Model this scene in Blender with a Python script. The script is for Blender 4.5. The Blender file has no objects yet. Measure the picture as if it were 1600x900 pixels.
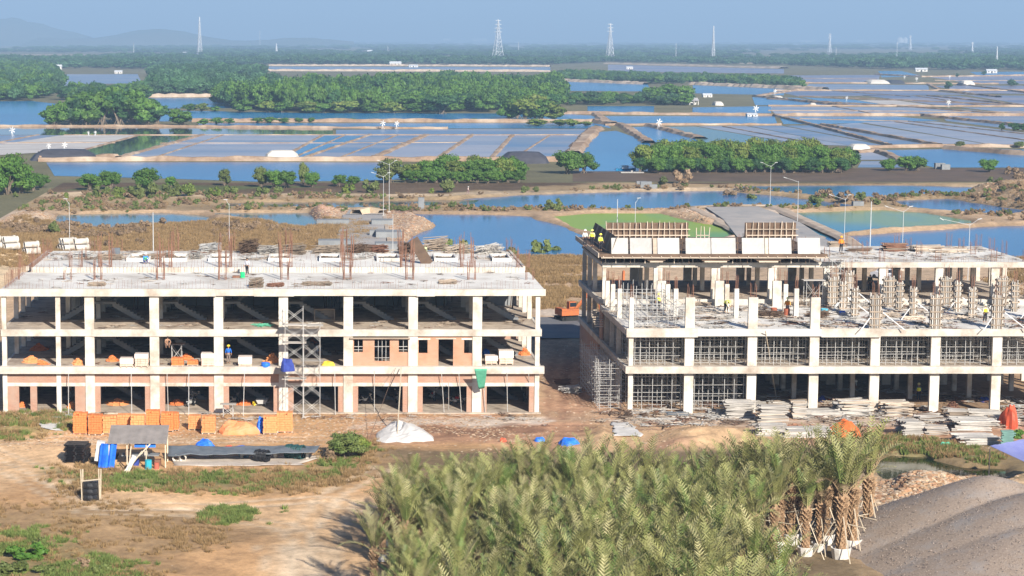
import bpy, bmesh, math, random
import numpy as np
from mathutils import Vector, Matrix, noise
R = math.radians
random.seed(7); rng = np.random.default_rng(7)
scene = bpy.context.scene
col = scene.collection

# ------------------------------------------------------------------ camera
F, PX, H = 3200.0, 500.0, 34.6            # focal length and principal column in photo pixels, camera height in m
PITCH = math.atan(390 / F)
CP, SP = math.cos(PITCH), math.sin(PITCH)
cam = bpy.data.cameras.new('camera'); cam_o = bpy.data.objects.new('camera', cam); col.objects.link(cam_o)
cam.sensor_width = 36; cam.lens = F / 1600 * 36; cam.shift_x = (800 - PX) / 1600
cam.clip_start = 1; cam.clip_end = 90000
cam_o.location = (0, 0, H); cam_o.rotation_euler = (math.pi / 2 - PITCH, 0, 0)
scene.camera = cam_o

# ------------------------------------------------------------------ world, sun, exposure
SUN_EL, SUN_AZ = R(28.5), R(20)             # azimuth: measured to the camera's right, behind it
world = bpy.data.worlds.new('World'); scene.world = world; world.use_nodes = True
wn = world.node_tree.nodes; wl = world.node_tree.links
bg = wn['Background']; bg.inputs[1].default_value = 0.062
sky = wn.new('ShaderNodeTexSky'); sky.sky_type = 'NISHITA'; sky.sun_disc = False
sky.sun_elevation = SUN_EL; sky.sun_rotation = math.pi - SUN_AZ
sky.altitude = 30; sky.air_density = 1.0; sky.dust_density = 1.2; sky.ozone_density = 3.0
tint = wn.new('ShaderNodeMix'); tint.data_type = 'RGBA'; tint.blend_type = 'MULTIPLY'; tint.inputs[0].default_value = 1
tint.inputs[7].default_value = (0.63, 0.77, 1.0, 1)
wl.new(sky.outputs[0], tint.inputs[6]); wl.new(tint.outputs[2], bg.inputs[0])
sl = bpy.data.lights.new('sun', 'SUN'); sun = bpy.data.objects.new('sun', sl); col.objects.link(sun)
sl.energy = 5.0; sl.angle = R(0.53); sl.color = (1.0, 0.925, 0.82)
SD = Vector((-math.sin(SUN_AZ) * math.cos(SUN_EL), math.cos(SUN_AZ) * math.cos(SUN_EL), -math.sin(SUN_EL)))
sun.rotation_euler = SD.to_track_quat('-Z', 'Y').to_euler()
scene.view_settings.view_transform = 'Standard'; scene.view_settings.look = 'None'
scene.view_settings.exposure = 0.80; scene.view_settings.gamma = 1
try: scene.cycles.volume_bounces = 0; scene.cycles.max_bounces = 6
except Exception: pass

def G(px, py, z=0.0):
    """world point at height z that the photograph shows at pixel (px, py)"""
    v = (py - 450) / F                      # v/d
    h = H - z                               # v = h*CP - Y*SP ; d = Y*CP + h*SP
    Y = h * (CP - v * SP) / (SP + v * CP)
    d = Y * CP + h * SP
    return Vector(((px - PX) * d / F, Y, z))

# ------------------------------------------------------------------ materials
MATS = {}
def mat(name, c1, c2=None, scale=1.0, rough=0.85, c3=None, s3=0.1, metal=0.0, bump=0.0, bscale=8.0, stretch=None, rnd=0.0, spec=0.3, coord='Object', world_pos=False, transl=0.0):
    if name in MATS: return MATS[name]
    m = bpy.data.materials.new(name); m.use_nodes = True
    n = m.node_tree.nodes; l = m.node_tree.links; b = n['Principled BSDF']
    b.inputs['Roughness'].default_value = rough; b.inputs['Metallic'].default_value = metal
    b.inputs['Specular IOR Level'].default_value = spec
    if world_pos: src = n.new('ShaderNodeNewGeometry').outputs['Position']
    else: src = n.new('ShaderNodeTexCoord').outputs[coord]
    if stretch:
        mp = n.new('ShaderNodeMapping'); mp.inputs['Scale'].default_value = stretch; l.new(src, mp.inputs[0]); src = mp.outputs[0]
    def nz(s, det=5):
        t = n.new('ShaderNodeTexNoise'); t.inputs['Scale'].default_value = s; t.inputs['Detail'].default_value = det
        t.inputs['Roughness'].default_value = 0.65; l.new(src, t.inputs['Vector']); return t.outputs[0]
    def mix(f, a, bb, lo=0.35, hi=0.65):
        r = n.new('ShaderNodeMapRange'); r.inputs[1].default_value = lo; r.inputs[2].default_value = hi; l.new(f, r.inputs[0])
        x = n.new('ShaderNodeMix'); x.data_type = 'RGBA'; l.new(r.outputs[0], x.inputs[0])
        for k, v in ((6, a), (7, bb)):
            if isinstance(v, tuple): x.inputs[k].default_value = (*v, 1)
            else: l.new(v, x.inputs[k])
        return x.outputs[2]
    c = c1
    if c2: c = mix(nz(scale), c1, c2)
    if c3: c = mix(nz(s3), c, c3, 0.47, 0.70)
    if rnd:
        oi = n.new('ShaderNodeObjectInfo'); hs = n.new('ShaderNodeHueSaturation')
        mr = n.new('ShaderNodeMapRange'); mr.inputs[3].default_value = 1 - rnd; mr.inputs[4].default_value = 1 + rnd
        l.new(oi.outputs['Random'], mr.inputs[0]); l.new(mr.outputs[0], hs.inputs['Value'])
        if isinstance(c, tuple): hs.inputs['Color'].default_value = (*c, 1)
        else: l.new(c, hs.inputs['Color'])
        c = hs.outputs[0]
    if isinstance(c, tuple): b.inputs['Base Color'].default_value = (*c, 1)
    else: l.new(c, b.inputs['Base Color'])
    if bump:
        bp = n.new('ShaderNodeBump'); bp.inputs['Strength'].default_value = bump; bp.inputs['Distance'].default_value = 0.05
        l.new(nz(bscale, 6), bp.inputs['Height']); l.new(bp.outputs[0], b.inputs['Normal'])
    MATS[name] = m
    return m

def brick_mat(name, c1, c2, mortar, s=1.0, bw=0.22, rh=0.08):
    m = bpy.data.materials.new(name); m.use_nodes = True
    n = m.node_tree.nodes; l = m.node_tree.links; b = n['Principled BSDF']; b.inputs['Roughness'].default_value = 0.9
    g = n.new('ShaderNodeNewGeometry'); sx = n.new('ShaderNodeSeparateXYZ'); l.new(g.outputs['Position'], sx.inputs[0])
    ad = n.new('ShaderNodeMath'); ad.operation = 'ADD'; l.new(sx.outputs[0], ad.inputs[0]); l.new(sx.outputs[1], ad.inputs[1])
    cx = n.new('ShaderNodeCombineXYZ'); l.new(ad.outputs[0], cx.inputs[0]); l.new(sx.outputs[2], cx.inputs[1])
    t = n.new('ShaderNodeTexBrick'); l.new(cx.outputs[0], t.inputs[0]); t.inputs['Scale'].default_value = s
    t.inputs['Brick Width'].default_value = bw; t.inputs['Row Height'].default_value = rh; t.inputs['Mortar Size'].default_value = 0.012
    t.inputs['Color1'].default_value = (*c1, 1); t.inputs['Color2'].default_value = (*c2, 1); t.inputs['Mortar'].default_value = (*mortar, 1)
    nz = n.new('ShaderNodeTexNoise'); nz.inputs['Scale'].default_value = 0.9; nz.inputs['Detail'].default_value = 6; l.new(g.outputs['Position'], nz.inputs[0])
    mr = n.new('ShaderNodeMapRange'); mr.inputs[1].default_value = .35; mr.inputs[2].default_value = .7; mr.inputs[3].default_value = 0; mr.inputs[4].default_value = .55; l.new(nz.outputs[0], mr.inputs[0])
    mx = n.new('ShaderNodeMix'); mx.data_type = 'RGBA'; l.new(mr.outputs[0], mx.inputs[0]); l.new(t.outputs[0], mx.inputs[6]); mx.inputs[7].default_value = (*mortar, 1)
    l.new(mx.outputs[2], b.inputs['Base Color'])
    bp = n.new('ShaderNodeBump'); bp.inputs['Strength'].default_value = .4; bp.inputs['Distance'].default_value = .02; bp.invert = True
    l.new(t.outputs[1], bp.inputs['Height']); l.new(bp.outputs[0], b.inputs['Normal'])
    MATS[name] = m; return m

def water_mat(name, deep, deep2, rough=0.12, scale=0.02, bump=0.25, bs=1.2, lo=.4, hi=.6, stretch=(1, 1, 1), spec=0.5):
    m = bpy.data.materials.new(name); m.use_nodes = True
    n = m.node_tree.nodes; l = m.node_tree.links; b = n['Principled BSDF']
    b.inputs['Roughness'].default_value = rough; b.inputs['IOR'].default_value = 1.33; b.inputs['Specular IOR Level'].default_value = spec
    g = n.new('ShaderNodeNewGeometry'); mp = n.new('ShaderNodeMapping'); mp.inputs['Scale'].default_value = stretch; l.new(g.outputs['Position'], mp.inputs[0])
    t = n.new('ShaderNodeTexNoise'); t.inputs['Scale'].default_value = scale; t.inputs['Detail'].default_value = 6; l.new(mp.outputs[0], t.inputs[0])
    mr = n.new('ShaderNodeMapRange'); mr.inputs[1].default_value = lo; mr.inputs[2].default_value = hi; l.new(t.outputs[0], mr.inputs[0])
    x = n.new('ShaderNodeMix'); x.data_type = 'RGBA'; l.new(mr.outputs[0], x.inputs[0]); x.inputs[6].default_value = (*deep, 1); x.inputs[7].default_value = (*deep2, 1)
    l.new(x.outputs[2], b.inputs['Base Color'])
    w = n.new('ShaderNodeTexNoise'); w.inputs['Scale'].default_value = bs; w.inputs['Detail'].default_value = 3; l.new(g.outputs['Position'], w.inputs[0])
    bp = n.new('ShaderNodeBump'); bp.inputs['Strength'].default_value = bump; bp.inputs['Distance'].default_value = 0.03
    l.new(w.outputs[0], bp.inputs['Height']); l.new(bp.outputs[0], b.inputs['Normal'])
    MATS[name] = m; return m

def leaf_mat(name, c1, c2, s=0.35, rnd=0.22):
    m = mat(name, c1, c2, scale=s, rough=0.6, rnd=rnd, spec=0.25)
    return m

# ------------------------------------------------------------------ object helpers
def tag(o, label=None, cat=None, group=None, kind=None):
    if label: o['label'] = label
    if cat: o['category'] = cat
    if group: o['group'] = group
    if kind: o['kind'] = kind
    return o
def empty(name, loc=(0, 0, 0), rz=0, label=None, cat=None, group=None, scale=1.0):
    o = bpy.data.objects.new(name, None); col.objects.link(o); o.location = loc; o.rotation_euler = (0, 0, rz)
    o.scale = (scale,) * 3; o.empty_display_size = 0.3
    return tag(o, label, cat, group)
def link(name, me, parent=None, loc=(0, 0, 0), rot=(0, 0, 0), sc=(1, 1, 1)):
    o = bpy.data.objects.new(name, me); col.objects.link(o); o.parent = parent
    o.location = loc; o.rotation_euler = rot; o.scale = sc if hasattr(sc, '__len__') else (sc,) * 3
    return o
class MB:
    def __init__(s): s.v = []; s.f = []; s.mi = []; s.cur = 0
    def add(s, vs, fs):
        b = len(s.v); s.v += [tuple(p) for p in vs]; s.f += [tuple(b + i for i in f) for f in fs]; s.mi += [s.cur] * len(fs); return s
    def box(s, x0, x1, y0, y1, z0, z1):
        return s.add([(x0, y0, z0), (x1, y0, z0), (x1, y1, z0), (x0, y1, z0), (x0, y0, z1), (x1, y0, z1), (x1, y1, z1), (x0, y1, z1)],
                     [(3, 2, 1, 0), (4, 5, 6, 7), (0, 1, 5, 4), (1, 2, 6, 5), (2, 3, 7, 6), (3, 0, 4, 7)])
    def obox(s, c, size, M):
        hx, hy, hz = (q / 2 for q in size)
        P = [Vector(c) + M @ Vector((a * hx, b * hy, d * hz)) for d in (-1, 1) for a, b in ((-1, -1), (1, -1), (1, 1), (-1, 1))]
        return s.add(P, [(3, 2, 1, 0), (4, 5, 6, 7), (0, 1, 5, 4), (1, 2, 6, 5), (2, 3, 7, 6), (3, 0, 4, 7)])
    def bar(s, p, q, r=0.03, n=4, r2=None):
        p = Vector(p); q = Vector(q); r2 = r if r2 is None else r2; d = (q - p)
        if d.length < 1e-6: return s
        d.normalize(); a = d.orthogonal().normalized(); b = d.cross(a); vs = []
        for c, rr in ((p, r), (q, r2)):
            for k in range(n):
                t = 2 * math.pi * (k + .5) / n; vs.append(c + a * math.cos(t) * rr + b * math.sin(t) * rr)
        return s.add(vs, [(k, (k + 1) % n, n + (k + 1) % n, n + k) for k in range(n)] + [tuple(range(n - 1, -1, -1)), tuple(range(n, 2 * n))])
    def tube(s, pts, r, n=5):
        for a, b in zip(pts[:-1], pts[1:]): s.bar(a, b, r, n)
        return s
    def lathe(s, prof, n=12, c=(0, 0, 0)):
        b = []
        for (r, z) in prof:
            for k in range(n): t = 2 * math.pi * k / n; b.append((c[0] + r * math.cos(t), c[1] + r * math.sin(t), c[2] + z))
        fs = []
        for i in range(len(prof) - 1):
            for k in range(n): fs.append((i * n + k, i * n + (k + 1) % n, (i + 1) * n + (k + 1) % n, (i + 1) * n + k))
        return s.add(b, fs)
    def mesh(s, name, mats, smooth=False):
        me = bpy.data.meshes.new(name); me.from_pydata(s.v, [], s.f)
        for m in (mats if isinstance(mats, (list, tuple)) else [mats]): me.materials.append(m)
        if max(s.mi, default=0) > 0: me.polygons.foreach_set('material_index', s.mi)
        if smooth: me.polygons.foreach_set('use_smooth', [True] * len(me.polygons))
        me.update(); return me
    def build(s, name, mats, parent=None, loc=(0, 0, 0), rot=(0, 0, 0), smooth=False):
        return link(name, s.mesh(name, mats, smooth), parent, loc, rot)
def box_mesh(name, sx, sy, sz, m):   # base at z = 0, centred in x and y
    return MB().box(-sx / 2, sx / 2, -sy / 2, sy / 2, 0, sz).mesh(name, m)
def copy_thing(root, loc, rz=0, label=None, group=None, scale=None):
    r = root.copy(); col.objects.link(r); r.location = loc; r.rotation_euler = (0, 0, rz)
    if scale: r.scale = (scale,) * 3
    if label: r['label'] = label
    if group: r['group'] = group
    for ch in list(root.children):
        c = ch.copy(); col.objects.link(c); c.parent = r
        for g in list(ch.children):
            d = g.copy(); col.objects.link(d); d.parent = c
    return r
def np_mesh(name, V, Fq, m, smooth=False):
    me = bpy.data.meshes.new(name); n = Fq.shape[1]
    me.vertices.add(len(V)); me.vertices.foreach_set('co', np.asarray(V, np.float32).ravel())
    me.loops.add(Fq.size); me.loops.foreach_set('vertex_index', Fq.astype(np.int32).ravel())
    me.polygons.add(len(Fq)); me.polygons.foreach_set('loop_start', np.arange(0, Fq.size, n, dtype=np.int32))
    if smooth: me.polygons.foreach_set('use_smooth', np.ones(len(Fq), bool))
    if m: me.materials.append(m)
    me.update(calc_edges=True); me.validate(); return me

# ------------------------------------------------------------------ value noise and polygon distance in numpy
def vnoise(x, y, s, seed=0):
    x = x / s + seed * 17.3; y = y / s + seed * 9.7
    xi = np.floor(x).astype(np.int64); yi = np.floor(y).astype(np.int64); xf = x - xi; yf = y - yi
    xf = xf * xf * (3 - 2 * xf); yf = yf * yf * (3 - 2 * yf)
    def h(a, b):
        n = (a * 374761393 + b * 668265263 + seed * 1442695) & 0x7fffffff
        n = ((n ^ (n >> 13)) * 1274126177) & 0x7fffffff
        return ((n ^ (n >> 16)) & 0xffff) / 65535.0
    return (h(xi, yi) * (1 - xf) + h(xi + 1, yi) * xf) * (1 - yf) + (h(xi, yi + 1) * (1 - xf) + h(xi + 1, yi + 1) * xf) * yf
def fbm(x, y, s, seed=0, o=4):
    r = 0; a = 0.5; t = 0
    for k in range(o): r = r + a * vnoise(x, y, s / 2 ** k, seed + k * 5); t += a; a *= .55
    return r / t
def sdist(x, y, poly):
    """signed distance to polygon, positive inside"""
    P = np.array([(p[0], p[1]) for p in poly]); d = np.full(x.shape, 1e9); ins = np.zeros(x.shape, bool)
    for i in range(len(P)):
        a = P[i]; b = P[(i + 1) % len(P)]; e = b - a
        t = np.clip(((x - a[0]) * e[0] + (y - a[1]) * e[1]) / (e @ e + 1e-9), 0, 1)
        d = np.minimum(d, np.hypot(x - a[0] - t * e[0], y - a[1] - t * e[1]))
        if a[1] != b[1]:
            c = ((a[1] > y) != (b[1] > y)) & (x < e[0] * (y - a[1]) / (b[1] - a[1]) + a[0]); ins ^= c
    return np.where(ins, d, -d)
def ss(a, b, t): t = np.clip((t - a) / (b - a), 0, 1); return t * t * (3 - 2 * t)
def GP(pts, z=0): return [G(a, b, z) for a, b in pts]

# ================================================================== GROUND
WZ = -0.4                                   # level of the near ponds
near_ponds = [   # (outline in photo pixels, material)
 ('teal', [(95, 333), (250, 330), (310, 333), (338, 344), (300, 347), (190, 353), (165, 357), (95, 350)]),
 ('teal', [(340, 330), (480, 330), (500, 345), (475, 354), (445, 350), (410, 341), (370, 338), (340, 336)]),
 ('blue', [(648, 332), (760, 333), (820, 335), (870, 350), (915, 368), (960, 392), (905, 400), (700, 400), (640, 388), (642, 372), (660, 362), (690, 350), (670, 342)]),
 ('algae', [(868, 336), (930, 331), (1030, 331), (1075, 343), (1130, 352), (1160, 372), (990, 375), (935, 362), (900, 350)]),
 ('blue', [(690, 316), (735, 308), (820, 303), (960, 298), (1130, 296), (1230, 306), (1290, 313), (1335, 318), (1320, 322), (1240, 320), (1180, 320), (960, 325), (820, 322), (740, 322)]),
 ('dark', [(350, 315), (520, 313), (735, 310), (720, 318), (560, 323), (420, 322), (345, 320)]),
 ('blue', [(1145, 289), (1400, 287), (1545, 291), (1500, 299), (1400, 305), (1310, 307), (1210, 299)]),
 ('blue', [(1398, 312), (1480, 308), (1530, 317), (1600, 326), (1570, 332), (1480, 328), (1420, 320)]),
 ('algae2', [(1225, 331), (1380, 326), (1440, 330), (1510, 342), (1508, 347), (1450, 352), (1350, 358), (1305, 364), (1315, 372), (1270, 362), (1238, 342)]),
 ('blue', [(1330, 366), (1420, 360), (1510, 354), (1700, 346), (1700, 398), (1590, 402), (1500, 404), (1400, 405), (1310, 400), (1275, 380), (1300, 370)]),
 ('mudwater', [(1368, 716), (1400, 708), (1440, 710), (1500, 726), (1560, 728), (1560, 752), (1500, 746), (1440, 752), (1390, 745)]),
]
xs = np.arange(-62, 192.1, 0.62); ys = [98.0]
while ys[-1] < 494: ys.append(ys[-1] + 0.42 + max(0, (ys[-1] - 160)) * 0.0042)
ys = np.array(ys)
X, Y = np.meshgrid(xs, ys)
edge = ss(0, 8, np.minimum(np.minimum(X - xs[0], xs[-1] - X), np.minimum(Y - ys[0], ys[-1] - Y)))
n1 = fbm(X, Y, 14, 1); n2 = fbm(X, Y, 3.2, 2); n3 = fbm(X, Y, 1.1, 3, 3)
Z = (n1 - .5) * .5 + (n2 - .5) * .22 + (n3 - .5) * .10
def flat_near(poly, z, soft=3.0):
    global Z
    w = ss(-soft, 0, sdist(X, Y, poly)); Z = Z * (1 - w) + (z + (n3 - .5) * .06) * w
BX0, BX1, CX0, CX1, FY, BY = -29.6, 20.6, 28.4, 71.5, 187.7, 218.0
flat_near([(-31, 184), (21.5, 184), (21.5, 219), (-31, 219)], 0.0)
flat_near([(26, 184), (74, 184), (74, 226), (26, 226)], 0.0)
C = np.empty(X.shape + (3,)); C[:] = (.50, .345, .21)
def paint(poly, c, soft=1.5, wob=3.0, amt=1.0, seed=11, s=5):
    global C
    if poly is not None:
        d = sdist(X, Y, [(p.x, p.y) for p in GP(poly)]); w = ss(-soft, soft, d + (fbm(X, Y, s, seed) - .5) * wob * 2)
    else: w = ss(.5 - soft, .5 + soft, fbm(X, Y, s, seed) + wob)
    C = C * (1 - (w * amt)[..., None]) + np.array(c) * (w * amt)[..., None]
    return w
def lift(poly, h, soft, rough=.3, s=2.0, seed=31):
    """heap: rises from the outline over `soft` metres"""
    global Z
    d = sdist(X, Y, [(p.x, p.y) for p in GP(poly)]); w = ss(0, soft, d + (fbm(X, Y, s * 2, seed) - .5) * soft * .5)
    Z = Z + w * h * (1 + (fbm(X, Y, s, seed + 1) - .5) * 2 * rough)
    return w
TAN, PALE, DRY, GRN, RED, WET, BRN, GREY = (.56, .335, .165), (.64, .43, .245), (.33, .22, .115), (.115, .15, .045), (.42, .235, .145), (.085, .062, .046), (.37, .25, .16), (.36, .335, .31)
# --- foreground: sand with pale vehicle tracks, dry grass and green verges
paint([(-200, 640), (900, 640), (900, 1000), (-200, 1000)], TAN, 3, 3)
paint([(-50, 690), (120, 690), (300, 785), (600, 775), (640, 1000), (420, 1000), (420, 830), (200, 800), (60, 750), (-50, 790)], PALE, 2, 3, .8, 12)
paint([(430, 850), (470, 850), (520, 1000), (420, 1000)], (.66, .53, .38), 1, 1.5, .6, 13)
paint([(-60, 795), (170, 785), (400, 812), (385, 842), (260, 865), (225, 1000), (-60, 1000)], DRY, 2.5, 5, .85, 14)
paint([(-60, 825), (80, 835), (200, 880), (160, 1000), (-60, 1000)], GRN, 2, 6, .35, 15, 4)
paint([(70, 728), (300, 742), (480, 732), (560, 690), (610, 705), (560, 750), (430, 775), (300, 768), (120, 770)], DRY, 1.5, 3, .8, 16)
paint([(80, 735), (300, 745), (480, 735), (560, 700), (480, 752), (300, 762), (150, 758)], GRN, 1, 3, .65, 17, 3)
paint([(-60, 655), (75, 650), (110, 665), (60, 680), (-60, 680)], GRN, 1, 3, .55, 18, 3)
paint([(600, 700), (1360, 700), (1390, 1000), (560, 1000)], (.16, .12, .07), 2, 2, .9, 19)  # shade among the palms put into a darker ground colour for contrast
# --- the muddy working strip in front of and between the blocks
paint([(545, 650), (1700, 650), (1700, 700), (1380, 690), (1000, 700), (560, 690)], RED, 2, 4, .85, 20)
paint([(840, 515), (985, 515), (1000, 660), (835, 660)], BRN, 2, 3, .8, 21)
paint([(850, 530), (900, 530), (960, 640), (900, 655), (850, 640)], RED, 1, 5, .55, 22, 4)
paint([(640, 668), (800, 662), (860, 675), (760, 682), (640, 680)], (.20, .11, .07), .6, 3, .8, 23, 3)
paint([(560, 655), (850, 652), (850, 664), (560, 668)], (.62, .56, .48), .7, 3, .7, 24, 3)
paint([(900, 655), (1700, 640), (1700, 662), (960, 672)], (.52, .46, .38), .8, 4, .6, 25, 3)
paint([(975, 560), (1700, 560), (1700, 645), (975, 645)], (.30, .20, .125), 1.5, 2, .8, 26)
paint([(930, 660), (1180, 668), (1200, 700), (900, 700)], (.50, .34, .19), 1, 3, .8, 27)
paint([(1360, 685), (1640, 690), (1640, 760), (1380, 745)], (.27, .20, .10), 1.5, 4, .85, 28)
paint([(1370, 690), (1500, 690), (1560, 716), (1400, 712)], GRN, 1, 4, .5, 29, 3)
paint([(1340, 745), (1640, 750), (1640, 800), (1360, 830)], (.48, .35, .22), 1.5, 3, .9, 30)
# --- behind the left block
paint([(-300, 330), (520, 335), (560, 400), (560, 460), (-300, 460)], (.36, .25, .155), 3, 4, .9, 31)
paint([(-300, 345), (60, 350), (200, 385), (-100, 400), (-300, 400)], (.27, .22, .115), 3, 6, .6, 32, 8)
paint([(-300, 380), (70, 384), (90, 410), (20, 450), (-300, 460)], (.70, .53, .33), 2, 3, .9, 33)
paint([(-300, 320), (40, 325), (100, 342), (60, 352), (-300, 352)], (.55, .42, .30), 2, 4, .9, 34)
paint([(780, 385), (920, 385), (905, 490), (780, 480)], (.44, .31, .20), 3, 4, .9, 35)
paint([(840, 484), (930, 484), (930, 494), (840, 494)], (.62, .52, .42), 1, 1.5, .8, 36)
paint([(470, 325), (650, 325), (660, 345), (640, 400), (480, 400), (440, 365)], (.46, .33, .235), 2, 4, .95, 37)
paint([(462, 330), (525, 328), (510, 348), (470, 350)], (.38, .22, .16), 1, 3, .8, 38)
paint([(550, 326), (650, 326), (640, 333), (550, 333)], (.42, .24, .175), 1, 3, .8, 39)
paint([(1040, 320), (1210, 318), (1330, 395), (1340, 420), (1150, 420), (1120, 350)], (.58, .47, .37), 1.5, 3, .95, 40)
paint([(1500, 292), (1700, 285), (1700, 335), (1590, 326), (1510, 312)], (.44, .235, .185), 1, 3, .95, 41)
paint([(1560, 385), (1800, 380), (1800, 640), (1640, 640)], (.34, .225, .13), 3, 4, .9, 42)
paint([(1000, 400), (1640, 400), (1640, 500), (1000, 500)], (.45, .33, .22), 3, 4, .8, 43)
# --- banks between the ponds: dry scrub, the tidal mud creek
paint([(-300, 283), (2000, 280), (2000, 330), (1600, 326), (480, 329), (-300, 330)], (.34, .245, .135), 3, 6, .9, 44)
paint([(-300, 300), (-100, 296), (700, 300), (1100, 293), (2000, 283), (2000, 286), (1100, 298), (700, 306), (-300, 310)], (.52, .40, .27), 2, 3, .7, 45)
paint([(-300, 270), (760, 270), (960, 255), (2000, 250), (2000, 282), (1100, 288), (960, 284), (700, 303), (-300, 300)], (.11, .073, .044), 2, 5, .95, 46)
paint([(250, 288), (500, 292), (300, 300), (100, 298)], GRN, 3, 6, .8, 47)
# wheel ruts along the vehicle tracks
def rut(pts, c=(.67, .53, .37), w=.28, gap=1.7, amt=.55):
    global C, Z
    P = GP(pts); A = [np.array((p.x, p.y)) for p in P]
    for s in (-.5, .5):
        d = np.full(X.shape, 1e9)
        for a, b_ in zip(A[:-1], A[1:]):
            e = b_ - a; nrm = np.array((-e[1], e[0])) / (np.hypot(*e) + 1e-9) * gap * s; a2 = a + nrm; t = np.clip(((X - a2[0]) * e[0] + (Y - a2[1]) * e[1]) / (e @ e), 0, 1)
            d = np.minimum(d, np.hypot(X - a2[0] - t * e[0], Y - a2[1] - t * e[1]))
        k = (1 - ss(w * .5, w * 1.6, d + (fbm(X, Y, 2, 91) - .5) * .5)) * amt; C = C * (1 - k[..., None]) + np.array(c) * k[..., None]; Z = Z - k * .10
for q in ([(-20, 700), (60, 735), (150, 790), (330, 790), (500, 778), (620, 800)], [(-20, 715), (40, 745), (140, 800), (300, 800), (450, 820), (500, 870), (520, 930)], [(600, 730), (520, 770), (470, 830), (480, 930)], [(90, 690), (300, 690), (560, 682)], [(-20, 690), (100, 685), (420, 690)], [(420, 850), (440, 890), (430, 940)], [(540, 780), (500, 850), (540, 940)], [(1400, 780), (1330, 800), (1300, 830)]): rut(q)
for q in ([(560, 672), (800, 668), (1000, 668), (1300, 662), (1640, 660)], [(560, 680), (900, 676), (1100, 664)], [(870, 655), (870, 600), (885, 540)], [(890, 655), (895, 600), (900, 545)]): rut(q, (.25, .14, .09), .3, 1.7, .6)
# heaps
lift([(-200, 322), (45, 326), (95, 342), (60, 354), (-200, 352)], 1.3, 5, .5, 3)
lift([(-300, 388), (40, 388), (60, 402), (-20, 430), (-300, 440)], 1.2, 6, .4, 5)
lift([(462, 328), (540, 326), (520, 345), (470, 350)], 1.1, 5, .8, 1.8)
lift([(615, 335), (660, 338), (690, 350), (640, 372), (625, 395), (612, 360)], .8, 4, .8, 1.5)
lift([(1040, 326), (1085, 330), (1165, 372), (1150, 400), (1100, 352)], 1.0, 4, .5, 2)
lift([(1500, 296), (1640, 288), (1760, 300), (1700, 333), (1590, 325), (1520, 310)], 2.2, 8, .7, 3)
lift([(1440, 448), (1640, 440), (1760, 500), (1640, 520)], 1.6, 5, .6, 2)
for q in ([(905, 664), (970, 668), (980, 700), (915, 708)], [(1015, 678), (1080, 672), (1180, 676), (1195, 702), (1020, 708)]): lift(q, .9, 3.0, .7, 1.2)
lift([(1375, 752), (1430, 744), (1500, 752), (1530, 762), (1470, 790), (1380, 780)], .9, 2.5, .6, 1.4)
lift([(1480, 750), (1600, 752), (1600, 770), (1500, 766)], .7, 2, .6, 1.4)
# ponds sink below water level, with a little dry bank
for k, (kind, poly) in enumerate(near_ponds):
    P = [(p.x, p.y) for p in GP(poly)]
    big = 2.2 if kind != 'mudwater' else 1.2
    d = sdist(X, Y, P) + (fbm(X, Y, 6, 60 + k) - .5) * big
    w = ss(-big, big * .6, d); Z = Z * (1 - w) - 1.1 * w
    wr = ss(-big * 1.1, -big * .3, d) * (1 - ss(-.2, .8, d)); C = C * (1 - (wr * .45)[..., None]) + np.array((.17, .115, .07)) * (wr * .45)[..., None]
    # low bank crest around it
    Z = Z + (ss(-6, -3, d) * (1 - ss(-2.4, -.8, d))) * (.12 if kind != 'mudwater' else .05) * (.6 + n2)
C *= (0.80 + 0.40 * n2 + .25 * (n3 - .5))[..., None]
C *= (0.86 + 0.28 * n1)[..., None]
Z *= edge
ny, nx = X.shape
V = np.stack([X, Y, Z], -1).reshape(-1, 3)
idx = np.arange(ny * nx).reshape(ny, nx)
Fq = np.stack([idx[:-1, :-1], idx[:-1, 1:], idx[1:, 1:], idx[1:, :-1]], -1).reshape(-1, 4)
BIG = 45000.0
x0, x1, y0, y1 = xs[0], xs[-1], ys[0], ys[-1]
ring = np.array([(-BIG, -2000, 0), (BIG, -2000, 0), (BIG, BIG, 0), (-BIG, BIG, 0), (x0, y0, 0), (x1, y0, 0), (x1, y1, 0), (x0, y1, 0)])
b = len(V); V = np.vstack([V, ring])
Fq = np.vstack([Fq, np.array([(b, b + 1, b + 5, b + 4), (b + 1, b + 2, b + 6, b + 5), (b + 2, b + 3, b + 7, b + 6), (b + 3, b, b + 4, b + 7)])])
Ccol = np.vstack([C.reshape(-1, 3), np.tile((.17, .155, .085), (8, 1))])
def ground_height(x, y):
    if not (x0 < x < x1 and y0 < y < y1): return 0.0
    i = np.searchsorted(ys, y) - 1; j = int((x - x0) / .62); i = min(max(i, 0), ny - 2); j = min(max(j, 0), nx - 2)
    fx = (x - xs[j]) / .62; fy = (y - ys[i]) / (ys[i + 1] - ys[i])
    return float((Z[i, j] * (1 - fx) + Z[i, j + 1] * fx) * (1 - fy) + (Z[i + 1, j] * (1 - fx) + Z[i + 1, j + 1] * fx) * fy)
def on_ground(px, py):
    p = G(px, py); p.z = ground_height(p.x, p.y); return p
gm = bpy.data.materials.new('soil'); gm.use_nodes = True
n = gm.node_tree.nodes; l = gm.node_tree.links; pb = n['Principled BSDF']; pb.inputs['Roughness'].default_value = .95; pb.inputs['Specular IOR Level'].default_value = .15
at = n.new('ShaderNodeAttribute'); at.attribute_name = 'soil'
geo = n.new('ShaderNodeNewGeometry')
def _nz(s, d=8, r=.7):
    t = n.new('ShaderNodeTexNoise'); t.inputs['Scale'].default_value = s; t.inputs['Detail'].default_value = d; t.inputs['Roughness'].default_value = r; l.new(geo.outputs['Position'], t.inputs[0]); return t.outputs[0]
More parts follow.
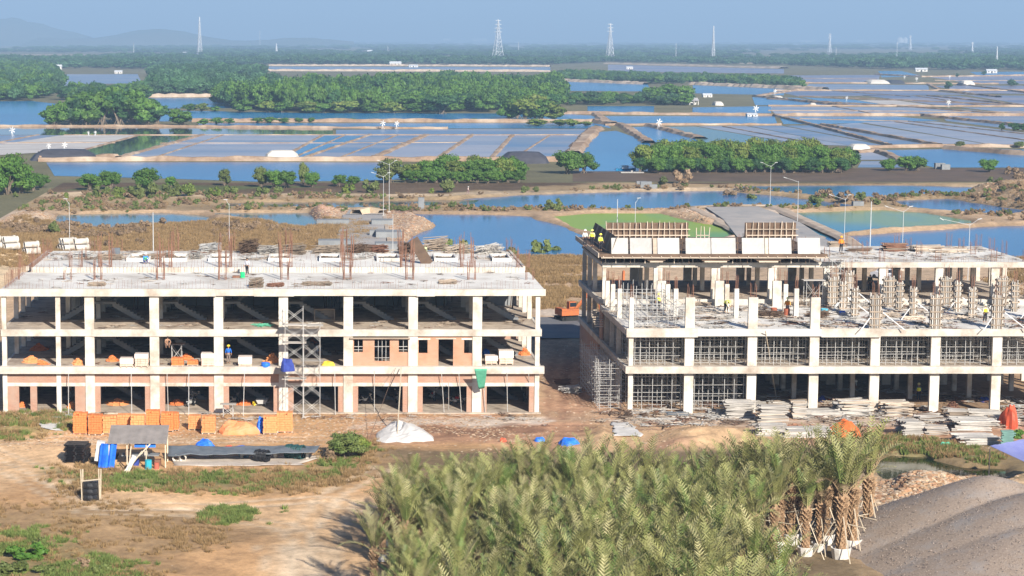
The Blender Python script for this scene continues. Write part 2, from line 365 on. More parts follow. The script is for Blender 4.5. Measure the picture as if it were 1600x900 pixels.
def _mr(v, a, b_, c, d):
    t = n.new('ShaderNodeMapRange'); t.inputs[1].default_value = a; t.inputs[2].default_value = b_; t.inputs[3].default_value = c; t.inputs[4].default_value = d; l.new(v, t.inputs[0]); return t.outputs[0]
def _mul(c, f):
    t = n.new('ShaderNodeVectorMath'); t.operation = 'SCALE'; l.new(c, t.inputs[0]); l.new(f, t.inputs[3]); return t.outputs[0]
c = _mul(at.outputs[0], _mr(_nz(1.1, 9, .75), .3, .7, .62, 1.36))
c = _mul(c, _mr(_nz(.03, 6), .35, .65, .75, 1.2))
fine = _nz(9, 4, .8)
sp = _mr(fine, .60, .72, 0, .55)                                             # pale stones and litter
mx = n.new('ShaderNodeMix'); mx.data_type = 'RGBA'; l.new(sp, mx.inputs[0]); l.new(c, mx.inputs[6]); mx.inputs[7].default_value = (.60, .48, .35, 1)
dk = _mr(_nz(6.3, 4, .8), .62, .74, 0, .5)
mx2 = n.new('ShaderNodeMix'); mx2.data_type = 'RGBA'; l.new(dk, mx2.inputs[0]); l.new(mx.outputs[2], mx2.inputs[6]); mx2.inputs[7].default_value = (.13, .085, .045, 1)
l.new(mx2.outputs[2], pb.inputs['Base Color'])
bp = n.new('ShaderNodeBump'); bp.inputs['Strength'].default_value = .7; bp.inputs['Distance'].default_value = .12; l.new(_nz(2.5, 8, .75), bp.inputs['Height']); l.new(bp.outputs[0], pb.inputs['Normal'])
gme = np_mesh('ground', V, Fq, gm, True)
ca = gme.color_attributes.new('soil', 'FLOAT_COLOR', 'POINT')
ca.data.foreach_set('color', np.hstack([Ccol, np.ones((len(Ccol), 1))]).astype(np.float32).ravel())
tag(link('ground', gme), kind='structure')

# ------------------------------------------------------------------ water
W = dict(
 blue=water_mat('pond_blue', (.006, .115, .29), (.014, .15, .35), .15, .02, .3, 1.5, spec=.28),
 teal=water_mat('pond_teal', (.02, .12, .20), (.05, .16, .19), .12, .08, .22, 1.5),
 dark=water_mat('pond_dark', (.02, .05, .07), (.03, .08, .12), .08, .05, .2, 1.5),
 algae=water_mat('pond_algae', (.25, .36, .035), (.08, .28, .16), .4, .035, .2, 2, .52, .70, (1, .5, 1), .25),
 algae2=water_mat('pond_half_algae', (.03, .20, .28), (.18, .28, .08), .2, .03, .2, 2, .48, .62, (1, .35, 1), .4),
 mudwater=water_mat('puddle_green', (.035, .045, .015), (.02, .03, .012), .06, .3, .1, 2),
 far=water_mat('pond_far_blue', (.010, .13, .31), (.02, .19, .40), .2, .01, .35, .8, spec=.25),
 pan=water_mat('salt_pan_pale', (.36, .35, .38), (.17, .22, .30), .28, .02, .2, .9, .38, .66, (.35, 2.5, 1), .3),
 grey=water_mat('salt_pan_grey', (.11, .19, .31), (.28, .28, .32), .28, .02, .2, .9, .4, .6, (.5, 2, 1), .3),
 lilac=water_mat('salt_pan_lilac', (.12, .15, .24), (.31, .26, .28), .3, .012, .2, .9, .4, .6, (.4, 2, 1), .3),
 mirror=water_mat('salt_pan_mirror', (.045, .07, .09), (.07, .10, .13), .05, .03, .08, .6),
 salt=mat('salt_rows', (.62, .60, .56), (.34, .31, .29), .25, .8, stretch=(.12, 1, 1), world_pos=True),
 mud=mat('creek_mud', (.10, .068, .042), (.15, .10, .062), .12, .75, bump=.6, bscale=.6, world_pos=True),
 algae_far=water_mat('pond_teal_far', (.05, .17, .22), (.09, .18, .17), .2, .02, .2, 1),
)
def sheet(name, P, z, m, kind='structure'):
    me = bpy.data.meshes.new(name); me.from_pydata([(p[0], p[1], z) for p in P], [], [tuple(range(len(P)))]); me.materials.append(m)
    if me.polygons[0].normal.z < 0: me.flip_normals()
    return tag(link(name, me), kind=kind)
for kind, poly in near_ponds:
    P = [(p.x, p.y) for p in GP(poly)]; c = np.mean(P, 0)
    Q = []
    for (a, b_) in P:
        dx, dy = a - c[0], b_ - c[1]; L = math.hypot(dx, dy); Q.append((a + dx / L * 2.2, b_ + dy / L * 2.2))
    sheet('pond', Q, WZ + .01 * (hash(kind) % 3) * 0 + .004 * near_ponds.index((kind, poly)), W[kind])
BANK = mat('bank_earth', (.34, .24, .16), (.22, .145, .095), .35, .95, (.50, .40, .30), .08, bump=.5, bscale=1.5, world_pos=True)
BANKP = mat('bank_pale', (.50, .41, .32), (.36, .27, .19), .25, .95, bump=.5, bscale=1.5, world_pos=True)
def bank(pts, w=2.2, h=.6, m=None, name='earth_bank', px=True, jag=.25):
    P = GP(pts) if px else [Vector((*p, 0)) for p in pts]; mb = MB(); R_ = []
    for a, b_ in zip(P[:-1], P[1:]):
        L = (b_ - a).length; k = max(1, int(L / max(4, L / 40)))
        for i in range(k): R_.append(a.lerp(b_, i / k))
    R_.append(P[-1]); vs = []
    for i, p in enumerate(R_):
        d = (R_[min(i + 1, len(R_) - 1)] - R_[max(i - 1, 0)]).normalized(); nn = Vector((-d.y, d.x, 0))
        ww = w * (1 + jag * (random.random() - .5) * 2); hh = h * (1 + jag * (random.random() - .5) * 2)
        for s, z in ((-.5, -.05), (-.28, hh), (.28, hh * .95), (.5, -.05)): vs.append(p + nn * ww * s + Vector((0, 0, z)))
    fs = [(4 * i + k, 4 * i + k + 1, 4 * i + k + 5, 4 * i + k + 4) for i in range(len(R_) - 1) for k in range(3)]
    mb.add(vs, fs); return tag(mb.build(name, m or BANK, smooth=False), kind='structure')
far_ponds = [
 ('far', [(72, 254), (350, 253.5), (610, 254), (640, 262), (640, 280), (560, 283), (400, 284), (250, 279), (85, 275)]),
 ('far', [(-200, 160), (50, 158), (95, 163), (75, 197), (-200, 197)]),
 ('mirror', [(-200, 199), (330, 199), (520, 200), (520, 210.5), (215, 211), (-200, 211)]),
 ('salt', [(100, 211.5), (216, 211.5), (122, 235), (-60, 246), (-200, 246), (-200, 238)]),
 ('grey', [(-200, 211.5), (96, 211.5), (-40, 232), (-200, 236)]),
 ('mirror', [(220, 211.5), (312, 211.5), (182, 247), (60, 247), (125, 236)]),
 ('pan', [(317, 211.5), (503, 211.5), (438, 247), (186, 247)]),
 ('far', [(507, 211.5), (577, 211.5), (474, 247), (442, 247)]),
 ('grey', [(580, 211.5), (664, 211.5), (582, 247), (478, 247)]),
 ('pan', [(668, 211.5), (737, 211.5), (683, 247), (586, 247)]),
 ('pan', [(740, 211.5), (800, 211.5), (768, 247), (687, 247)]),
 ('grey', [(803, 211.5), (922, 211.5), (898, 233), (860, 247), (772, 247)]),
 ('grey', [(525, 203), (700, 202), (926, 202), (923, 210.5), (525, 210.5)]),
 ('far', [(310, 192.5), (920, 192.5), (930, 194), (926, 201), (525, 201), (310, 198.5)]),
 ('far', [(240, 172), (440, 176), (900, 178), (900, 189), (340, 189), (240, 190)]),
 ('far', [(215, 153), (490, 153), (490, 168), (215, 170)]),
 ('grey', [(85, 116), (215, 116), (222, 130), (120, 132), (85, 143)]),
 ('far', [(918, 166), (1022, 166), (1022, 177), (918, 177)]), ('far', [(1082, 168), (1205, 166), (1205, 177), (1082, 178)]),
 ('far', [(878, 178), (935, 181), (955, 201), (905, 190), (880, 189)]),
 ('far', [(926, 207), (963, 204.5), (990, 214), (1016, 225), (1012, 268), (905, 268), (905, 235)]),
 ('far', [(974, 199), (1013, 198), (1040, 205), (1092, 219), (1075, 226), (1020, 223)]),
 ('far', [(945, 181.5), (1210, 181.5), (1215, 194.5), (965, 195)]),
 ('algae_far', [(1022, 198.5), (1085, 197.5), (1250, 226), (1110, 228), (1090, 216)]),
 ('pan', [(1090, 197.5), (1165, 197), (1330, 228), (1256, 226)]),
 ('grey', [(1170, 197), (1220, 196.5), (1385, 228), (1336, 229)]),
 ('grey', [(1226, 196.5), (1285, 196), (1465, 227), (1392, 228)]),
 ('pan', [(1345, 191), (1460, 190), (1720, 222), (1720, 229), (1560, 228)]),
 ('pan', [(1290, 196), (1340, 192), (1550, 227), (1475, 227)]),
 ('far', [(1218, 182), (1400, 182), (1470, 188.5), (1290, 194), (1224, 194)]),
 ('grey', [(1472, 181), (1720, 181), (1720, 198), (1590, 203), (1478, 189)]),
 ('pan', [(1196, 166.5), (1440, 168), (1520, 172), (1600, 180), (1215, 180.5)]),
 ('grey', [(1500, 168), (1720, 168), (1720, 180), (1610, 180)]),
 ('far', [(1175, 152), (1245, 153), (1310, 165), (1180, 164.5)]),
 ('salt', [(1340, 156.5), (1400, 157), (1465, 165.5), (1395, 166)]),
 ('far', [(1252, 152), (1335, 156), (1390, 165.5), (1318, 165)]),
 ('lilac', [(1345, 149), (1500, 150), (1600, 165.5), (1475, 166), (1405, 156)]),
 ('grey', [(1240, 131), (1450, 133), (1452, 141.5), (1240, 141)]),
 ('lilac', [(1225, 118), (1375, 117), (1372, 129), (1225, 129)]),
 ('far', [(1372, 111), (1408, 111), (1442, 119), (1378, 121)]),
 ('lilac', [(1450, 120), (1720, 118), (1720, 132), (1520, 131)]),
 ('far', [(1515, 112.5), (1600, 112), (1600, 119), (1530, 119)]),
 ('lilac', [(1456, 134), (1720, 134), (1720, 148), (1520, 146)]),
 ('lilac', [(1210, 142.5), (1455, 142.5), (1515, 148), (1250, 151)]),
 ('lilac', [(1510, 149), (1720, 150), (1720, 160), (1605, 164)]),
 ('far', [(880, 127), (1012, 132), (1018, 143), (880, 142)]), ('far', [(1082, 133), (1225, 139), (1225, 149), (1085, 146)]),
 ('lilac', [(950, 101), (1225, 108), (1225, 115), (950, 112)]), ('grey', [(420, 104), (860, 105), (860, 112), (420, 110)]),
 ('far', [(1372, 235), (1480, 233), (1600, 243), (1720, 252), (1720, 262), (1460, 262), (1410, 250)]),
 ('pan', [(1336, 240), (1362, 238), (1400, 250), (1345, 250)]), ('grey', [(1346, 252), (1402, 252), (1420, 262), (1340, 262)]),
 ('far', [(1560, 233), (1720, 236), (1720, 243), (1640, 241)]),
]
for i, (k, poly) in enumerate(far_ponds):
    P = GP(poly); sheet('pond', [(p.x, p.y) for p in P], .05 + .002 * (i % 7), W[k])
creek = sheet('creek_mud', [(p.x, p.y) for p in GP([(895, 267), (1100, 262), (1400, 263), (1720, 262.5), (1720, 284), (895, 284)])], .03, W['mud'])
Bk = [([(60, 252), (300, 251), (620, 251.5), (880, 252)], 5, 1.3), ([(60, 251), (120, 250), (180, 246)], 5, 1.2), ([(-200, 198), (260, 198), (520, 200.5), (700, 201.6)], 3, .8),
 ([(300, 190.5), (600, 190.8), (930, 191.5), (960, 196)], 5, 1.4), ([(185, 247), (317, 211)], 2.5, .5), ([(440, 247), (505, 211)], 1.5, .4), ([(475, 247), (578, 211)], 1.5, .4),
 ([(583, 247), (666, 211)], 3, .5), ([(684, 247), (738, 211)], 2, .4), ([(768, 247), (801, 211)], 2, .4), ([(100, 211.2), (923, 211.2)], 1.2, .3), ([(60, 238), (125, 236), (218, 211)], 1.2, .3),
 ([(895, 241), (905, 228), (925, 206), (932, 202)], 6, 1.2), ([(930, 178), (945, 190), (975, 198), (1014, 224)], 5, 1), ([(1016, 197), (1040, 203), (1094, 217)], 5, 1.0), ([(945, 196), (1060, 195.8), (1220, 195.6)], 3, .8),
 ([(880, 178), (1100, 180), (1215, 181), (1600, 181), (1720, 181)], 5, 1.2), ([(1210, 181), (1270, 196), (1390, 228)], 3, .8), ([(1285, 195.5), (1468, 228)], 3, .8), ([(1200, 166), (1720, 167)], 3, .8),
 ([(1180, 151), (1320, 166)], 4, 1), ([(1240, 130), (1560, 131.5)], 4, 1), ([(1210, 142), (1720, 142)], 3, .9), ([(1390, 165), (1600, 181)], 3, .7), ([(1440, 181), (1640, 202)], 4, 1), ([(1720, 231), (1480, 229.5), (1340, 231.5)], 4, 1),
 ([(1250, 151), (1400, 157), (1620, 166)], 2.5, .7), ([(1370, 117), (1440, 120.5), (1720, 117)], 5, 1.2), ([(1336, 239), (1370, 236), (1400, 248), (1420, 262)], 4, .9), ([(1480, 233), (1600, 242.5), (1720, 248)], 5, 1.2), ([(1200, 155), (1430, 168)], 3, .7),
 ([(1260, 132), (1240, 142), (1180, 151)], 4, .9), ([(1450, 150), (1620, 167)], 3, .7), ([(1500, 132), (1640, 150)], 4, .9), ([(1450, 132), (1470, 142), (1560, 152)], 4, .9)]
Bk += [([(1250, 186), (1420, 190), (1640, 214)], 1.5, .35), ([(1130, 198), (1290, 228)], 1.2, .3), ([(1400, 191), (1620, 222)], 1.5, .35), ([(1200, 173), (1450, 174.5), (1640, 176)], 2, .4), ([(1300, 166), (1380, 181)], 1.5, .35), ([(1430, 150), (1540, 166)], 2, .4), ([(1230, 122), (1370, 124)], 3, .5), ([(1460, 126), (1700, 126)], 3, .5), ([(1300, 142), (1420, 151)], 2, .4), ([(1480, 140), (1720, 141)], 2.5, .5), ([(250, 224), (430, 224), (720, 223)], 1.0, .25), ([(350, 211), (240, 247)], 1.0, .25), ([(540, 211), (458, 247)], 1, .25), ([(622, 211), (530, 247)], 1, .25), ([(860, 211), (815, 240)], 1, .25), ([(0, 224), (180, 223)], 1.2, .3), ([(60, 211), (-80, 238)], 1.2, .3)]
for q, w, h in Bk: bank(q, w, h)
for q, w, h in [([(230, 100.5), (420, 160.5)], 4, 1), ([(215, 152), (490, 151)], 9, 2), ([(880, 127), (1010, 132)], 9, 2), ([(1082, 132), (1220, 138), (1290, 141)], 9, 2), ([(420, 103), (640, 103), (860, 104)], 14, 2), ([(455, 127), (580, 125)], 30, 1.2), ([(950, 100), (1225, 107)], 14, 2), ([(420, 111), (860, 112)], 10, 2)][1:]: bank(q, w, h, BANKP)

# ------------------------------------------------------------------ hills on the horizon
HM = mat('hill_scrub', (.06, .09, .045), (.12, .12, .07), .0015, .9, world_pos=True)
def hill(pts, Yd, w):
    mb = MB(); N = len(pts); vs = []
    for (px, py) in pts:
        x = (px - PX) * (Yd * CP) / F; top = H + (60 - py) * Yd / F
        for t, hh in ((-1, -5), (-.55, .45), (0, 1), (.55, .5), (1, -5)):
            z = hh * max(top, 1) if hh > 0 else -5
            vs.append((x, Yd + t * w, z * (1 + (random.random() - .5) * .06)))
    mb.add(vs, [(5 * i + k, 5 * i + k + 1, 5 * i + k + 6, 5 * i + k + 5)[::-1] for i in range(N - 1) for k in range(4)])
    return tag(mb.build('hill', HM, smooth=True), kind='structure')
def ridge(x0_, x1_, f, step=12): return [(x, f(x) + random.uniform(-.6, .6)) for x in range(x0_, x1_, step)]
hill(ridge(-160, 150, lambda x: 28 + abs(x - 22) * .24 if x > 22 else 28 - (x - 22) * .05), 10800, 900)
hill(ridge(60, 560, lambda x: 62 - 14 * math.exp(-((x - 235) / 95) ** 2) - 3 * math.sin(x * .03)), 9500, 700)

# ------------------------------------------------------------------ foliage templates
def crown_mesh(name, m, blobs, leaves, leaf=.32, rx=3, rz=2.6, zc=2.8, seed=0, low=.62, core=True):
    r = np.random.default_rng(seed); Vv = []; Ff = []; cen = []
    for b_ in range(blobs):
        t = r.uniform(0, 2 * math.pi); q = math.sqrt(r.uniform(0, 1)) * .72; zz = r.uniform(-low, .60)
        k = math.sqrt(max(.05, 1 - (max(zz, 0)) ** 2)) if zz > 0 else 1
        cen.append((rx * q * math.cos(t) * k, rx * q * math.sin(t) * k, zc + zz * rz, rx * r.uniform(.20, .48)))
    per = leaves // blobs; base = 0
    for (cx, cy, cz, cr) in cen:
        d = r.normal(size=(per, 3)); d /= np.linalg.norm(d, axis=1)[:, None]; d[:, 2] = np.abs(d[:, 2]) * .75 + d[:, 2] * .25
        p = np.array([cx, cy, cz]) + d * cr * r.uniform(.72, 1.14, (per, 1)) * np.array([1, 1, .85])
        nn = d + r.normal(size=(per, 3)) * .55; nn /= np.linalg.norm(nn, axis=1)[:, None]
        up = r.normal(size=(per, 3)); a = np.cross(nn, up); a /= np.linalg.norm(a, axis=1)[:, None] + 1e-9; c_ = np.cross(nn, a)
        s = leaf * r.uniform(.6, 1.35, (per, 1))
        q4 = np.stack([p - a * s, p - c_ * s * .6, p + a * s, p + c_ * s * .6], 1).reshape(-1, 3)
        Vv.append(q4); Ff.append(np.arange(per * 4).reshape(-1, 4) + base); base += per * 4
    me = np_mesh(name, np.vstack(Vv), np.vstack(Ff), m)
    if core:
        bm = bmesh.new(); bm.from_mesh(me)
        for (cx, cy, cz, cr) in cen:
            g = bmesh.ops.create_icosphere(bm, subdivisions=1, radius=cr * .72, matrix=Matrix.Translation((cx, cy, cz)) @ Matrix.Diagonal((1, 1, .85, 1)))
        bm.to_mesh(me); bm.free()
    return me
LM = dict(mangrove=leaf_mat('mangrove_leaves', (.045, .115, .016), (.095, .175, .028), .5), dark=leaf_mat('dark_leaves', (.024, .07, .02), (.045, .105, .028), .3),
          olive=leaf_mat('olive_leaves', (.13, .15, .045), (.085, .125, .03), .5), yellow=leaf_mat('yellow_green_leaves', (.095, .155, .025), (.17, .19, .04), .4), dry=leaf_mat('dry_scrub', (.26, .18, .11), (.18, .125, .075), .5),  # yellow key: leaves yellow green by their own colour
          farleaf=leaf_mat('haze_lightened_leaves', (.04, .10, .04), (.07, .14, .055), .08, .4))  # far foliage colour lightened to stand in for part of the haze
BARK = mat('bark', (.16, .12, .085), (.25, .20, .15), 3, .9, bump=.5)
near_crowns = {k: [crown_mesh('crown_' + k, LM[k], 27, 3600, .21, 3, 2.4, 2.6, s) for s in range(3)] for k in ('mangrove', 'yellow', 'dark', 'olive')}
mid_crowns = {k: [crown_mesh('crown_' + k, LM[k], 18, 1150, .36, 3, 2.3, 2.4, s + 20) for s in range(3)] for k in ('mangrove', 'dark', 'yellow', 'farleaf')}
bush_mesh = {k: [crown_mesh('bush_' + k, LM[k], 7, 700, .13, .9, .55, .45, s + 40, core=True) for s in range(2)] for k in ('olive', 'mangrove', 'dry', 'yellow')}
def trunk_mesh(seed):
    random.seed(seed); mb = MB()
    for k in range(4):
        a = random.uniform(0, 6.28); p = Vector((0, 0, -.1)); q = Vector((math.cos(a) * .5, math.sin(a) * .5, 1.3)); r_ = q + Vector((math.cos(a) * .8, math.sin(a) * .8, 1.5))
        mb.bar(p, q, .16, 6, .11); mb.bar(q, r_, .11, 5, .05)
        for j in range(2):
            b_ = a + random.uniform(-1, 1); mb.bar(q, q + Vector((math.cos(b_) * .9, math.sin(b_) * .9, 1.1)), .06, 4, .03)
    for k in range(7):
        a = k * .9; mb.bar((math.cos(a) * .9, math.sin(a) * .9, -.1), (math.cos(a) * .2, math.sin(a) * .2, .9), .035, 4)
    return mb.mesh('trunk', BARK)
TR = [trunk_mesh(s) for s in range(3)]; random.seed(11)
def tree(p, r, h, kind='mangrove', label=None, group=None, name='mangrove_tree', cat='tree', src=near_crowns, flat=1.0):
    o = empty(name, p, random.uniform(0, 6.28), label, cat, group); s = r / 3.0; sz = h / 5.0
    link('trunk', random.choice(TR), o, (0, 0, 0), (0, 0, 0), (s, s, sz))
    link('crown', random.choice(src[kind]), o, (0, 0, 0), (0, 0, random.uniform(0, 6.28)), (s, s, sz)); return o
def shrub(p, r, kind, label, group=None, name='shrub', cat='shrub', hz=1.0):
    me = random.choice(bush_mesh[kind]); o = link(name, me, None, p, (0, 0, random.uniform(0, 6.28)), (r / .9, r / .9, r / .9 * hz)); return tag(o, label, cat, group)

# ------------------------------------------------------------------ uncountable growth: points carrying instanced crowns or tufts
def scatter(name, pts, meshes, label, cat):
    """pts: rows x, y, z, scale, scale_z, rot"""
    c = bpy.data.collections.new('source_' + name)
    for i, m_ in enumerate(meshes):
        o = bpy.data.objects.new('source_%s_%d' % (name, i), m_); c.objects.link(o)
    pts = np.asarray(pts, float); me = bpy.data.meshes.new(name); me.from_pydata([tuple(p[:3]) for p in pts], [], [])
    a = me.attributes.new('sc', 'FLOAT_VECTOR', 'POINT'); a.data.foreach_set('vector', np.stack([pts[:, 3], pts[:, 3], pts[:, 4]], 1).astype(np.float32).ravel())
    a = me.attributes.new('rt', 'FLOAT_VECTOR', 'POINT'); a.data.foreach_set('vector', np.stack([pts[:, 5] * 0, pts[:, 5] * 0, pts[:, 5]], 1).astype(np.float32).ravel())
    a = me.attributes.new('ix', 'INT', 'POINT'); a.data.foreach_set('value', rng.integers(0, len(meshes), len(pts)).astype(np.int32))
    o = link(name, me); tag(o, label, cat, kind='stuff')
    ng = bpy.data.node_groups.new('scatter_' + name, 'GeometryNodeTree')
    ng.interface.new_socket('Geometry', in_out='INPUT', socket_type='NodeSocketGeometry'); ng.interface.new_socket('Geometry', in_out='OUTPUT', socket_type='NodeSocketGeometry')
    N = ng.nodes; L = ng.links; gi = N.new('NodeGroupInput'); go = N.new('NodeGroupOutput'); ip = N.new('GeometryNodeInstanceOnPoints'); ci = N.new('GeometryNodeCollectionInfo')
    ci.inputs[0].default_value = c; ci.inputs[1].default_value = True; ci.inputs[2].default_value = True
    def att(nm, t):
        q = N.new('GeometryNodeInputNamedAttribute'); q.data_type = t; q.inputs[0].default_value = nm
        return [s for s in q.outputs if s.enabled and s.name == 'Attribute'][0]
    L.new(gi.outputs[0], ip.inputs['Points']); L.new(ci.outputs[0], ip.inputs['Instance']); ip.inputs['Pick Instance'].default_value = True
    L.new(att('ix', 'INT'), ip.inputs['Instance Index']); L.new(att('rt', 'FLOAT_VECTOR'), ip.inputs['Rotation']); L.new(att('sc', 'FLOAT_VECTOR'), ip.inputs['Scale'])
    L.new(ip.outputs[0], go.inputs[0])
    md = o.modifiers.new('scatter', 'NODES'); md.node_group = ng; return o
def wood(name, polys, label, kind, spacing, hr, hh, gaps=.3, seed=3, zs=1.0):
    """far-off wood: hr crown radius, hh height (base of the tree stands inside the pixel polygons)"""
    out = []
    for poly in polys:
        P = [(p.x, p.y) for p in GP(poly)]; A = np.array(P); lo = A.min(0); hi = A.max(0)
        ar = abs(sum(P[i][0] * P[(i + 1) % len(P)][1] - P[(i + 1) % len(P)][0] * P[i][1] for i in range(len(P)))) / 2
        nn = int((hi[0] - lo[0]) * (hi[1] - lo[1]) / spacing ** 2)
        x = rng.uniform(lo[0], hi[0], nn); y = rng.uniform(lo[1], hi[1], nn)
        ok = (sdist(x, y, P) > 0) & (fbm(x, y, hr * 14, seed) > gaps)
        x = x[ok]; y = y[ok]; big = fbm(x, y, hr * 10, seed + 9); s = hr / 3 * rng.uniform(.6, 1.35, len(x)); sz = hh / 5 * (.45 + 1.1 * big) * rng.uniform(.75, 1.2, len(x)) * zs
        out.append(np.stack([x, y, x * 0, s, sz, rng.uniform(0, 6.28, len(x))], 1))
    pts = np.vstack(out); return scatter(name, pts, mid_crowns[kind] if isinstance(kind, str) else sum((mid_crowns[k] for k in kind), []), label, 'wood')

wood('mangrove_wood', [[(345, 166), (445, 176), (560, 176), (800, 175), (872, 170), (880, 152), (870, 142), (700, 134), (620, 136), (590, 147), (445, 152), (345, 152)]],
     'thick rounded green mangrove wood in the middle of the ponds', ['dark', 'mangrove', 'mangrove'], 6.0, 5.6, 10, .1, 5)
wood('left_wood', [[(-200, 160), (60, 158), (95, 140), (88, 116), (60, 105), (-200, 105)], [(95, 158), (235, 156), (240, 150), (110, 150)]],
     'dark green wood at the left edge beside the grey lagoon', ['dark', 'farleaf', 'mangrove'], 7.5, 5.2, 9, .15, 6)
wood('lagoon_wood', [[(228, 150), (440, 150), (450, 136), (240, 128)], [(235, 122), (420, 122), (410, 116), (235, 116)]], 'dark wood with pale sheds in it behind the lagoon', ['dark', 'farleaf'], 9, 6, 10, .18, 7)
wood('pond_wood', [[(878, 126), (1010, 131), (1050, 132), (1120, 130), (1100, 122), (900, 116), (875, 118)], [(882, 165), (960, 164), (1075, 165), (1080, 158), (1010, 157), (880, 158)], [(1090, 130), (1230, 136), (1260, 140), (1230, 126), (1100, 124)]],
     'loose green trees between the blue ponds right of the mangrove wood', ['dark', 'mangrove', 'farleaf'], 8, 4.2, 5.6, .28, 8)
wood('shore_wood', [[(-300, 104), (230, 108), (420, 101), (860, 101), (950, 97), (1225, 102), (1400, 109), (1720, 111), (1800, 96), (-300, 94)]], 'blue green wood along the far shore of the salt pans', ['farleaf', 'dark'], 17, 8.5, 8, .30, 9, 1.1)
def far_wood(name, label, lo, hi, n_, r0, hh, gaps, seed):
    # bases spread evenly over pixel rows lo..hi
    py = rng.uniform(lo, hi, n_); px = rng.uniform(-120, 1720, n_)
    v = (py - 450) / F; Yy = H * (CP - v * SP) / (SP + v * CP); d = Yy * CP + H * SP; x = (px - PX) * d / F
    ok = fbm(x / 6, Yy / 14, r0 * 6, seed) > gaps; x = x[ok]; Yy = Yy[ok]; s = r0 / 3 * rng.uniform(.6, 1.5, len(x)) * (Yy / Yy.min()) ** .5
    return scatter(name, np.stack([x, Yy, x * 0, s, hh / 5 * rng.uniform(.6, 1.3, len(x)), rng.uniform(0, 6.28, len(x))], 1), mid_crowns['farleaf'] + mid_crowns['dark'], label, 'wood')
far_wood('distant_wood', 'hazy blue wood behind the nearest row of pylons', 77, 91, 3600, 12, 8, .48, 21)
far_wood('horizon_wood', 'pale hazy tree line just under the horizon', 66, 78, 2600, 20, 10, .50, 22)

# ------------------------------------------------------------------ trees one can tell apart
def tree_px(px, py, wpx, hpx, kind, label, group=None, src=near_crowns, name='mangrove_tree'):
    p = G(px, py); d = p.y * CP + H * SP; s = d / F; return tree(p, wpx * s / 2, hpx * s, kind, label, group, name, 'tree', src)
GI = 'mangroves of the round island thicket'
isl = [(90, 196, 52, 40), (112, 195, 55, 46), (135, 195, 58, 52), (160, 195, 60, 56), (186, 195, 62, 57), (208, 195, 58, 52), (228, 196, 54, 44), (246, 196, 44, 34), (78, 196, 34, 28), (122, 192, 60, 52), (150, 191, 60, 57), (178, 191, 64, 60), (205, 191, 60, 56), (232, 192, 50, 42)]
for i, q in enumerate(isl): tree_px(*q, ['mangrove', 'dark', 'mangrove'][i % 3], 'round green mangrove crown merging into the island thicket on the left', GI, mid_crowns)
tree_px(284, 196, 54, 29, 'mangrove', 'lone round mangrove just right of the island thicket', src=mid_crowns)
for i, (x, y, w, h) in enumerate([(318, 195, 22, 11), (338, 194.5, 26, 12), (358, 193, 22, 9)]): tree_px(x, y, w, h, 'mangrove', 'low green mangrove in the row right of the lone round tree', 'low mangroves right of the lone round tree', mid_crowns)
for i, (x, y, w, h) in enumerate([(402, 192, 24, 9), (422, 192, 26, 10), (442, 192, 24, 9), (468, 191, 18, 8), (487, 191, 12, 8)]): tree_px(x, y, w, h, 'mangrove', 'small green bush on the long bank below the mangrove wood', 'bushes on the bank below the mangrove wood', mid_crowns)
tree_px(375, 176, 48, 24, 'mangrove', 'round mangrove standing in the pond left of the mangrove wood', src=mid_crowns)
for i, (x, y, w, h) in enumerate([(295, 174, 30, 13), (315, 174, 30, 14), (335, 174, 22, 9), (418, 176, 34, 20), (440, 176, 36, 18), (480, 177, 40, 20), (505, 177, 34, 17), (540, 177, 50, 21), (575, 177, 40, 18), (615, 177, 44, 20), (650, 177, 36, 17)]):
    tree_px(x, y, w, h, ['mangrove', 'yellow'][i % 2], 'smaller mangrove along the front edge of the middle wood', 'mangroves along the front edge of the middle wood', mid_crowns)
tree_px(690, 178, 60, 32, 'dark', 'dark round mangrove at the front of the middle wood', src=mid_crowns)
for i, (x, y, w, h) in enumerate([(795, 187, 52, 32), (820, 188, 56, 36), (845, 188, 56, 36), (866, 188, 46, 30), (808, 185, 54, 38), (836, 185, 56, 40)]):
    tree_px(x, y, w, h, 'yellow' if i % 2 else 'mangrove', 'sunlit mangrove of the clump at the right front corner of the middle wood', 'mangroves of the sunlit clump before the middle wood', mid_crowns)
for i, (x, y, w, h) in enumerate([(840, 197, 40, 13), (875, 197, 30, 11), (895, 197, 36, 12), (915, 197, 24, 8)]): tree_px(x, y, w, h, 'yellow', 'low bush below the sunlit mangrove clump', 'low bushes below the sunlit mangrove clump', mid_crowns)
for x in (550, 648, 740): tree_px(x, 189.5, 13, 5, 'mangrove', 'tiny bush on the long pale bank', 'tiny bushes on the long pale bank', mid_crowns)
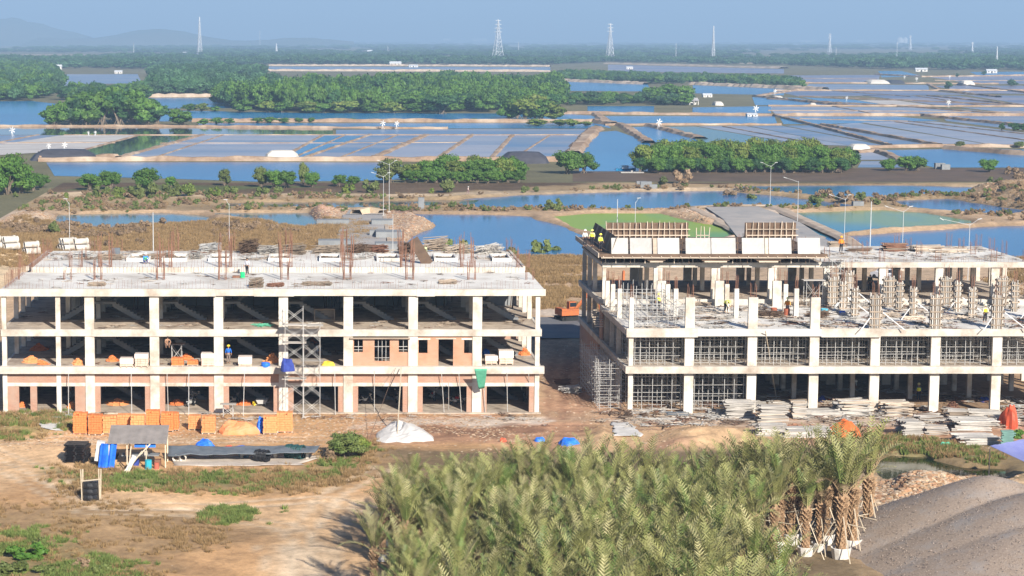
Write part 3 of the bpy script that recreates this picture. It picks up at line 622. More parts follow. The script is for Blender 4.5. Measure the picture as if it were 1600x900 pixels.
# hedge of mangroves on the creek, centre
GH = 'mangroves of the centre hedge on the creek'
for i, (x, y, w, h) in enumerate([(645, 282, 40, 30), (668, 283, 42, 34), (690, 283, 48, 40), (712, 283, 46, 36), (735, 283, 46, 36), (758, 283, 46, 37), (782, 282, 46, 36), (806, 281, 42, 32), (700, 279, 44, 40), (745, 279, 44, 38), (790, 279, 40, 34)]):
    tree_px(x, y, w, h, 'mangrove' if i % 3 else 'yellow', 'dense green mangrove in the hedge on the muddy creek in the centre', GH)
tree_px(610, 286, 46, 40, 'olive', 'olive green tree at the left end of the centre hedge')
tree_px(886, 272, 46, 36, 'mangrove', 'left of two spreading trees on the mud bank by the blue pond'); tree_px(912, 271, 44, 35, 'mangrove', 'right of two spreading trees on the mud bank by the blue pond')
GR = 'mangroves of the long right hedge'
for i in range(26):
    x = 1004 + i * 12.6; row = i % 2; h = 38 + 8 * math.exp(-((i - 8) / 9) ** 2) + random.uniform(-3, 3)
    tree_px(x, 268 - row * 4, 42, h, 'mangrove' if i % 3 else 'yellow', 'dense green mangrove in the long hedge right of centre', GR)
for i in range(9): tree_px(1040 + i * 28, 262, 44, 46, 'yellow', 'dense green mangrove in the long hedge right of centre', GR)
for i in range(22): tree_px(1000 + i * 15, 270 + random.uniform(-1, 1), 26, 24, 'dark' if i % 3 == 0 else 'mangrove', 'low dense growth at the foot of the long right hedge', 'low growth at the foot of the long right hedge')
for i in range(12): tree_px(634 + i * 16, 286 + random.uniform(-1, 1), 24, 20, 'mangrove', 'low dense growth at the foot of the centre hedge', 'low growth at the foot of the centre hedge')
for q in ((1020, 160, 40, 26), (1045, 159, 44, 30), (1068, 158, 40, 26), (1000, 160, 30, 18), (1035, 163, 50, 20)): tree_px(*q, 'mangrove', 'bright green tree of the clump left of the open timber house', 'clump left of the open timber house', mid_crowns)
tree_px(1330, 262, 26, 26, 'dark', 'thinner dark tree at the right end of the long hedge')
tree_px(1388, 267, 30, 20, 'mangrove', 'small round mangrove left of the twin crowned one on the right bank')
tree_px(1416, 267, 34, 24, 'mangrove', 'twin crowned mangrove on the right bank, left half', ); tree_px(1434, 267, 32, 24, 'mangrove', 'twin crowned mangrove on the right bank, right half')
tree_px(1545, 269, 32, 20, 'mangrove', 'lone round mangrove near the right edge above the red mound')
tree_px(1500, 231, 16, 11, 'olive', 'small dark bush on the bank at the far right, left one'); tree_px(1592, 231, 16, 11, 'olive', 'small dark bush on the bank at the right edge')
for x, y, w, h in [(1565, 204, 12, 13), (1584, 205, 22, 14), (1600, 205, 20, 13), (1620, 205, 22, 14)]: tree_px(x, y, w, h, 'dark', 'dark bush standing in the pale pan at the right edge', 'dark bushes in the pale pan at the right edge', mid_crowns)
tree_px(1482, 141, 15, 15, 'dark', 'lone dark round tree among the far right salt pans', src=mid_crowns); tree_px(1581, 135, 20, 12, 'dark', 'dark round tree near the right edge among the far pans', src=mid_crowns)
tree_px(1537, 117, 11, 7, 'dark', 'small dark tree before the far right wood', src=mid_crowns); tree_px(1496, 121, 7, 7, 'dark', 'tiny tree right of the far blue inlet', src=mid_crowns)
# left bank
GL = 'mangroves of the bright clump at the left edge'
for x, y, w, h in [(-8, 305, 60, 60), (12, 304, 62, 56), (34, 302, 52, 46), (-30, 306, 60, 62), (20, 298, 56, 56), (52, 298, 34, 32), (66, 294, 26, 22)]: tree_px(x, y, w, h, 'mangrove', 'bright green mangrove of the big clump at the left edge', GL)
tree_px(140, 298, 40, 26, 'mangrove', 'leftmost round mangrove on the mud flat'); tree_px(173, 296, 34, 32, 'mangrove', 'mangrove touching the left one on the mud flat')
tree_px(228, 295, 46, 34, 'mangrove', 'largest round mangrove on the left mud flat'); tree_px(267, 293, 20, 18, 'mangrove', 'small mangrove right of the largest on the mud flat')
tree_px(351, 290, 22, 27, 'olive', 'lone upright olive tree on the left mud flat'); tree_px(408, 293, 26, 34, 'olive', 'olive tree at the left of the three tree clump'); tree_px(428, 294, 30, 28, 'mangrove', 'middle mangrove of the three tree clump')
tree_px(448, 294, 36, 30, 'mangrove', 'right mangrove of the three tree clump'); tree_px(474, 290, 20, 38, 'olive', 'tall thin pale tree behind the round mangrove'); tree_px(488, 293, 27, 24, 'mangrove', 'round mangrove below the tall thin tree')
tree_px(530, 291, 26, 20, 'mangrove', 'left of the two mangroves left of the centre hedge'); tree_px(553, 291, 22, 18, 'mangrove', 'right of the two mangroves left of the centre hedge')
def shrub_px(px, py, wpx, kind, label, group=None, hz=1.0, name='shrub'):
    p = on_ground(px, py); d = p.y * CP + (H - p.z) * SP; p.z -= .1; return shrub(p, wpx * d / F / 2, kind, label, group, name, hz=hz)
g_ = 'yellow green bushes along the creek bank'
for x, y, w in [(160, 308, 30), (185, 309, 26), (212, 308, 34), (240, 307, 34), (268, 306, 36), (295, 306, 30), (335, 307, 26), (360, 307, 26), (103, 309, 14), (24, 308, 14), (410, 307, 24), (434, 306, 22), (700, 302, 32), (675, 303, 14), (545, 303, 26), (580, 302, 34), (820, 301, 16), (838, 300, 14)]:
    shrub_px(x, y, w, 'yellow' if x % 2 else 'olive', 'yellow green bush on the near bank of the muddy creek', g_, 1.2)
shrub_px(1065, 287, 34, 'dry', 'brown leafless bush on the creek bank', hz=1.3); shrub_px(1038, 289, 24, 'olive', 'low olive bush left of the brown one')
shrub_px(865, 327, 28, 'olive', 'olive bush at the corner where the pond banks meet', hz=1.2)
for x, y, w in [(1140, 302, 24), (1175, 307, 22), (1275, 314, 30), (1320, 315, 34), (1345, 313, 26), (1290, 309, 24), (1580, 272, 22), (1555, 290, 26), (1590, 284, 30)]: shrub_px(x, y, w, 'olive' if x % 2 else 'dry', 'dry olive bush on the bank between the right ponds', 'bushes on the banks between the right ponds', 1.0)
shrub_px(712, 393, 46, 'olive', 'green bush behind the roof at the edge of the large blue pond', hz=1.3)
shrub_px(845, 390, 40, 'olive', 'rounded green bush at the pond edge right of the roof end', hz=1.3); shrub_px(798, 396, 34, 'olive', 'smaller bush left of the rounded one at the pond edge', hz=1.1); shrub_px(868, 387, 24, 'olive', 'small bush right of the rounded one at the pond edge')
shrub_px(84, 366, 26, 'olive', 'single green bush in the brown field behind the left block', hz=1.5)
tree_px(540, 716, 66, 42, 'olive', 'large olive green shrub by the track right of the tarp shelter', name='shrub'); tree_px(560, 712, 40, 30, 'yellow', 'smaller shrub behind the large olive one', name='shrub'); shrub_px(520, 717, 36, 'dry', 'dry brown shrub leaning on the large olive one')
for x, y, w, k in [(40, 870, 70, 'mangrove'), (15, 895, 60, 'olive'), (70, 895, 40, 'olive'), (130, 885, 44, 'dry'), (160, 895, 40, 'olive'), (60, 850, 34, 'olive')]: shrub_px(x, y, w, k, 'low green shrub in the bottom left corner of dry grass', 'low shrubs in the bottom left corner', .7)
for x, y, w in [(1590, 682, 26), (1578, 690, 18)]: shrub_px(x, y, w, 'mangrove', 'fresh green weed clump beside the green sheet fence', 'green weeds beside the sheet fence')
# scrub and grass nobody could count
def tuft_mesh(name, m, n_=26, h=.5, w=.035, spread=.28, seed=0):
    r = random.Random(seed); mb = MB()
    for k in range(n_):
        a = r.uniform(0, 6.28); q = r.uniform(0, spread) ; x, y = math.cos(a) * q, math.sin(a) * q; hh = h * r.uniform(.5, 1.1); l_ = r.uniform(.1, .7) * hh; b_ = r.uniform(0, 6.28)
        tx, ty = math.cos(b_) * w, math.sin(b_) * w
        mb.add([(x - tx, y - ty, 0), (x + tx, y + ty, 0), (x + math.cos(a) * l_ * .5 + tx * .7, y + math.sin(a) * l_ * .5 + ty * .7, hh * .6), (x + math.cos(a) * l_, y + math.sin(a) * l_, hh)], [(0, 1, 2), (0, 2, 3)])
    return mb.mesh(name, m)
TG = mat('dry_grass', (.30, .195, .09), (.20, .135, .06), 2, .8, rnd=.2); TG2 = mat('green_grass', (.10, .16, .035), (.16, .18, .05), 2, .8, rnd=.25)
tufts_dry = [tuft_mesh('tuft_dry', TG, 30, .55, .03, .35, s) for s in range(3)]; tufts_green = [tuft_mesh('tuft_green', TG2, 34, .45, .04, .35, s + 5) for s in range(3)]
def cover(name, polys, meshes, label, n_, s0=1.0, thr=.45, ns=6, seed=70, cat='grass'):
    out = []
    for poly in polys:
        P = [(p.x, p.y) for p in GP(poly)]; A = np.array(P); lo = A.min(0); hi = A.max(0)
        nn = int(n_ * 1.2); fe = .5 if hi[1] < 180 else 1.2; x = rng.uniform(lo[0] - 3, hi[0] + 3, nn); y = rng.uniform(lo[1] - 3, hi[1] + 3, nn); ok = (sdist(x, y, P) + (fbm(x, y, 7, seed + 3) - .5) * 14 * fe + rng.normal(size=nn) * 1.2 * fe > 0) & (fbm(x, y, ns, seed) + rng.normal(size=nn) * .06 > thr) & (x > x0 + 1) & (x < x1 - 1) & (y < y1 - 1)
        for a, b_ in zip(x[ok], y[ok]):
            z = ground_height(a, b_)
            if z > WZ + .2: s = s0 * random.uniform(.6, 1.5); out.append((a, b_, z - .03, s, s, random.uniform(0, 6.28)))
    return scatter(name, out, meshes, label, cat)
cover('dry_grass', [[(-30, 790), (180, 780), (400, 808), (390, 845), (260, 870), (235, 960), (-30, 960)]], tufts_dry, 'brown dry grass in the bottom left corner', 4200, .5, .50, 3)
cover('verge_dry_grass', [[(70, 725), (300, 738), (480, 730), (560, 688), (620, 700), (560, 755), (430, 780), (300, 775), (120, 775)]], tufts_dry, 'brown dry grass on the verge between the tarp shelter and the track', 5500, .6, .45, 2.5, 71)
cover('green_weeds', [[(70, 730), (300, 742), (480, 734), (560, 695), (600, 700), (480, 758), (300, 768), (150, 762)], [(-40, 825), (100, 830), (210, 880), (210, 940), (-40, 940)], [(350, 795), (395, 795), (390, 812), (350, 812)]], tufts_green, 'green weeds on the verges around the track', 6000, .6, .50, 2.5, 72, 'weeds')
cover('pond_side_grass', [[(1365, 680), (1480, 690), (1570, 712), (1560, 722), (1400, 708)], [(1480, 735), (1540, 720), (1570, 735), (1540, 750)], [(-40, 652), (70, 650), (100, 665), (-40, 676)]], tufts_green + tufts_dry, 'short mixed grass round the murky puddle and the left building corner', 3500, .7, .35, 3, 73)
cover('bank_scrub', [[(-60, 303), (500, 303), (720, 307), (1000, 293), (1160, 293), (1400, 306), (1600, 300), (1700, 345), (1400, 350), (1200, 324), (860, 330), (640, 330), (480, 328), (340, 332), (-60, 330)]], tufts_dry + bush_mesh['dry'][:1] + bush_mesh['olive'][:1], 'dry scrub on the banks between the ponds', 9000, .8, .44, 9, 74, 'scrub')
cover('field_scrub', [[(10, 362), (60, 352), (160, 356), (330, 352), (410, 350), (440, 362), (330, 366), (180, 372), (190, 400), (130, 398), (90, 376), (20, 372)]], bush_mesh['dry'] + tufts_dry, 'brown leafless scrub in the field behind the left block', 2600, .85, .52, 8, 75, 'scrub')
cover('field_grass', [[(-60, 350), (560, 345), (560, 420), (-60, 420)], [(790, 385), (910, 388), (900, 480), (790, 480)], [(1560, 385), (1700, 380), (1700, 520), (1600, 520)]], tufts_dry, 'dry grass in the fields behind the two blocks', 16000, .9, .30, 10, 76)
def stone_mesh(seed):
    r = random.Random(seed); bm = bmesh.new(); bmesh.ops.create_icosphere(bm, subdivisions=1, radius=.5)
    for v in bm.verts: v.co *= r.uniform(.6, 1.2); v.co.z *= .6
    me = bpy.data.meshes.new('stone'); bm.to_mesh(me); bm.free(); me.materials.append([mat('pale_stone', (.46, .37, .27), (.34, .25, .17), 3, .9, rnd=.3), mat('brown_clod', (.34, .22, .13), (.26, .17, .10), 3, .95, rnd=.3), mat('rubble_red', (.42, .24, .14), (.32, .19, .11), 3, .9, rnd=.3)][seed % 3]); return me
STN = [stone_mesh(s) for s in range(6)]
cover('loose_stones', [[(-30, 648), (560, 650), (900, 655), (900, 690), (560, 690), (-30, 700)], [(845, 530), (985, 530), (1700, 645), (1700, 700), (850, 700)]], STN, 'loose stones, clods and broken brick on the working strip', 16000, .22, .40, 4, 77, 'rubble')
cover('scattered_stones', [[(-30, 700), (620, 690), (620, 940), (-30, 940)]], STN, 'scattered stones and clods on the bare track', 3500, .12, .45, 4, 78, 'stones')
cover('bank_rubble', [[(460, 325), (560, 326), (520, 395), (440, 395)], [(600, 330), (700, 352), (650, 395), (615, 395)], [(1040, 322), (1100, 330), (1170, 400), (1120, 400)], [(-60, 322), (110, 340), (60, 355), (-60, 355)], [(1500, 292), (1700, 285), (1700, 335), (1500, 312)], [(1440, 440), (1700, 440), (1700, 520), (1440, 510)], [(1330, 752), (1560, 745), (1540, 775), (1360, 790)]], STN, 'broken clods on the dumped earth around the ponds and the dead end roads', 8000, .42, .35, 5, 79, 'rubble')
for q, w in (([(-100, 94), (180, 95), (300, 94)], 30), ([(520, 93), (700, 94.5), (800, 94)], 26), ([(900, 91), (1050, 92)], 30), ([(1150, 99), (1400, 98), (1700, 99)], 24), ([(40, 86), (380, 87)], 45), ([(600, 85), (1000, 84)], 45), ([(1180, 88), (1640, 89)], 40)): bank(q, w, 1.0, BANKP)
# ------------------------------------------------------------------ air
def haze():
    m = bpy.data.materials.new('haze_air'); m.use_nodes = True; n_ = m.node_tree.nodes; n_.remove(n_['Principled BSDF'])
    v = n_.new('ShaderNodeVolumePrincipled'); v.inputs['Color'].default_value = (.47, .71, 1.0, 1); v.inputs['Density'].default_value = 0.00019; v.inputs['Anisotropy'].default_value = 0.0
    m.node_tree.links.new(v.outputs[0], n_['Material Output'].inputs['Volume'])
    tag(MB().box(-20000, 20000, -120, 19000, -3.5, 330).build('haze', m), kind='stuff')
haze()

# ================================================================== THE TWO CONCRETE SHELLS
CONC = mat('raw_concrete', (.60, .56, .49), (.47, .43, .37), .9, .85, (.33, .27, .21), .4, bump=.3, bscale=3, world_pos=True)
COLM = mat('column_concrete', (.66, .62, .55), (.54, .50, .43), .8, .85, (.36, .29, .22), .55, bump=.25, bscale=4, world_pos=True)
SLAB = mat('slab_top_concrete', (.74, .72, .66), (.63, .60, .55), .25, .9, (.42, .38, .33), .16, bump=.3, bscale=2, world_pos=True)
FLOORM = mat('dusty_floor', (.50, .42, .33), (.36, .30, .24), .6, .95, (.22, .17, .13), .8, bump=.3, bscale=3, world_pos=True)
BRICK = brick_mat('brickwork', (.42, .20, .125), (.32, .145, .09), (.40, .30, .23))
BRICKO = brick_mat('orange_brickwork', (.52, .21, .10), (.40, .155, .075), (.46, .33, .24))
GREYW = mat('grey_plaster', (.25, .26, .26), (.18, .19, .20), .5, .9, world_pos=True)
RUST = mat('rusty_rebar', (.15, .07, .045), (.22, .115, .075), 3, .8); STEEL = mat('galvanised_tube', (.58, .58, .56), (.40, .38, .35), 2, .5, metal=.2)
WOOD = mat('weathered_timber', (.36, .29, .22), (.24, .19, .145), 1.2, .9, rnd=.3, stretch=(.3, 3, 3)); PLY = mat('grey_plywood', (.46, .45, .43), (.36, .35, .33), .8, .8, (.58, .56, .52), .5, rnd=.12)
DARKW = mat('dark_formply', (.10, .065, .045), (.16, .105, .07), 1.2, .8, rnd=.25); PALEW = mat('pale_sawn_timber', (.56, .47, .37), (.44, .36, .28), 1.5, .85, rnd=.25, stretch=(.3, 3, 3))
GREYP = mat('grey_scaffold_plank', (.46, .43, .39), (.34, .315, .28), 1.5, .85, rnd=.28, stretch=(.3, 3, 3))
ROWS = [187.7, 195.3, 199.9, 203.7, 209.2, 213.2, 217.2]
def bx(name, m, par, x0, x1, y0, y1, z0, z1):
    # mesh origin in the box's own corner centre so that noise differs by place
    return MB().box(x0, x1, y0, y1, z0, z1).build(name, m, par)
_cm = {}
def colmesh(w, d, h, m):
    k = (round(w, 2), round(d, 2), round(h, 2), m.name)
    if k not in _cm: _cm[k] = box_mesh('column', w, d, h, m)
    return _cm[k]
def column(par, x, y, z0, z1, wide, m=COLM): return link('column', colmesh(.86 if wide else .42, .42 if wide else .40, z1 - z0, m), par, (x, y, z0))
def rebars(par, x, y, z, h, n_=10, w=.6, d=.3, name='starter_bars', seed=0):
    r = random.Random(seed + int(x * 10)); mb = MB()
    for k in range(n_):
        a = k / n_ * 6.283; px = (w / 2) * (1 if math.cos(a) > 0 else -1) * (.5 + .5 * abs(math.cos(a))); py = d / 2 * math.sin(a); hh = h * r.uniform(.75, 1.05)
        mb.bar((px, py, -.05), (px + r.uniform(-.12, .12) * h / 3, py + r.uniform(-.12, .12) * h / 3, hh), .018 + .009 * (h > 2), 3)
    for k in range(int(h * .8)):
        zz = .15 + k * .28; mb.bar((-w / 2, -d / 2, zz), (w / 2, -d / 2, zz), .012, 3); mb.bar((-w / 2, d / 2, zz), (w / 2, d / 2, zz), .012, 3)
    return mb.build(name, RUST, par, (x, y, z))
def short_bars(par, xa, xb, y, z, step=.45, h=.55, seed=0):
    r = random.Random(seed); mb = MB(); x = xa
    while x < xb:
        hh = h * r.uniform(.6, 1.25)
        if r.random() > .12: mb.bar((x, 0, -.02), (x + r.uniform(-.06, .06), r.uniform(-.05, .05), hh), .012, 3)
        x += step * r.uniform(.6, 1.3)
    return mb.build('starter_bars', RUST, par, (0, y, z))

# ------------------------------------------------------------------ left block
LB = empty('unfinished_building', (0, 0, 0)); tag(LB, 'long three storey concrete shell with brick shop fronts and pale flat roof, on the left', 'building')
lx = [(8, 0), (92, 0), (141, 1), (242, 1), (342, 1), (443, 1), (544, 1), (645, 1), (745, 1), (839, 0)]
LX = [((p - 500) * 190 / 3200, w) for p, w in lx]
F1, F2, RF, RU = 4.42, 7.85, 11.62, 12.08
levels = [(0.12, F1 - .6), (F1, F2 - .55), (F2, RF - .6)]
for li, (za, zb) in enumerate(levels):
    for ri, yy in enumerate(ROWS):
        for xi, (x, w) in enumerate(LX):
            column(LB, x, yy, za, zb + (.15 if ri else 0), bool(w) and ri in (0, 3, 6))
bx('ground_slab', FLOORM, LB, -29.5, 20.5, 187.2, 217.6, -.3, .12)
for nm, z, t in (('floor_slab', F1, .22), ('floor_slab', F2, .22)):
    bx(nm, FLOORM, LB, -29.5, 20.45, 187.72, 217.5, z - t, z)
    for yy in ROWS[1:]: bx('beam', CONC, LB, -29.4, 20.4, yy - .14, yy + .14, z - .55, z - t - .002)
    for x, w in LX: bx('beam', CONC, LB, x - .13, x + .13, 187.9, 217.3, z - .5, z - t - .004)
bx('edge_beam', CONC, LB, -29.6, 20.75, 187.05, 187.715, F1 - .62, F1 + .06)
seg = [-29.5, -21.1, 2.9, 20.5]
for i in range(3): bx('edge_beam', CONC, LB, seg[i] + .01, seg[i + 1], 187.40 - .012 * i, 187.715, F2 - .58 - .03 * (i % 2), F2 + .05)
seg = [-29.6, -9.6, -6.1, -2.4, 8.9, 10.6, 20.8]
for i in range(6): bx('edge_beam', CONC, LB, seg[i] + .01, seg[i + 1], 187.22 + .02 * (i % 2), 187.6, RF - .62 + .05 * (i % 2), RF + .07 - .04 * (i % 2))
bx('roof_slab', SLAB, LB, -29.5, 20.7, 187.605, 201.5, RF - .2, RF)
bx('roof_slab', SLAB, LB, -28.5, 20.2, 201.505, 217.5, RU - .3, RU); bx('roof_step_beam', CONC, LB, -28.55, 20.25, 201.35, 201.50, RF - .5, RU + .03)
for x, w in LX: bx('beam', CONC, LB, x - .13, x + .13, 187.9, 217.3, RF - .5, RF - .21)
for yy in ROWS[1:]: bx('beam', CONC, LB, -29.4, 20.3, yy - .14, yy + .14, RF - .55, RF - .22)
for s, xx in ((-1, -29.45), (1, 20.4)):
    for z in (F1, F2): bx('edge_beam', CONC, LB, xx - .12, xx + .12, 187.73, 217.4, z - .5, z + .04)
    bx('roof_kerb', CONC, LB, xx - .12 + (.5 if s < 0 else -.2), xx + .12 + (.5 if s < 0 else -.2), 201.52, 217.4, RU - .3, RU + .12)
# white joint lines on the roof and low walls left on it
# brick shop fronts
def shopfront(xa, xb, oa, ob):
    y0_, y1_ = 187.62, 187.80
    bx('brick_wall', BRICK, LB, xa, xb, y0_, y1_, 2.88, F1 - .62)
    bx('lintel', COLM, LB, xa, xb, y0_ - .03, y1_ + .03, 2.55, 2.877)
    if oa - xa > .05: bx('brick_pier', BRICK, LB, xa, oa, y0_, y1_, .12, 2.547)
    if xb - ob > .05: bx('brick_pier', BRICK, LB, ob, xb, y0_, y1_, .12, 2.547)
bay = [(LX[i][0] + (.43 if LX[i][1] else .21), LX[i + 1][0] - (.43 if LX[i + 1][1] else .21)) for i in range(9)]
for i in range(2, 9):
    a, b_ = bay[i]; shopfront(a + .003, b_ - .003, a + .50, b_ - .50)
a, b_ = bay[0]; shopfront(a + .003, b_ - .003, a + 1.05, b_ - .02); bx('brick_pier', BRICK, LB, a + 2.1, a + 2.72, 187.62, 187.80, .12, 2.547)
a, b_ = bay[1]; shopfront(a + .003, b_ - .003, a + .05, b_ - 1.0)
bx('side_wall', BRICK, LB, -29.42, -29.24, 187.95, 217.2, .12, F1 - .62)
bx('side_wall', BRICK, LB, 20.1, 20.28, 187.95, 217.2, .12, F1 - .62)
# first floor: two walled bays
def walled(i, opens, m, z0=F1, z1=F2 - .9, y0_=187.62):
    a, b_ = bay[i]; xsn = sorted({a + .003, b_ - .003} | {q for o in opens for q in o[:2]})
    for xa, xb in zip(xsn[:-1], xsn[1:]):
        cut = [o for o in opens if o[0] <= xa + 1e-6 and o[1] >= xb - 1e-6]
        if not cut: bx('brick_wall', m, LB, xa, xb, y0_, y0_ + .2, z0, z1)
        else:
            _, _, za, zb = cut[0]
            if za > z0 + .02: bx('brick_wall', m, LB, xa, xb, y0_, y0_ + .2, z0, za)
            if zb < z1 - .02: bx('brick_wall', m, LB, xa, xb, y0_, y0_ + .2, zb, z1)
def X_(px): return (px - 500) * 189.8 / 3200
walled(6, [(X_(553), X_(567), 5.75, 7.0), (X_(585), X_(609), 4.9, 7.0), (X_(623), X_(637.3), 5.75, 7.0)], BRICKO, z1=7.0)
walled(7, [(X_(654), X_(668), 5.65, 6.9), (X_(685), X_(708), 4.42, 6.95), (X_(725), X_(739), 5.65, 6.9)], BRICKO, z1=F2 - .58)
bx('window_hood', WOOD, LB, bay[6][0] - .3, bay[6][1] + .15, 187.3, 187.9, 7.005, 7.14)
for (xa, xb, za) in ((X_(553), X_(567), 5.75), (X_(585), X_(609), 4.9), (X_(623), X_(637.3), 5.75)):
    w_ = MB(); n_ = 2 if xb - xa < 1 else 4
    for k in range(1, n_): w_.bar((xa + (xb - xa) * k / n_, 187.72, za), (xa + (xb - xa) * k / n_, 187.72, 7.0), .03, 4)
    w_.bar((xa, 187.72, 6.25), (xb, 187.72, 6.25), .035, 4); w_.bar((xa, 187.72, 5.2 if n_ == 4 else 5.95), (xb, 187.72, 5.2 if n_ == 4 else 5.95), .03, 4); w_.build('window_grille', STEEL, LB)
for (xa, xb) in ((X_(654), X_(668)), (X_(685), X_(708)), (X_(725), X_(739))): bx('lintel', COLM, LB, xa - .25, xb + .25, 187.59, 187.84, 6.905 if xb - xa < 1 else 6.955, 7.06)
# rear and cross walls that close the dark storeys
bx('rear_wall', BRICK, LB, -29.1, 20.0, 205.2, 205.4, .12, F1 - .25)
i = 0
for x, w in LX[:-1]:
    xb = LX[i + 1][0]; i += 1
    bx('rear_wall', BRICK, LB, x + .2, x + (xb - x) * .36, 205.2, 205.4, F1, F2 - .25); bx('rear_wall', BRICK, LB, x + (xb - x) * .70, xb - .2, 205.2, 205.4, F1, F2 - .25)
    bx('rear_wall', BRICK, LB, x + (xb - x) * .36 + .003, x + (xb - x) * .70 - .003, 205.2, 205.4, F1, F1 + 1.5 if i % 3 else F2 - 1.3)
    if i > 1: bx('rear_wall', GREYW, LB, x + .5, xb - (.3 if i % 2 else 1.7), 204.9, 205.1, F2, F2 + 1.75)
    if i > 1: bx('partition_wall', GREYW, LB, x + .15, x + 1.7, 198.0, 198.2, F2 + 1.75, RF - .62)
for x, w in LX[2:-1]:
    bx('party_wall', BRICK, LB, x - .1, x + .1, 195.6, 205.1, .12, F1 - .56)
# stairs: one flight up to a landing in each bay and storey
def stair_mesh(rise=1.75, run=3.0, w=1.1):
    mb = MB(); n_ = 9
    for k in range(n_):
        xa = run * (1 - (k + 1) / n_); xb = run * (1 - k / n_); zt = rise * (k + 1) / n_
        mb.add([(xa, 0, zt - .45 if k > 1 else 0), (xb, 0, max(0, zt - .64)), (xb, w, max(0, zt - .64)), (xa, w, zt - .45 if k > 1 else 0), (xa, 0, zt), (xb, 0, zt), (xb, w, zt), (xa, w, zt)], [(3, 2, 1, 0), (4, 5, 6, 7), (0, 1, 5, 4), (1, 2, 6, 5), (2, 3, 7, 6), (3, 0, 4, 7)])
    mb.box(-1.2, -.002, 0, w * 2 + .2, rise - .2, rise)
    mb.add([(0, w + .2, rise - .2), (0, w * 2 + .2, rise - .2), (2.6, w * 2 + .2, rise + 1.45), (2.6, w + .2, rise + 1.45), (0, w + .2, rise + .15), (0, w * 2 + .2, rise + .15), (2.6, w * 2 + .2, rise + 1.75), (2.6, w + .2, rise + 1.75)], [(0, 1, 2, 3), (7, 6, 5, 4), (0, 3, 7, 4), (1, 5, 6, 2), (3, 2, 6, 7)])
    return mb.mesh('staircase', GREYW)
SM = stair_mesh()
for i, (x, w) in enumerate(LX[1:-1]):
    for z in (.12, F1, F2): link('staircase', SM, LB, (x + 1.45, 194.2, z), sc=(-1, 1, 1) if i == 0 else (1, 1, 1)) if i else link('staircase', SM, LB, (x - 1.2 + 3.4, 194.2, z), sc=(-1, 1, 1))
r_ = random.Random(77); _rp = MB().bar((0, 0, 0), (0, 0, 3.15), .045, 4).mesh('prop', DARKW); _rr = MB().bar((0, 0, 0), (1, 0, 0), .05, 4).mesh('rail', DARKW)
for i in range(1, 9):
    xa, xb = LX[i][0] + .5, LX[i + 1][0] - .5
    for z in (F2,):
        for k in range(11): link('rear_prop', _rp, LB, (r_.uniform(xa, xb), r_.uniform(201.0, 209.0), z), (0, R(r_.uniform(-7, 7)), 0))
        for k in range(2): link('rear_rail', _rr, LB, (xa, 202.5, z + r_.uniform(2.2, 3.0)), (0, R(r_.uniform(-3, 3)), 0), (xb - xa, 1, 1))
# rebar on the roof: tall rusty clusters on the step line and over the party walls
for i, (x, w) in enumerate(LX):
    tall = 3.4 if 2 <= i <= 8 else 1.8
    rebars(LB, x, 201.9, RU, tall, 14, 1.3, .6, seed=1); rebars(LB, x, 195.2, RF, tall * (.95 if i in (3, 4, 5, 6, 7) else .6), 10, .8, .5, seed=2)
    rebars(LB, x, 209.0, RU, 1.6, 6, .5, .4, seed=3); rebars(LB, x, 216.9, RU, 2.6 if 3 <= i <= 7 else 1.5, 8, .6, .4, seed=4)
    if i < 9:
        xb = LX[i + 1][0]; short_bars(LB, x + .4, xb - .4, 188.2, RF, .3, .7, i); short_bars(LB, x + .3, xb - .3, 201.25, RF, .33, .75, i + 20); short_bars(LB, x + .3, xb - .3, 201.8, RU, .4, .7, i + 40); short_bars(LB, x + .3, xb - .3, 208.8, RU, .5, .6, i + 60)
r_ = random.Random(5)
for yy in np.arange(188.5, 217, 1.0): rebars(LB, -29.1 + (.6 if yy > 201 else 0), yy, RF + (.4 if yy > 201 else 0), r_.uniform(.8, 1.7), 3, .2, .3, seed=int(yy))
# raised kerbs round the roof openings
def skylight(px, wpx):
    x = (px - 500) * 208 / 3200; w = wpx * 208 / 3200 / 2; o = MB(); y0_, y1_ = 207.2, 211.6; z = RU
    for a in ((x - w, x + w, y0_, y0_ + .18), (x - w, x + w, y1_ - .18, y1_), (x - w, x - w + .18, y0_ + .181, y1_ - .181), (x + w - .18, x + w, y0_ + .181, y1_ - .181)): o.box(*a, z, z + .34)
    k = o.build('opening_kerb', SLAB, LB); MB().box(x - w + .19, x + w - .19, y0_ + .19, y1_ - .19, z + .004, z + .05).build('dark_opening_panel', mat('painted_interior_shade', (.05, .04, .035), (.09, .07, .055), 1, .9), k)  # dark slab lying on the roof; the opening's inner shade is its colour
for px, w in ((215, 36), (272, 40), (342, 34), (437, 36), (516, 34), (607, 36), (697, 36), (785, 30)): skylight(px, w)

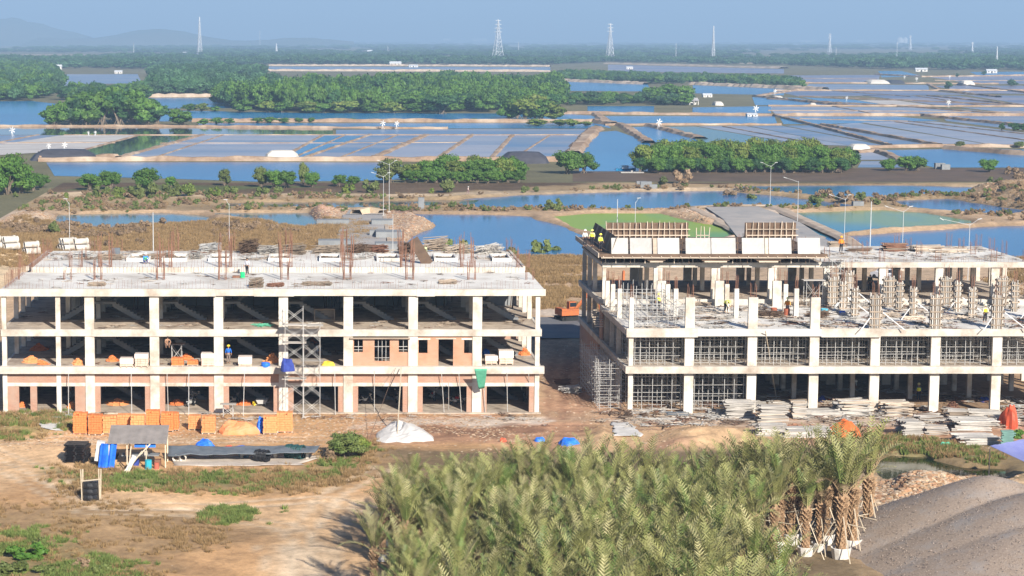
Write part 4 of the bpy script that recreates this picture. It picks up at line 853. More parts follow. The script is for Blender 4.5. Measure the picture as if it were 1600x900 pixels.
# ------------------------------------------------------------------ right block
RB = empty('unfinished_building', (0, 0, 0)); tag(RB, 'right concrete shell full of steel shoring, bare columns on its open deck, higher rear wing', 'building')
rx = [(985, 0), (1076, 1), (1174, 1), (1271, 1), (1366, 1), (1460, 1), (1556, 1), (1651, 1), (1706, 0)]
RX = [((p - 500) * 190 / 3200, w) for p, w in rx]
G1, G2, GB, GR_ = 4.42, 7.92, 8.4, 12.12
XL, XR = RX[0][0] - .45, RX[-1][0] + .4
RR = [187.7, 195.3, 199.9, 203.7]; RB_ROWS = [206.0, 213.0, 217.2, 221.6]
for ri, yy in enumerate(RR + RB_ROWS):
    for xi, (x, w) in enumerate(RX):
        wd = bool(w) and ri in (0, 3, 4, 7)
        column(RB, x, yy, 0, G1 - .6 + (.2 if ri else 0), wd); column(RB, x, yy, G1, G2 - .6 + (.2 if ri else 0), wd)
        if ri >= 4: column(RB, x, yy, GB, GR_ - .5 + (.1 if ri > 4 else 0), wd)
        elif xi <= 3: column(RB, x, yy, G2, G2 + 2.95 - .12 * ri, wd); rebars(RB, x, yy, G2 + 2.95 - .12 * ri, 1.3, 8, .6 if wd else .25, .25, seed=ri)
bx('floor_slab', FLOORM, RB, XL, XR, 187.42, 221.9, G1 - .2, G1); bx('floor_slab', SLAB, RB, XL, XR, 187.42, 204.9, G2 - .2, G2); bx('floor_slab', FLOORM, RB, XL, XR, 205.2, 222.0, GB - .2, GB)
bx('edge_beam', CONC, RB, XL - .1, XR, 186.95, 187.417, G1 - .58, G1 + .08)
seg = [XL - .05, 34.9, 46.3, 51.8, XR]
for i in range(4): bx('edge_beam', CONC if i != 1 else SLAB, RB, seg[i] + .01, seg[i + 1], 187.18 + .02 * (i % 2), 187.417, G2 - .72 + .1 * (i % 2), G2 + .10 - .06 * (i % 2))
bx('edge_beam', CONC, RB, XL, XR, 204.91, 205.19, G2 - .6, GB + .08)
for z, yr in ((G1 - .2, RR + RB_ROWS), (G2 - .2, RR)):
    for yy in yr[1:]: bx('beam', CONC, RB, XL + .1, XR - .1, yy - .14, yy + .14, z - .4, z - .002)
for x, w in RX:
    for z, ya, yb in ((G1 - .2, 187.9, 221.8), (G2 - .2, 187.9, 204.8), (GR_ - .2, 206.3, 221.8)): bx('beam', CONC, RB, x - .13, x + .13, ya, yb, z - .35, z - .004)
for z, ya, yb in ((G1, 187.44, 222), (G2, 187.44, 204.9), (GB, 205.2, 222)): bx('side_beam', CONC, RB, XL - .13, XL + .1, ya, yb, z - .52, z + .05)
XM = (1292 - 500) * 207 / 3200
bx('roof_beam', CONC, RB, XL + .2, XM, 205.72, 206.1, GR_ - .5, GR_ - .0); bx('roof_beam', CONC, RB, XM + .01, XR, 205.60, 206.0, GR_ - .5, GR_ + .04)
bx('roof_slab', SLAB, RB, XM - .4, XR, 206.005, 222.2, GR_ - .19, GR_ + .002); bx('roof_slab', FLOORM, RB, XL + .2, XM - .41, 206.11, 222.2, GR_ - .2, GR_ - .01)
for x, w in RX[3:]:
    for yy in (206.6, 213.2, 217.2, 221.6): rebars(RB, x, yy, GR_, 1.5, 8, .6, .3, seed=int(yy))
for i in range(3, 8): short_bars(RB, RX[i][0], RX[i + 1][0], 206.4, GR_, .35, .5, i)
# brick side wall under the rear wing and side stair opening
bx('side_wall', BRICK, RB, XL + .0, XL + .18, 206.3, 221.3, .0, G1 - .6); bx('side_wall', BRICK, RB, XL - .02, XL + .16, 203.95, 205.7, G1 + .05, GB - .52)
for k in range(8): bx('side_ledger', PALEW, RB, XL - 1.2 + .05 * (k % 2), XL - .15, 200.4 + k * .55, 200.5 + k * .55, 6.3 + .16 * k, 6.38 + .16 * k)
# formwork platform for the roof parapet on the rear wing
FP = empty('parapet_formwork', (0, 0, 0)); tag(FP, 'timber formwork platform with leaning grey panels on the left half of the rear roof', 'formwork')
ZP = 13.05
bx('platform', DARKW, FP, 28.0, 50.9, 204.3, 222.8, ZP - .12, ZP)
bx('fascia', DARKW, FP, 28.0, 50.9, 204.27, 204.297, ZP - .22, ZP + .10); bx('handrail', PALEW, FP, 28.2, 51, 204.18, 204.265, ZP - .34, ZP - .22); bx('fascia', PALEW, FP, 27.9, 27.997, 204.3, 222.8, ZP - .3, ZP + .18)
for k in range(46):
    x = 28.3 + k * .49; link('prop', colmesh(.07, .07, .92, PALEW if k % 2 else DARKW), FP, (x, 204.9 + .5 * (k % 3), GR_ + .003))
for k in range(24): link('joist', colmesh(.08, 1.3, .1, PALEW), FP, (28.4 + k * .97, 204.75, ZP - .225))
for k in range(14): link('joist', colmesh(1.4, .1, .1, PALEW), FP, (28.5, 205.6 + k * 1.25, ZP - .225))
for a, b_ in ((1015, 1035), (1100, 1135), (1185, 1215)):
    for q in range(3): bx('packing_timber', DARKW if q % 2 else PALEW, FP, (a - 500 - 4 * q) * 206 / 3200, (b_ - 500 + 4 * q) * 206 / 3200, 204.5, 205.5, GR_ + .15 + q * .16, GR_ + .29 + q * .16)
Mt = Matrix.Rotation(R(-14), 3, 'X')
def panel(px0, px1, y, z0, h, m, name='formwork_panel', lean=Mt):
    s = (y * CP + (H - z0) * SP) / 3200; xa = (px0 - 500) * s; xb = (px1 - 500) * s; c = Vector(((xa + xb) / 2, y, z0 + h / 2))
    return MB().obox((0, 0, 0), (xb - xa, .06, h), lean).build(name, m, FP, c)
for a, b_ in ((955, 981), (984, 1018), (1020, 1026), (1027, 1061), (1071, 1110), (1111, 1149), (1159, 1194), (1195, 1200), (1201, 1236), (1246, 1281)): panel(a, b_, 205.2, ZP, 1.62, PLY if b_ - a > 8 else PALEW)
def battens(xa, xb, y, z, h, step, m, n_=2):
    x = xa
    while x < xb: MB().box(-.035, .035, -.05, .05, 0, h + random.uniform(-.1, .2)).build('batten', m, FP, (x, y, z), (R(random.uniform(-3, 3)), R(random.uniform(-4, 4)), 0)); x += step
    for q in range(n_): bx('waler', m, FP, xa, xb, y - .12, y - .055, z + .35 + q * .65, z + .43 + q * .65)
for a, b_ in ((946, 1075), (1163, 1243)):
    s = 223 / 3200; panel(a, b_, 221.2, ZP, 1.75, DARKW, lean=Matrix.Rotation(R(6), 3, 'X')); battens((a - 500) * s, (b_ - 500) * s, 220.9, ZP, 1.75, .62, PALEW)
battens((1085 - 500) * .0697, (1105 - 500) * .0697, 220.9, ZP, 1.2, .45, PALEW, 1)
for a in (981.5, 1062, 1150, 1237): battens((a - 500) * .0645, (a + 9 - 500) * .0645, 205.9, ZP, 1.5, .3, DARKW)
for k in range(15): MB().obox((0, 0, 0), (.05, 1.05, 1.75), Matrix.Rotation(R(20), 3, 'Y')).build('side_panel', DARKW if k % 3 else WOOD, FP, (29.6 + .0 * k, 205.6 + k * 1.1, ZP + .88))

# ------------------------------------------------------------------ tubular shoring under the right deck
_pole = MB().bar((0, 0, 0), (0, 0, 1), .028, 5).mesh('pole', STEEL); _lx = MB().bar((0, 0, 0), (1, 0, 0), .024, 4).mesh('ledger', STEEL); _ly = MB().bar((0, 0, 0), (0, 1, 0), .024, 4).mesh('ledger', STEEL)
_brd = MB().box(0, 1, -.1, .1, 0, .05).mesh('head_timber', WOOD)
def shoring(xa, xb, ya, yb, za, zb, nx_, ny_, lv, label, group=None, jit=.12, heads=True, top=0):
    o = empty('shoring', (xa, ya, za), 0, label, 'scaffolding', group); w, d, h = xb - xa, yb - ya, zb - za; r = random.Random(int(xa * 7 + za * 3))
    for i in range(nx_):
        for j in range(ny_): link('standard', _pole, o, (w * i / (nx_ - 1) + r.uniform(-jit, jit), d * j / (ny_ - 1) + r.uniform(-jit, jit), 0), sc=(1, 1, h + r.uniform(0, top)))
    for k in range(lv):
        z = h * (k + .35) / lv
        for j in range(ny_): link('ledger', _lx, o, (-.2, d * j / (ny_ - 1), z + r.uniform(-.06, .06)), (0, R(r.uniform(-.6, .6)), 0), (w + .4, 1, 1))
        for i in range(nx_): link('ledger', _ly, o, (w * i / (nx_ - 1), -.2, z + .06 + r.uniform(-.06, .06)), sc=(1, d + .4, 1))
    if heads:
        for j in range(ny_): link('head_timber', _brd, o, (-.3, d * j / (ny_ - 1), h - .06), sc=(w + .6, 1, 1))
    return o
rb = [(RX[i][0] + (.45 if RX[i][1] else .25), RX[i + 1][0] - .45) for i in range(8)]
nm = ['left end', 'second', 'third', 'fourth', 'fifth', 'sixth', 'seventh', 'eighth']
for i in range(7): shoring(rb[i][0] + .1, rb[i][1] - .1, 188.3, 194.6, G1, G2 - .62, 7, 5, 4, 'steel tube shoring filling the %s bay of the middle storey, right shell' % nm[i], 'shoring bays of the middle storey')
for i in range(3): shoring(rb[i * 2][0] + .1, rb[i * 2 + 1][1] - .1, 196, 203, G1, G2 - .62, 8, 3, 3, 'deeper steel tube shoring behind the %s pair of middle storey bays' % ['left', 'centre', 'right'][i], 'shoring bays of the middle storey')
for i in range(2): shoring(rb[i][0] + .1, rb[i][1] - .1, 188.2, 198, 0.05, G1 - .62, 6, 5, 5, 'steel tube shoring filling the %s bay at ground level, right shell' % nm[i], 'shoring bays at ground level')
shoring(rb[0][0] + .3, rb[0][1] + .5, 189, 203, G2, G2 + 2.3, 6, 6, 3, 'open steel shoring standing on the deck at its left end', None, .15, False, .8)
shoring(26.2, 28.2, 189.0, 203.5, 0.02, 4.4, 3, 12, 8, 'pale steel access scaffold leaning along the left side wall of the right shell', None, .05, False, .3)
_boards = MB().box(-.15, .15, -.012, .012, 0, 1).mesh('board', GREYP)
# ------------------------------------------------------------------ column formwork on the right part of the deck
_bat = MB().box(-.055, .055, -.05, .05, 0, 1).mesh('batten', GREYP); _bat2 = MB().box(-.05, .05, -.05, .05, 0, 1).mesh('batten', WOOD)
def clampm(w, d):
    mb = MB(); a, b_ = w / 2 + .12, d / 2 + .11
    for q in ((-a - .06, a + .06, -b_ - .05, -b_ + .05), (-a - .06, a + .06, b_ - .05, b_ + .05)): mb.box(*q, 0, .1)
    for q in ((-a - .05, -a + .05, -b_ - .1, b_ + .1), (a - .05, a + .05, -b_ - .1, b_ + .1)): mb.box(*q, .102, .19)
    return mb.mesh('clamp', WOOD)
def column_form(x, y, wide, h, label, props=True):
    o = empty('column_formwork', (x, y, G2), 0, label, 'formwork', 'timber column forms on the right deck'); w = .86 if wide else .44; d = .44
    link('concrete_core', colmesh(w - .05, d - .05, h * .92, COLM), o)
    n_ = 5 if wide else 3; r = random.Random(int(x * 9 + y))
    for k in range(n_):
        for s in (-1, 1): link('batten', _bat if (k + s) % 3 else _bat2, o, (-w / 2 + w * (k + .5) / n_, s * (d / 2 + .06), 0), sc=(1, 1, h * r.uniform(.9, 1.0)))
    for k in range(2):
        for s in (-1, 1): link('batten', _bat, o, (s * (w / 2 + .06), -.1 + .2 * k, 0), sc=(1, 1, h * r.uniform(.9, 1.0)))
    cmz = clampm(w, d)
    for k in range(5): link('clamp', cmz, o, (0, 0, .3 + k * (h - .5) / 4.6), (0, 0, R(r.uniform(-4, 4))))
    rebars(o, 0, 0, h * .9, 1.4, 8, w * .7, .25, seed=int(x))
    if props:
        MB().bar((w / 2, -.2, h * .5), (w / 2 + 2.0, -1.3, .02), .05, 5).bar((-w / 2, -.2, h * .35), (-w / 2 - 1.3, -1.6, .02), .045, 5).build('prop', mat('white_prop', (.75, .76, .76), (.6, .6, .58), 2, .5), o)
rowname = ['front', 'second', 'third', 'rearmost']; colname = {4: 'fifth', 5: 'sixth', 6: 'seventh', 7: 'eighth'}
for xi in (4, 5, 6, 7):
    for ri, yy in enumerate(RR): column_form(RX[xi][0], yy + (.25 if ri == 0 else 0), ri in (0, 3), 3.35 if ri == 0 else 3.1, 'timber clad column on the deck, %s row, %s grid line from the left' % (rowname[ri], colname[xi]), (ri + xi) % 2 == 0)
column_form((1322 - 500) * 206.5 / 3200, 204.2, True, 3.6, 'tall grey column form before the gap between roof platform and right roof')

# ================================================================== NURSERY OF DATE PALMS
FR = [mat('frond_grey_green', (.25, .245, .09), (.15, .16, .05), 1.2, .55, rnd=.38), mat('frond_pale', (.34, .31, .15), (.22, .21, .09), 1.2, .6, rnd=.3), mat('frond_fresh', (.155, .21, .055), (.10, .155, .04), 1.2, .5, rnd=.25), mat('frond_dead', (.34, .25, .15), (.26, .18, .10), 1.5, .8, rnd=.2)]
PT = mat('palm_trunk', (.26, .155, .085), (.36, .25, .15), 5, .9, (.13, .085, .05), 3, bump=.6, rnd=.15); POT = mat('white_grow_bag', (.72, .70, .66), (.52, .48, .42), 3, .8, rnd=.1)
BAM = mat('bamboo_stake', (.62, .53, .40), (.48, .40, .29), 3, .7, rnd=.15)
def frond_mesh(L, droop, m, seed, pairs=15, w=.62):
    r = random.Random(seed); mb = MB(); pts = []; N = 12; a = 0; p = Vector((0, 0, 0)); sw = r.uniform(-.25, .25)
    for k in range(N + 1):
        pts.append(p.copy()); t = k / N; a = droop * t ** 1.7; p = p + Vector((math.sin(a), sw * t * t * .5, math.cos(a))).normalized() * (L / N)
    def P(t): q = t * N; i = min(int(q), N - 1); return pts[i].lerp(pts[i + 1], q - i), (pts[i + 1] - pts[i]).normalized()
    for i in range(0, N, 3): mb.bar(pts[i], pts[min(i + 3, N)], .035 * (1 - i / N) + .006, 3, .035 * (1 - min(i + 3, N) / N) + .005)
    for k in range(pairs):
        t = .14 + .86 * (k + .5) / pairs; q, d = P(t); ll = w * (math.sin(math.pi * min(1, t * .86 + .10)) ** .6) * r.uniform(.8, 1.12); side = Vector((0, 1, 0)); up = side.cross(d).normalized()
        for s in (-1, 1):
            dr = (d * r.uniform(.75, 1.0) + side * s * r.uniform(.8, 1.1) - up * r.uniform(.15, .42)).normalized(); tip = q + dr * ll + Vector((0, 0, -.06 * ll)); wd = d * .040; mid = q.lerp(tip, .45)
            mb.add([q - wd, q + wd, mid + wd * 1.15 , tip, mid - wd * 1.15], [(0, 1, 2, 4), (4, 2, 3)])
    return mb.mesh('frond', m)
FM = []
for s in range(10):
    mi = [0, 0, 1, 2, 0, 1, 0, 2, 1, 3][s]
    FM.append(frond_mesh([3.6, 3.3, 3.5, 3.0, 3.8, 3.1, 3.4, 2.8, 3.0, 2.6][s], [.55, .9, .7, .4, 1.1, 1.3, .35, .5, 1.5, 1.9][s], FR[mi], s))
def palm_trunk(h, seed):
    r = random.Random(seed); mb = MB(); mb.lathe([(.24, 0), (.27, .4), (.25, h * .6), (.30, h), (.20, h + .35)], 9)
    n_ = int(h / .13)
    for k in range(n_):
        for j in range(7):
            a = (j + .5 * (k % 2)) / 7 * 6.283 + k * .12; z = .1 + k * .13; rr = .25 + .06 * (z / h > .7)
            c = Vector((math.cos(a) * rr, math.sin(a) * rr, z)); o = Vector((math.cos(a), math.sin(a), 0)); s_ = Vector((-math.sin(a), math.cos(a), 0)); g = r.uniform(.07, .17) * (1 + .8 * (z / h > .75))
            mb.add([c - s_ * .085 - Vector((0, 0, .07)), c + s_ * .085 - Vector((0, 0, .07)), c + o * g * .8 + Vector((0, 0, .11)), c - o * .03 + Vector((0, 0, .12))], [(0, 1, 2), (1, 3, 2), (3, 0, 2)])
    return mb.mesh('trunk', PT)
TM = [palm_trunk(h, i) for i, h in enumerate((3.0, 3.3, 3.6))]
potm = MB().lathe([(.0, .0), (.50, 0), (.60, .55), (.63, .68), (.58, .70), (.55, .60), (0, .58)], 12).mesh('grow_bag', POT)
stake = MB().bar((0, 0, 0), (0, 0, 1), .035, 4).mesh('stake', BAM)
def palm(x, y, s=1.0, nf=22, label='', props=False, up=.9, seed=0):
    r = random.Random(seed); z = ground_height(x, y); o = empty('date_palm', (x, y, z), r.uniform(0, 6.28), label, 'palm', 'nursery palms in white bags', s); ti = seed % 3; th = (3.0, 3.3, 3.6)[ti]
    link('grow_bag', potm, o); link('trunk', TM[ti], o, (0, 0, .5))
    for k in range(nf):
        t = k / nf; az = k * 2.399 + r.uniform(-.3, .3); tilt = (.06 + (up * t) ** 1.2 * .95) * r.uniform(.6, 1.35)
        if t < .72: me = FM[r.choice((0, 1, 2, 3, 4, 1, 7, 4, 2, 6))]
        else: me = FM[r.choice((4, 5, 8, 9, 9, 5))]
        q = link('frond', me, o, (math.cos(az) * .14, math.sin(az) * .14, .5 + th - .1 + .25 * (1 - t)), (0, tilt, az)); q.scale = (1, 1, 1) if True else None
        q.rotation_euler = (Matrix.Rotation(az, 4, 'Z') @ Matrix.Rotation(tilt, 4, 'Y')).to_euler()
    if props:
        for k in range(3):
            a = k * 2.09 + .5; b_ = Vector((math.cos(a) * 1.7, math.sin(a) * 1.7, 0)); tp = Vector((math.cos(a) * .2, math.sin(a) * .2, 2.7)); d = tp - b_
            q = link('stake', stake, o, b_, d.to_track_quat('Z', 'Y').to_euler(), (1, 1, d.length))
        q = link('stake', stake, o, (-1.5, -.35, 2.1), (0, math.pi / 2, 0), (1, 1, 3.2))
    return o
field = [(4.9, 104), (25.5, 104), (27.0, 127), (29.5, 133), (35.0, 133.0), (38.6, 139.5), (37.5, 143), (5.0, 143), (4.6, 125)]
fp = []; r_ = random.Random(3); yy = 105.0; row = 0
while yy < 143:
    xx = 3.6 + (1.0 if row % 2 else 0)
    while xx < 38.5:
        a, b_ = xx + r_.uniform(-.5, .5), yy + r_.uniform(-.5, .5)
        if sdist(np.array([a]), np.array([b_]), field)[0] > (1.6 * math.sin(b_ * .9) * math.sin(b_ * .37) if a < 8 else 0) - .3: fp.append((a, b_))
        xx += 2.15
    yy += 1.95; row += 1
for i, (a, b_) in enumerate(fp):
    edge_r = a > 29 and b_ < 140.5; left = a < 6
    lb = 'nursery palm with trunk, white bag and bamboo props showing, right edge, %s row' % ('nearer' if b_ < 134 else 'farther') if edge_r else ('nursery palm on the left edge of the plantation beside the bare track, %s' % ('front half' if b_ < 124 else 'back half') if left else 'grey green nursery palm deep in the dense plantation, %s %s part' % ('front' if b_ < 117 else 'middle' if b_ < 130 else 'back', 'left' if a < 14 else 'centre' if a < 24 else 'right'))
    if b_ > 141 and not edge_r: lb = 'nursery palm in the rearmost row of the plantation facing the building site'
    palm(a, b_, r_.uniform(.74, 1.06) * (1.12 if edge_r else .97 if a > 12 else .88), 15 if edge_r else 15, lb, edge_r, .55 if edge_r else .98, i)

# ================================================================== HEAPS
def heap_mesh(name, cones, ext, step, m, rough=.12, ns=1.2, seed=5):
    xa, xb, ya, yb = ext; gx = np.arange(xa, xb, step); gy = np.arange(ya, yb, step); A, B = np.meshgrid(gx, gy); Zh = np.full(A.shape, -1.0)
    for (cx, cy, h, sl, cap) in cones:
        d = np.hypot(A - cx, (B - cy)); z = h - np.sqrt(d * d + cap * cap) * sl + cap * sl; Zh = np.maximum(Zh, z)
    Zh = Zh + (fbm(A, B, ns * 3, seed) - .5) * rough * 5 + (fbm(A, B, ns, seed + 1, 3) - .5) * rough * 2
    ny_, nx_ = A.shape; id_ = np.arange(ny_ * nx_).reshape(ny_, nx_); Vv = np.stack([A, B, Zh], -1).reshape(-1, 3)
    Q = np.stack([id_[:-1, :-1], id_[:-1, 1:], id_[1:, 1:], id_[1:, :-1]], -1).reshape(-1, 4)
    Q = Q[Vv[Q][:, :, 2].max(1) > -.5]; return np_mesh(name, Vv, Q, m, True)
GRAV = mat('grey_gravel', (.38, .30, .235), (.27, .21, .165), 7, .95, (.33, .29, .26), .6, bump=1.0, bscale=14, world_pos=True)
tag(link('gravel_heap', heap_mesh('gravel_heap', [(46.2, 138.2, 4.7, .47, 1.3), (51.5, 138.0, 4.5, .47, 2.0), (49, 133, 4.6, .45, 3.5), (57, 134, 5.0, .46, 3), (47.5, 129, 3.6, .43, 3.5)], (30, 64, 118, 152), .22, GRAV, .022)), 'huge grey brown gravel heap filling the bottom right corner', 'gravel heap')
_hv = np.array([v.co[:] for v in bpy.data.objects['gravel_heap'].data.vertices]); _hv = _hv[_hv[:, 2] > .1]; _ix = rng.integers(0, len(_hv), 12000)
GST = []
for s_ in range(3): q_ = STN[s_].copy(); q_.materials.clear(); q_.materials.append(mat('gravel_stone_%s' % 'abc'[s_], [(.42, .34, .27), (.32, .25, .20), (.38, .30, .24)][s_], [(.30, .25, .22), (.25, .21, .19), (.24, .2, .18)][s_], 5, .9, rnd=.3)); GST.append(q_)
scatter('loose_gravel', np.stack([_hv[_ix, 0] + rng.normal(0, .22, 12000), _hv[_ix, 1] + rng.normal(0, .22, 12000), _hv[_ix, 2] + .0, rng.uniform(.04, .12, 12000), rng.uniform(.04, .11, 12000), rng.uniform(0, 6, 12000)], 1), GST, 'loose stones covering the gravel heap', 'gravel')
TARPS = dict(orange=mat('orange_tarp', (.72, .16, .04), (.58, .12, .03), 1.5, .6, bump=.6, bscale=2.5), red=mat('red_orange_tarp', (.62, .11, .05), (.50, .08, .04), 1.5, .6, bump=.6, bscale=2.5), pale=mat('faded_orange_tarp', (.76, .25, .09), (.68, .30, .15), 1.2, .7, bump=.6, bscale=2.5),
             blue=mat('blue_tarp', (.02, .12, .62), (.03, .20, .70), 1.5, .5, bump=.6, bscale=2.5), lav=mat('lavender_tarp', (.20, .22, .48), (.25, .27, .50), 1, .6, bump=.3, bscale=1.5), white=mat('white_sheeting', (.62, .60, .57), (.50, .48, .45), 1, .7, bump=.6, bscale=2), green=mat('green_netting', (.08, .35, .22), (.12, .42, .28), 3, .8), navy=mat('navy_cloth', (.025, .04, .22), (.04, .07, .30), 3, .8), black=mat('black_plastic', (.012, .012, .014), (.03, .03, .032), 4, .35, bump=.5, bscale=6), slate=mat('slate_plastic', (.10, .12, .14), (.17, .19, .21), 1, .5, bump=.5, bscale=3))
def tarp_heap(name, px, py, wpx, hpx, m, label, cat='tarpaulin', dep=None, z0=None, seed=1, sharp=2.6, group=None):
    p = on_ground(px, py) if z0 is None else G(px, py, z0); s = (p.y * CP + (H - p.z) * SP) / F; w = wpx * s / 2; h = hpx * s; dp = dep or w * .8; r = random.Random(seed); mb = MB(); n_, k_ = 22, 9; vs = []
    for k in range(k_ + 1):
        t = k / k_
        for j in range(n_):
            a = 6.283 * j / n_; rr = (1 - t ** sharp) ** (1 / sharp) if t < 1 else 0; q = 1 + .16 * math.sin(a * 3 + seed) + .10 * math.sin(a * 7 + seed * 2) * (1 - t)
            fold = .07 * math.sin(a * 5 + t * 4 + seed) ; vs.append((w * rr * q * math.cos(a) * (1 + fold), dp * rr * q * math.sin(a), h * .8 * t * (1 + .22 * math.sin(a * 2 + seed) * (t < 1)) * (1 + r.uniform(-.12, .12)) - .03))
    mb.add(vs, [(k * n_ + j, k * n_ + (j + 1) % n_, (k + 1) * n_ + (j + 1) % n_, (k + 1) * n_ + j) for k in range(k_) for j in range(n_)])
    return tag(mb.build(name, TARPS[m] if isinstance(m, str) else m, None, (p.x, p.y + dp * .6, p.z)), label, cat, group)
def drape(name, px_pts, zf, m, label, cat, n_=14, amp=.1, seed=0, thick=.012):
    """a sheet over a four sided outline given in photo pixels; zf gives each corner's height"""
    c = [G(a, b_, z) for (a, b_), z in zip(px_pts, zf)]
    if all(z == 0 for z in zf):
        for q in c: q.z = ground_height(q.x, q.y)
    vs = []
    for i in range(n_ + 1):
        for j in range(n_ + 1):
            u, v = j / n_, i / n_; p = (c[0] * (1 - u) + c[1] * u) * (1 - v) + (c[3] * (1 - u) + c[2] * u) * v
            if all(z == 0 for z in zf): p.z = max(ground_height(p.x, p.y), 0) + .05
            jag = (noise.noise(Vector((p.x * .9, p.y * .9, seed))) * .8) * (1 if u in (0, 1) or v in (0, 1) else .2) if zf[0] == 0 and zf[1] == 0 else 0
            p = p + Vector((jag, jag * .7, amp * (noise.noise(Vector((p.x * .8, p.y * .8, seed + 5))) + .35))); vs.append(p)
    o_ = Vector(vs[0]); vs = [v_ - o_ for v_ in vs]; mb = MB(); k = n_ + 1
    mb.add(vs, [(i * k + j, i * k + j + 1, (i + 1) * k + j + 1, (i + 1) * k + j) for i in range(n_) for j in range(n_)])
    me = mb.mesh(name, TARPS[m] if isinstance(m, str) else m, True); o = link(name, me, None, o_); md = o.modifiers.new('thickness', 'SOLIDIFY'); md.thickness = thick; return tag(o, label, cat)

# ================================================================== BRICKS
BR = [mat('orange_brick', (.68, .22, .07), (.56, .17, .055), 4, .85, rnd=.12), mat('pale_orange_brick', (.72, .32, .13), (.60, .24, .09), 4, .85, rnd=.12), mat('dusty_wrapped_brick', (.62, .40, .30), (.66, .52, .42), 1.5, .8, rnd=.1), mat('clear_wrap', (.74, .66, .60), (.66, .55, .48), 2, .5, rnd=.05)]
def brick_stack_mesh(w, d, h, m, seed, cap=False):
    r = random.Random(seed); mb = MB(); lay = max(3, int(h / .19)); nx_ = max(3, int(w / .22)); ny_ = max(3, int(d / .22))
    for k in range(lay):
        z = k * h / lay; ox, oy = r.uniform(-.035, .035), r.uniform(-.035, .035)
        for i in range(nx_):
            for j in range(ny_):
                if 0 < i < nx_ - 1 and 0 < j < ny_ - 1 and k < lay - 1: continue
                if k == lay - 1 and r.random() < .12: continue
                xa = -w / 2 + w * i / nx_ + ox + r.uniform(-.012, .012); ya = -d / 2 + d * j / ny_ + oy + r.uniform(-.012, .012)
                mb.box(xa + .006, xa + w / nx_ - .008, ya + .006, ya + d / ny_ - .008, z + .006, z + h / lay - .012)
    mb.box(-w / 2 + .08, w / 2 - .08, -d / 2 + .08, d / 2 - .08, 0.01, h - .25)
    return mb.mesh('bricks', m)
pal_m = MB()
for k in range(5): pal_m.box(-.62, .62, -.5 + k * .22, -.38 + k * .22, .09, .12)
for k in (-.55, 0, .55): pal_m.box(k - .05, k + .05, -.5, .5, 0, .088)
pal_m = pal_m.mesh('pallet', PALEW)
bsm = {}
def brick_pallet(px, py, wpx, hpx, mi, label, z0=0.0, group='brick stacks on pallets', rz=0, wrap=0):
    p = on_ground(px, py) if z0 == 0 else G(px, py, z0); s = (p.y * CP + (H - p.z) * SP) / F; w = round(wpx * s, 1); h = round(hpx * s * .97, 1); k = (w, h, mi, px % 3)
    if k not in bsm: bsm[k] = brick_stack_mesh(w, 1.05, h - .12, BR[mi], px)
    o = empty('brick_pallet', (p.x, p.y + .5, p.z), rz, label, 'bricks', group); link('pallet', pal_m, o, sc=(w / 1.2, 1, 1)); b_ = link('bricks', bsm[k], o, (0, 0, .12)); b_['kind'] = 'stuff'
    if wrap: MB().box(-w / 2 - .03, w / 2 + .03, -.56, .56, h * (1 - wrap), h + .03).build('plastic_wrap', BR[3], o)
    return o
ords = ['first and tallest', 'second', 'third', 'fourth', 'fifth', 'sixth', 'seventh', 'narrow eighth']
for i, (x, y, w, h) in enumerate([(125, 679, 22, 35), (149, 680, 22, 33), (171, 679, 21, 29), (193, 673, 21, 26), (215, 678, 21, 29), (239, 675, 21, 32), (261, 676, 19, 31), (274, 674, 10, 29)]):
    brick_pallet(x, y, w, h, 1 if 1 < i < 5 else 0, '%s orange brick stack from the left in the row before the left block' % ords[i])
brick_pallet(304, 673, 20, 23, 1, 'shorter pale brick stack left in the pair beside the faded orange tarp'); brick_pallet(326, 679, 21, 29, 1, 'taller pale brick stack right in the pair beside the faded orange tarp')
brick_pallet(422, 679, 22, 29, 1, 'orange brick stack standing against the bright blue tarp'); brick_pallet(445, 677, 25, 33, 1, 'last and widest brick stack, right of the blue tarp')
for x, y, w, h, m_, wr, lb in [(198, 574, 20, 14, 2, .6, 'low wrapped brick pallet on the first floor, third bay'), (221, 574, 20, 21, 2, .3, 'taller wrapped brick pallet next to the low one, third bay'), (277, 573, 18, 14, 0, 0, 'open orange brick stack beside the small scaffold, first floor'),
                       (301, 572, 17, 9, 0, 0, 'half used low brick stack, first floor fourth bay'), (325, 573, 20, 21, 2, .35, 'tall wrapped brick pallet against the column, fourth bay'), (383, 573, 21, 15, 2, .7, 'white wrapped brick pallet near the worker in blue'),
                       (768, 570, 19, 13, 2, .55, 'low wrapped brick pallet in the right end bay'), (791, 570, 22, 23, 2, .5, 'tall wrapped brick pallet in the right end bay')]:
    brick_pallet(x, y, w, h, m_, lb, F1 + .01, 'wrapped brick pallets on the first floor', wrap=wr)
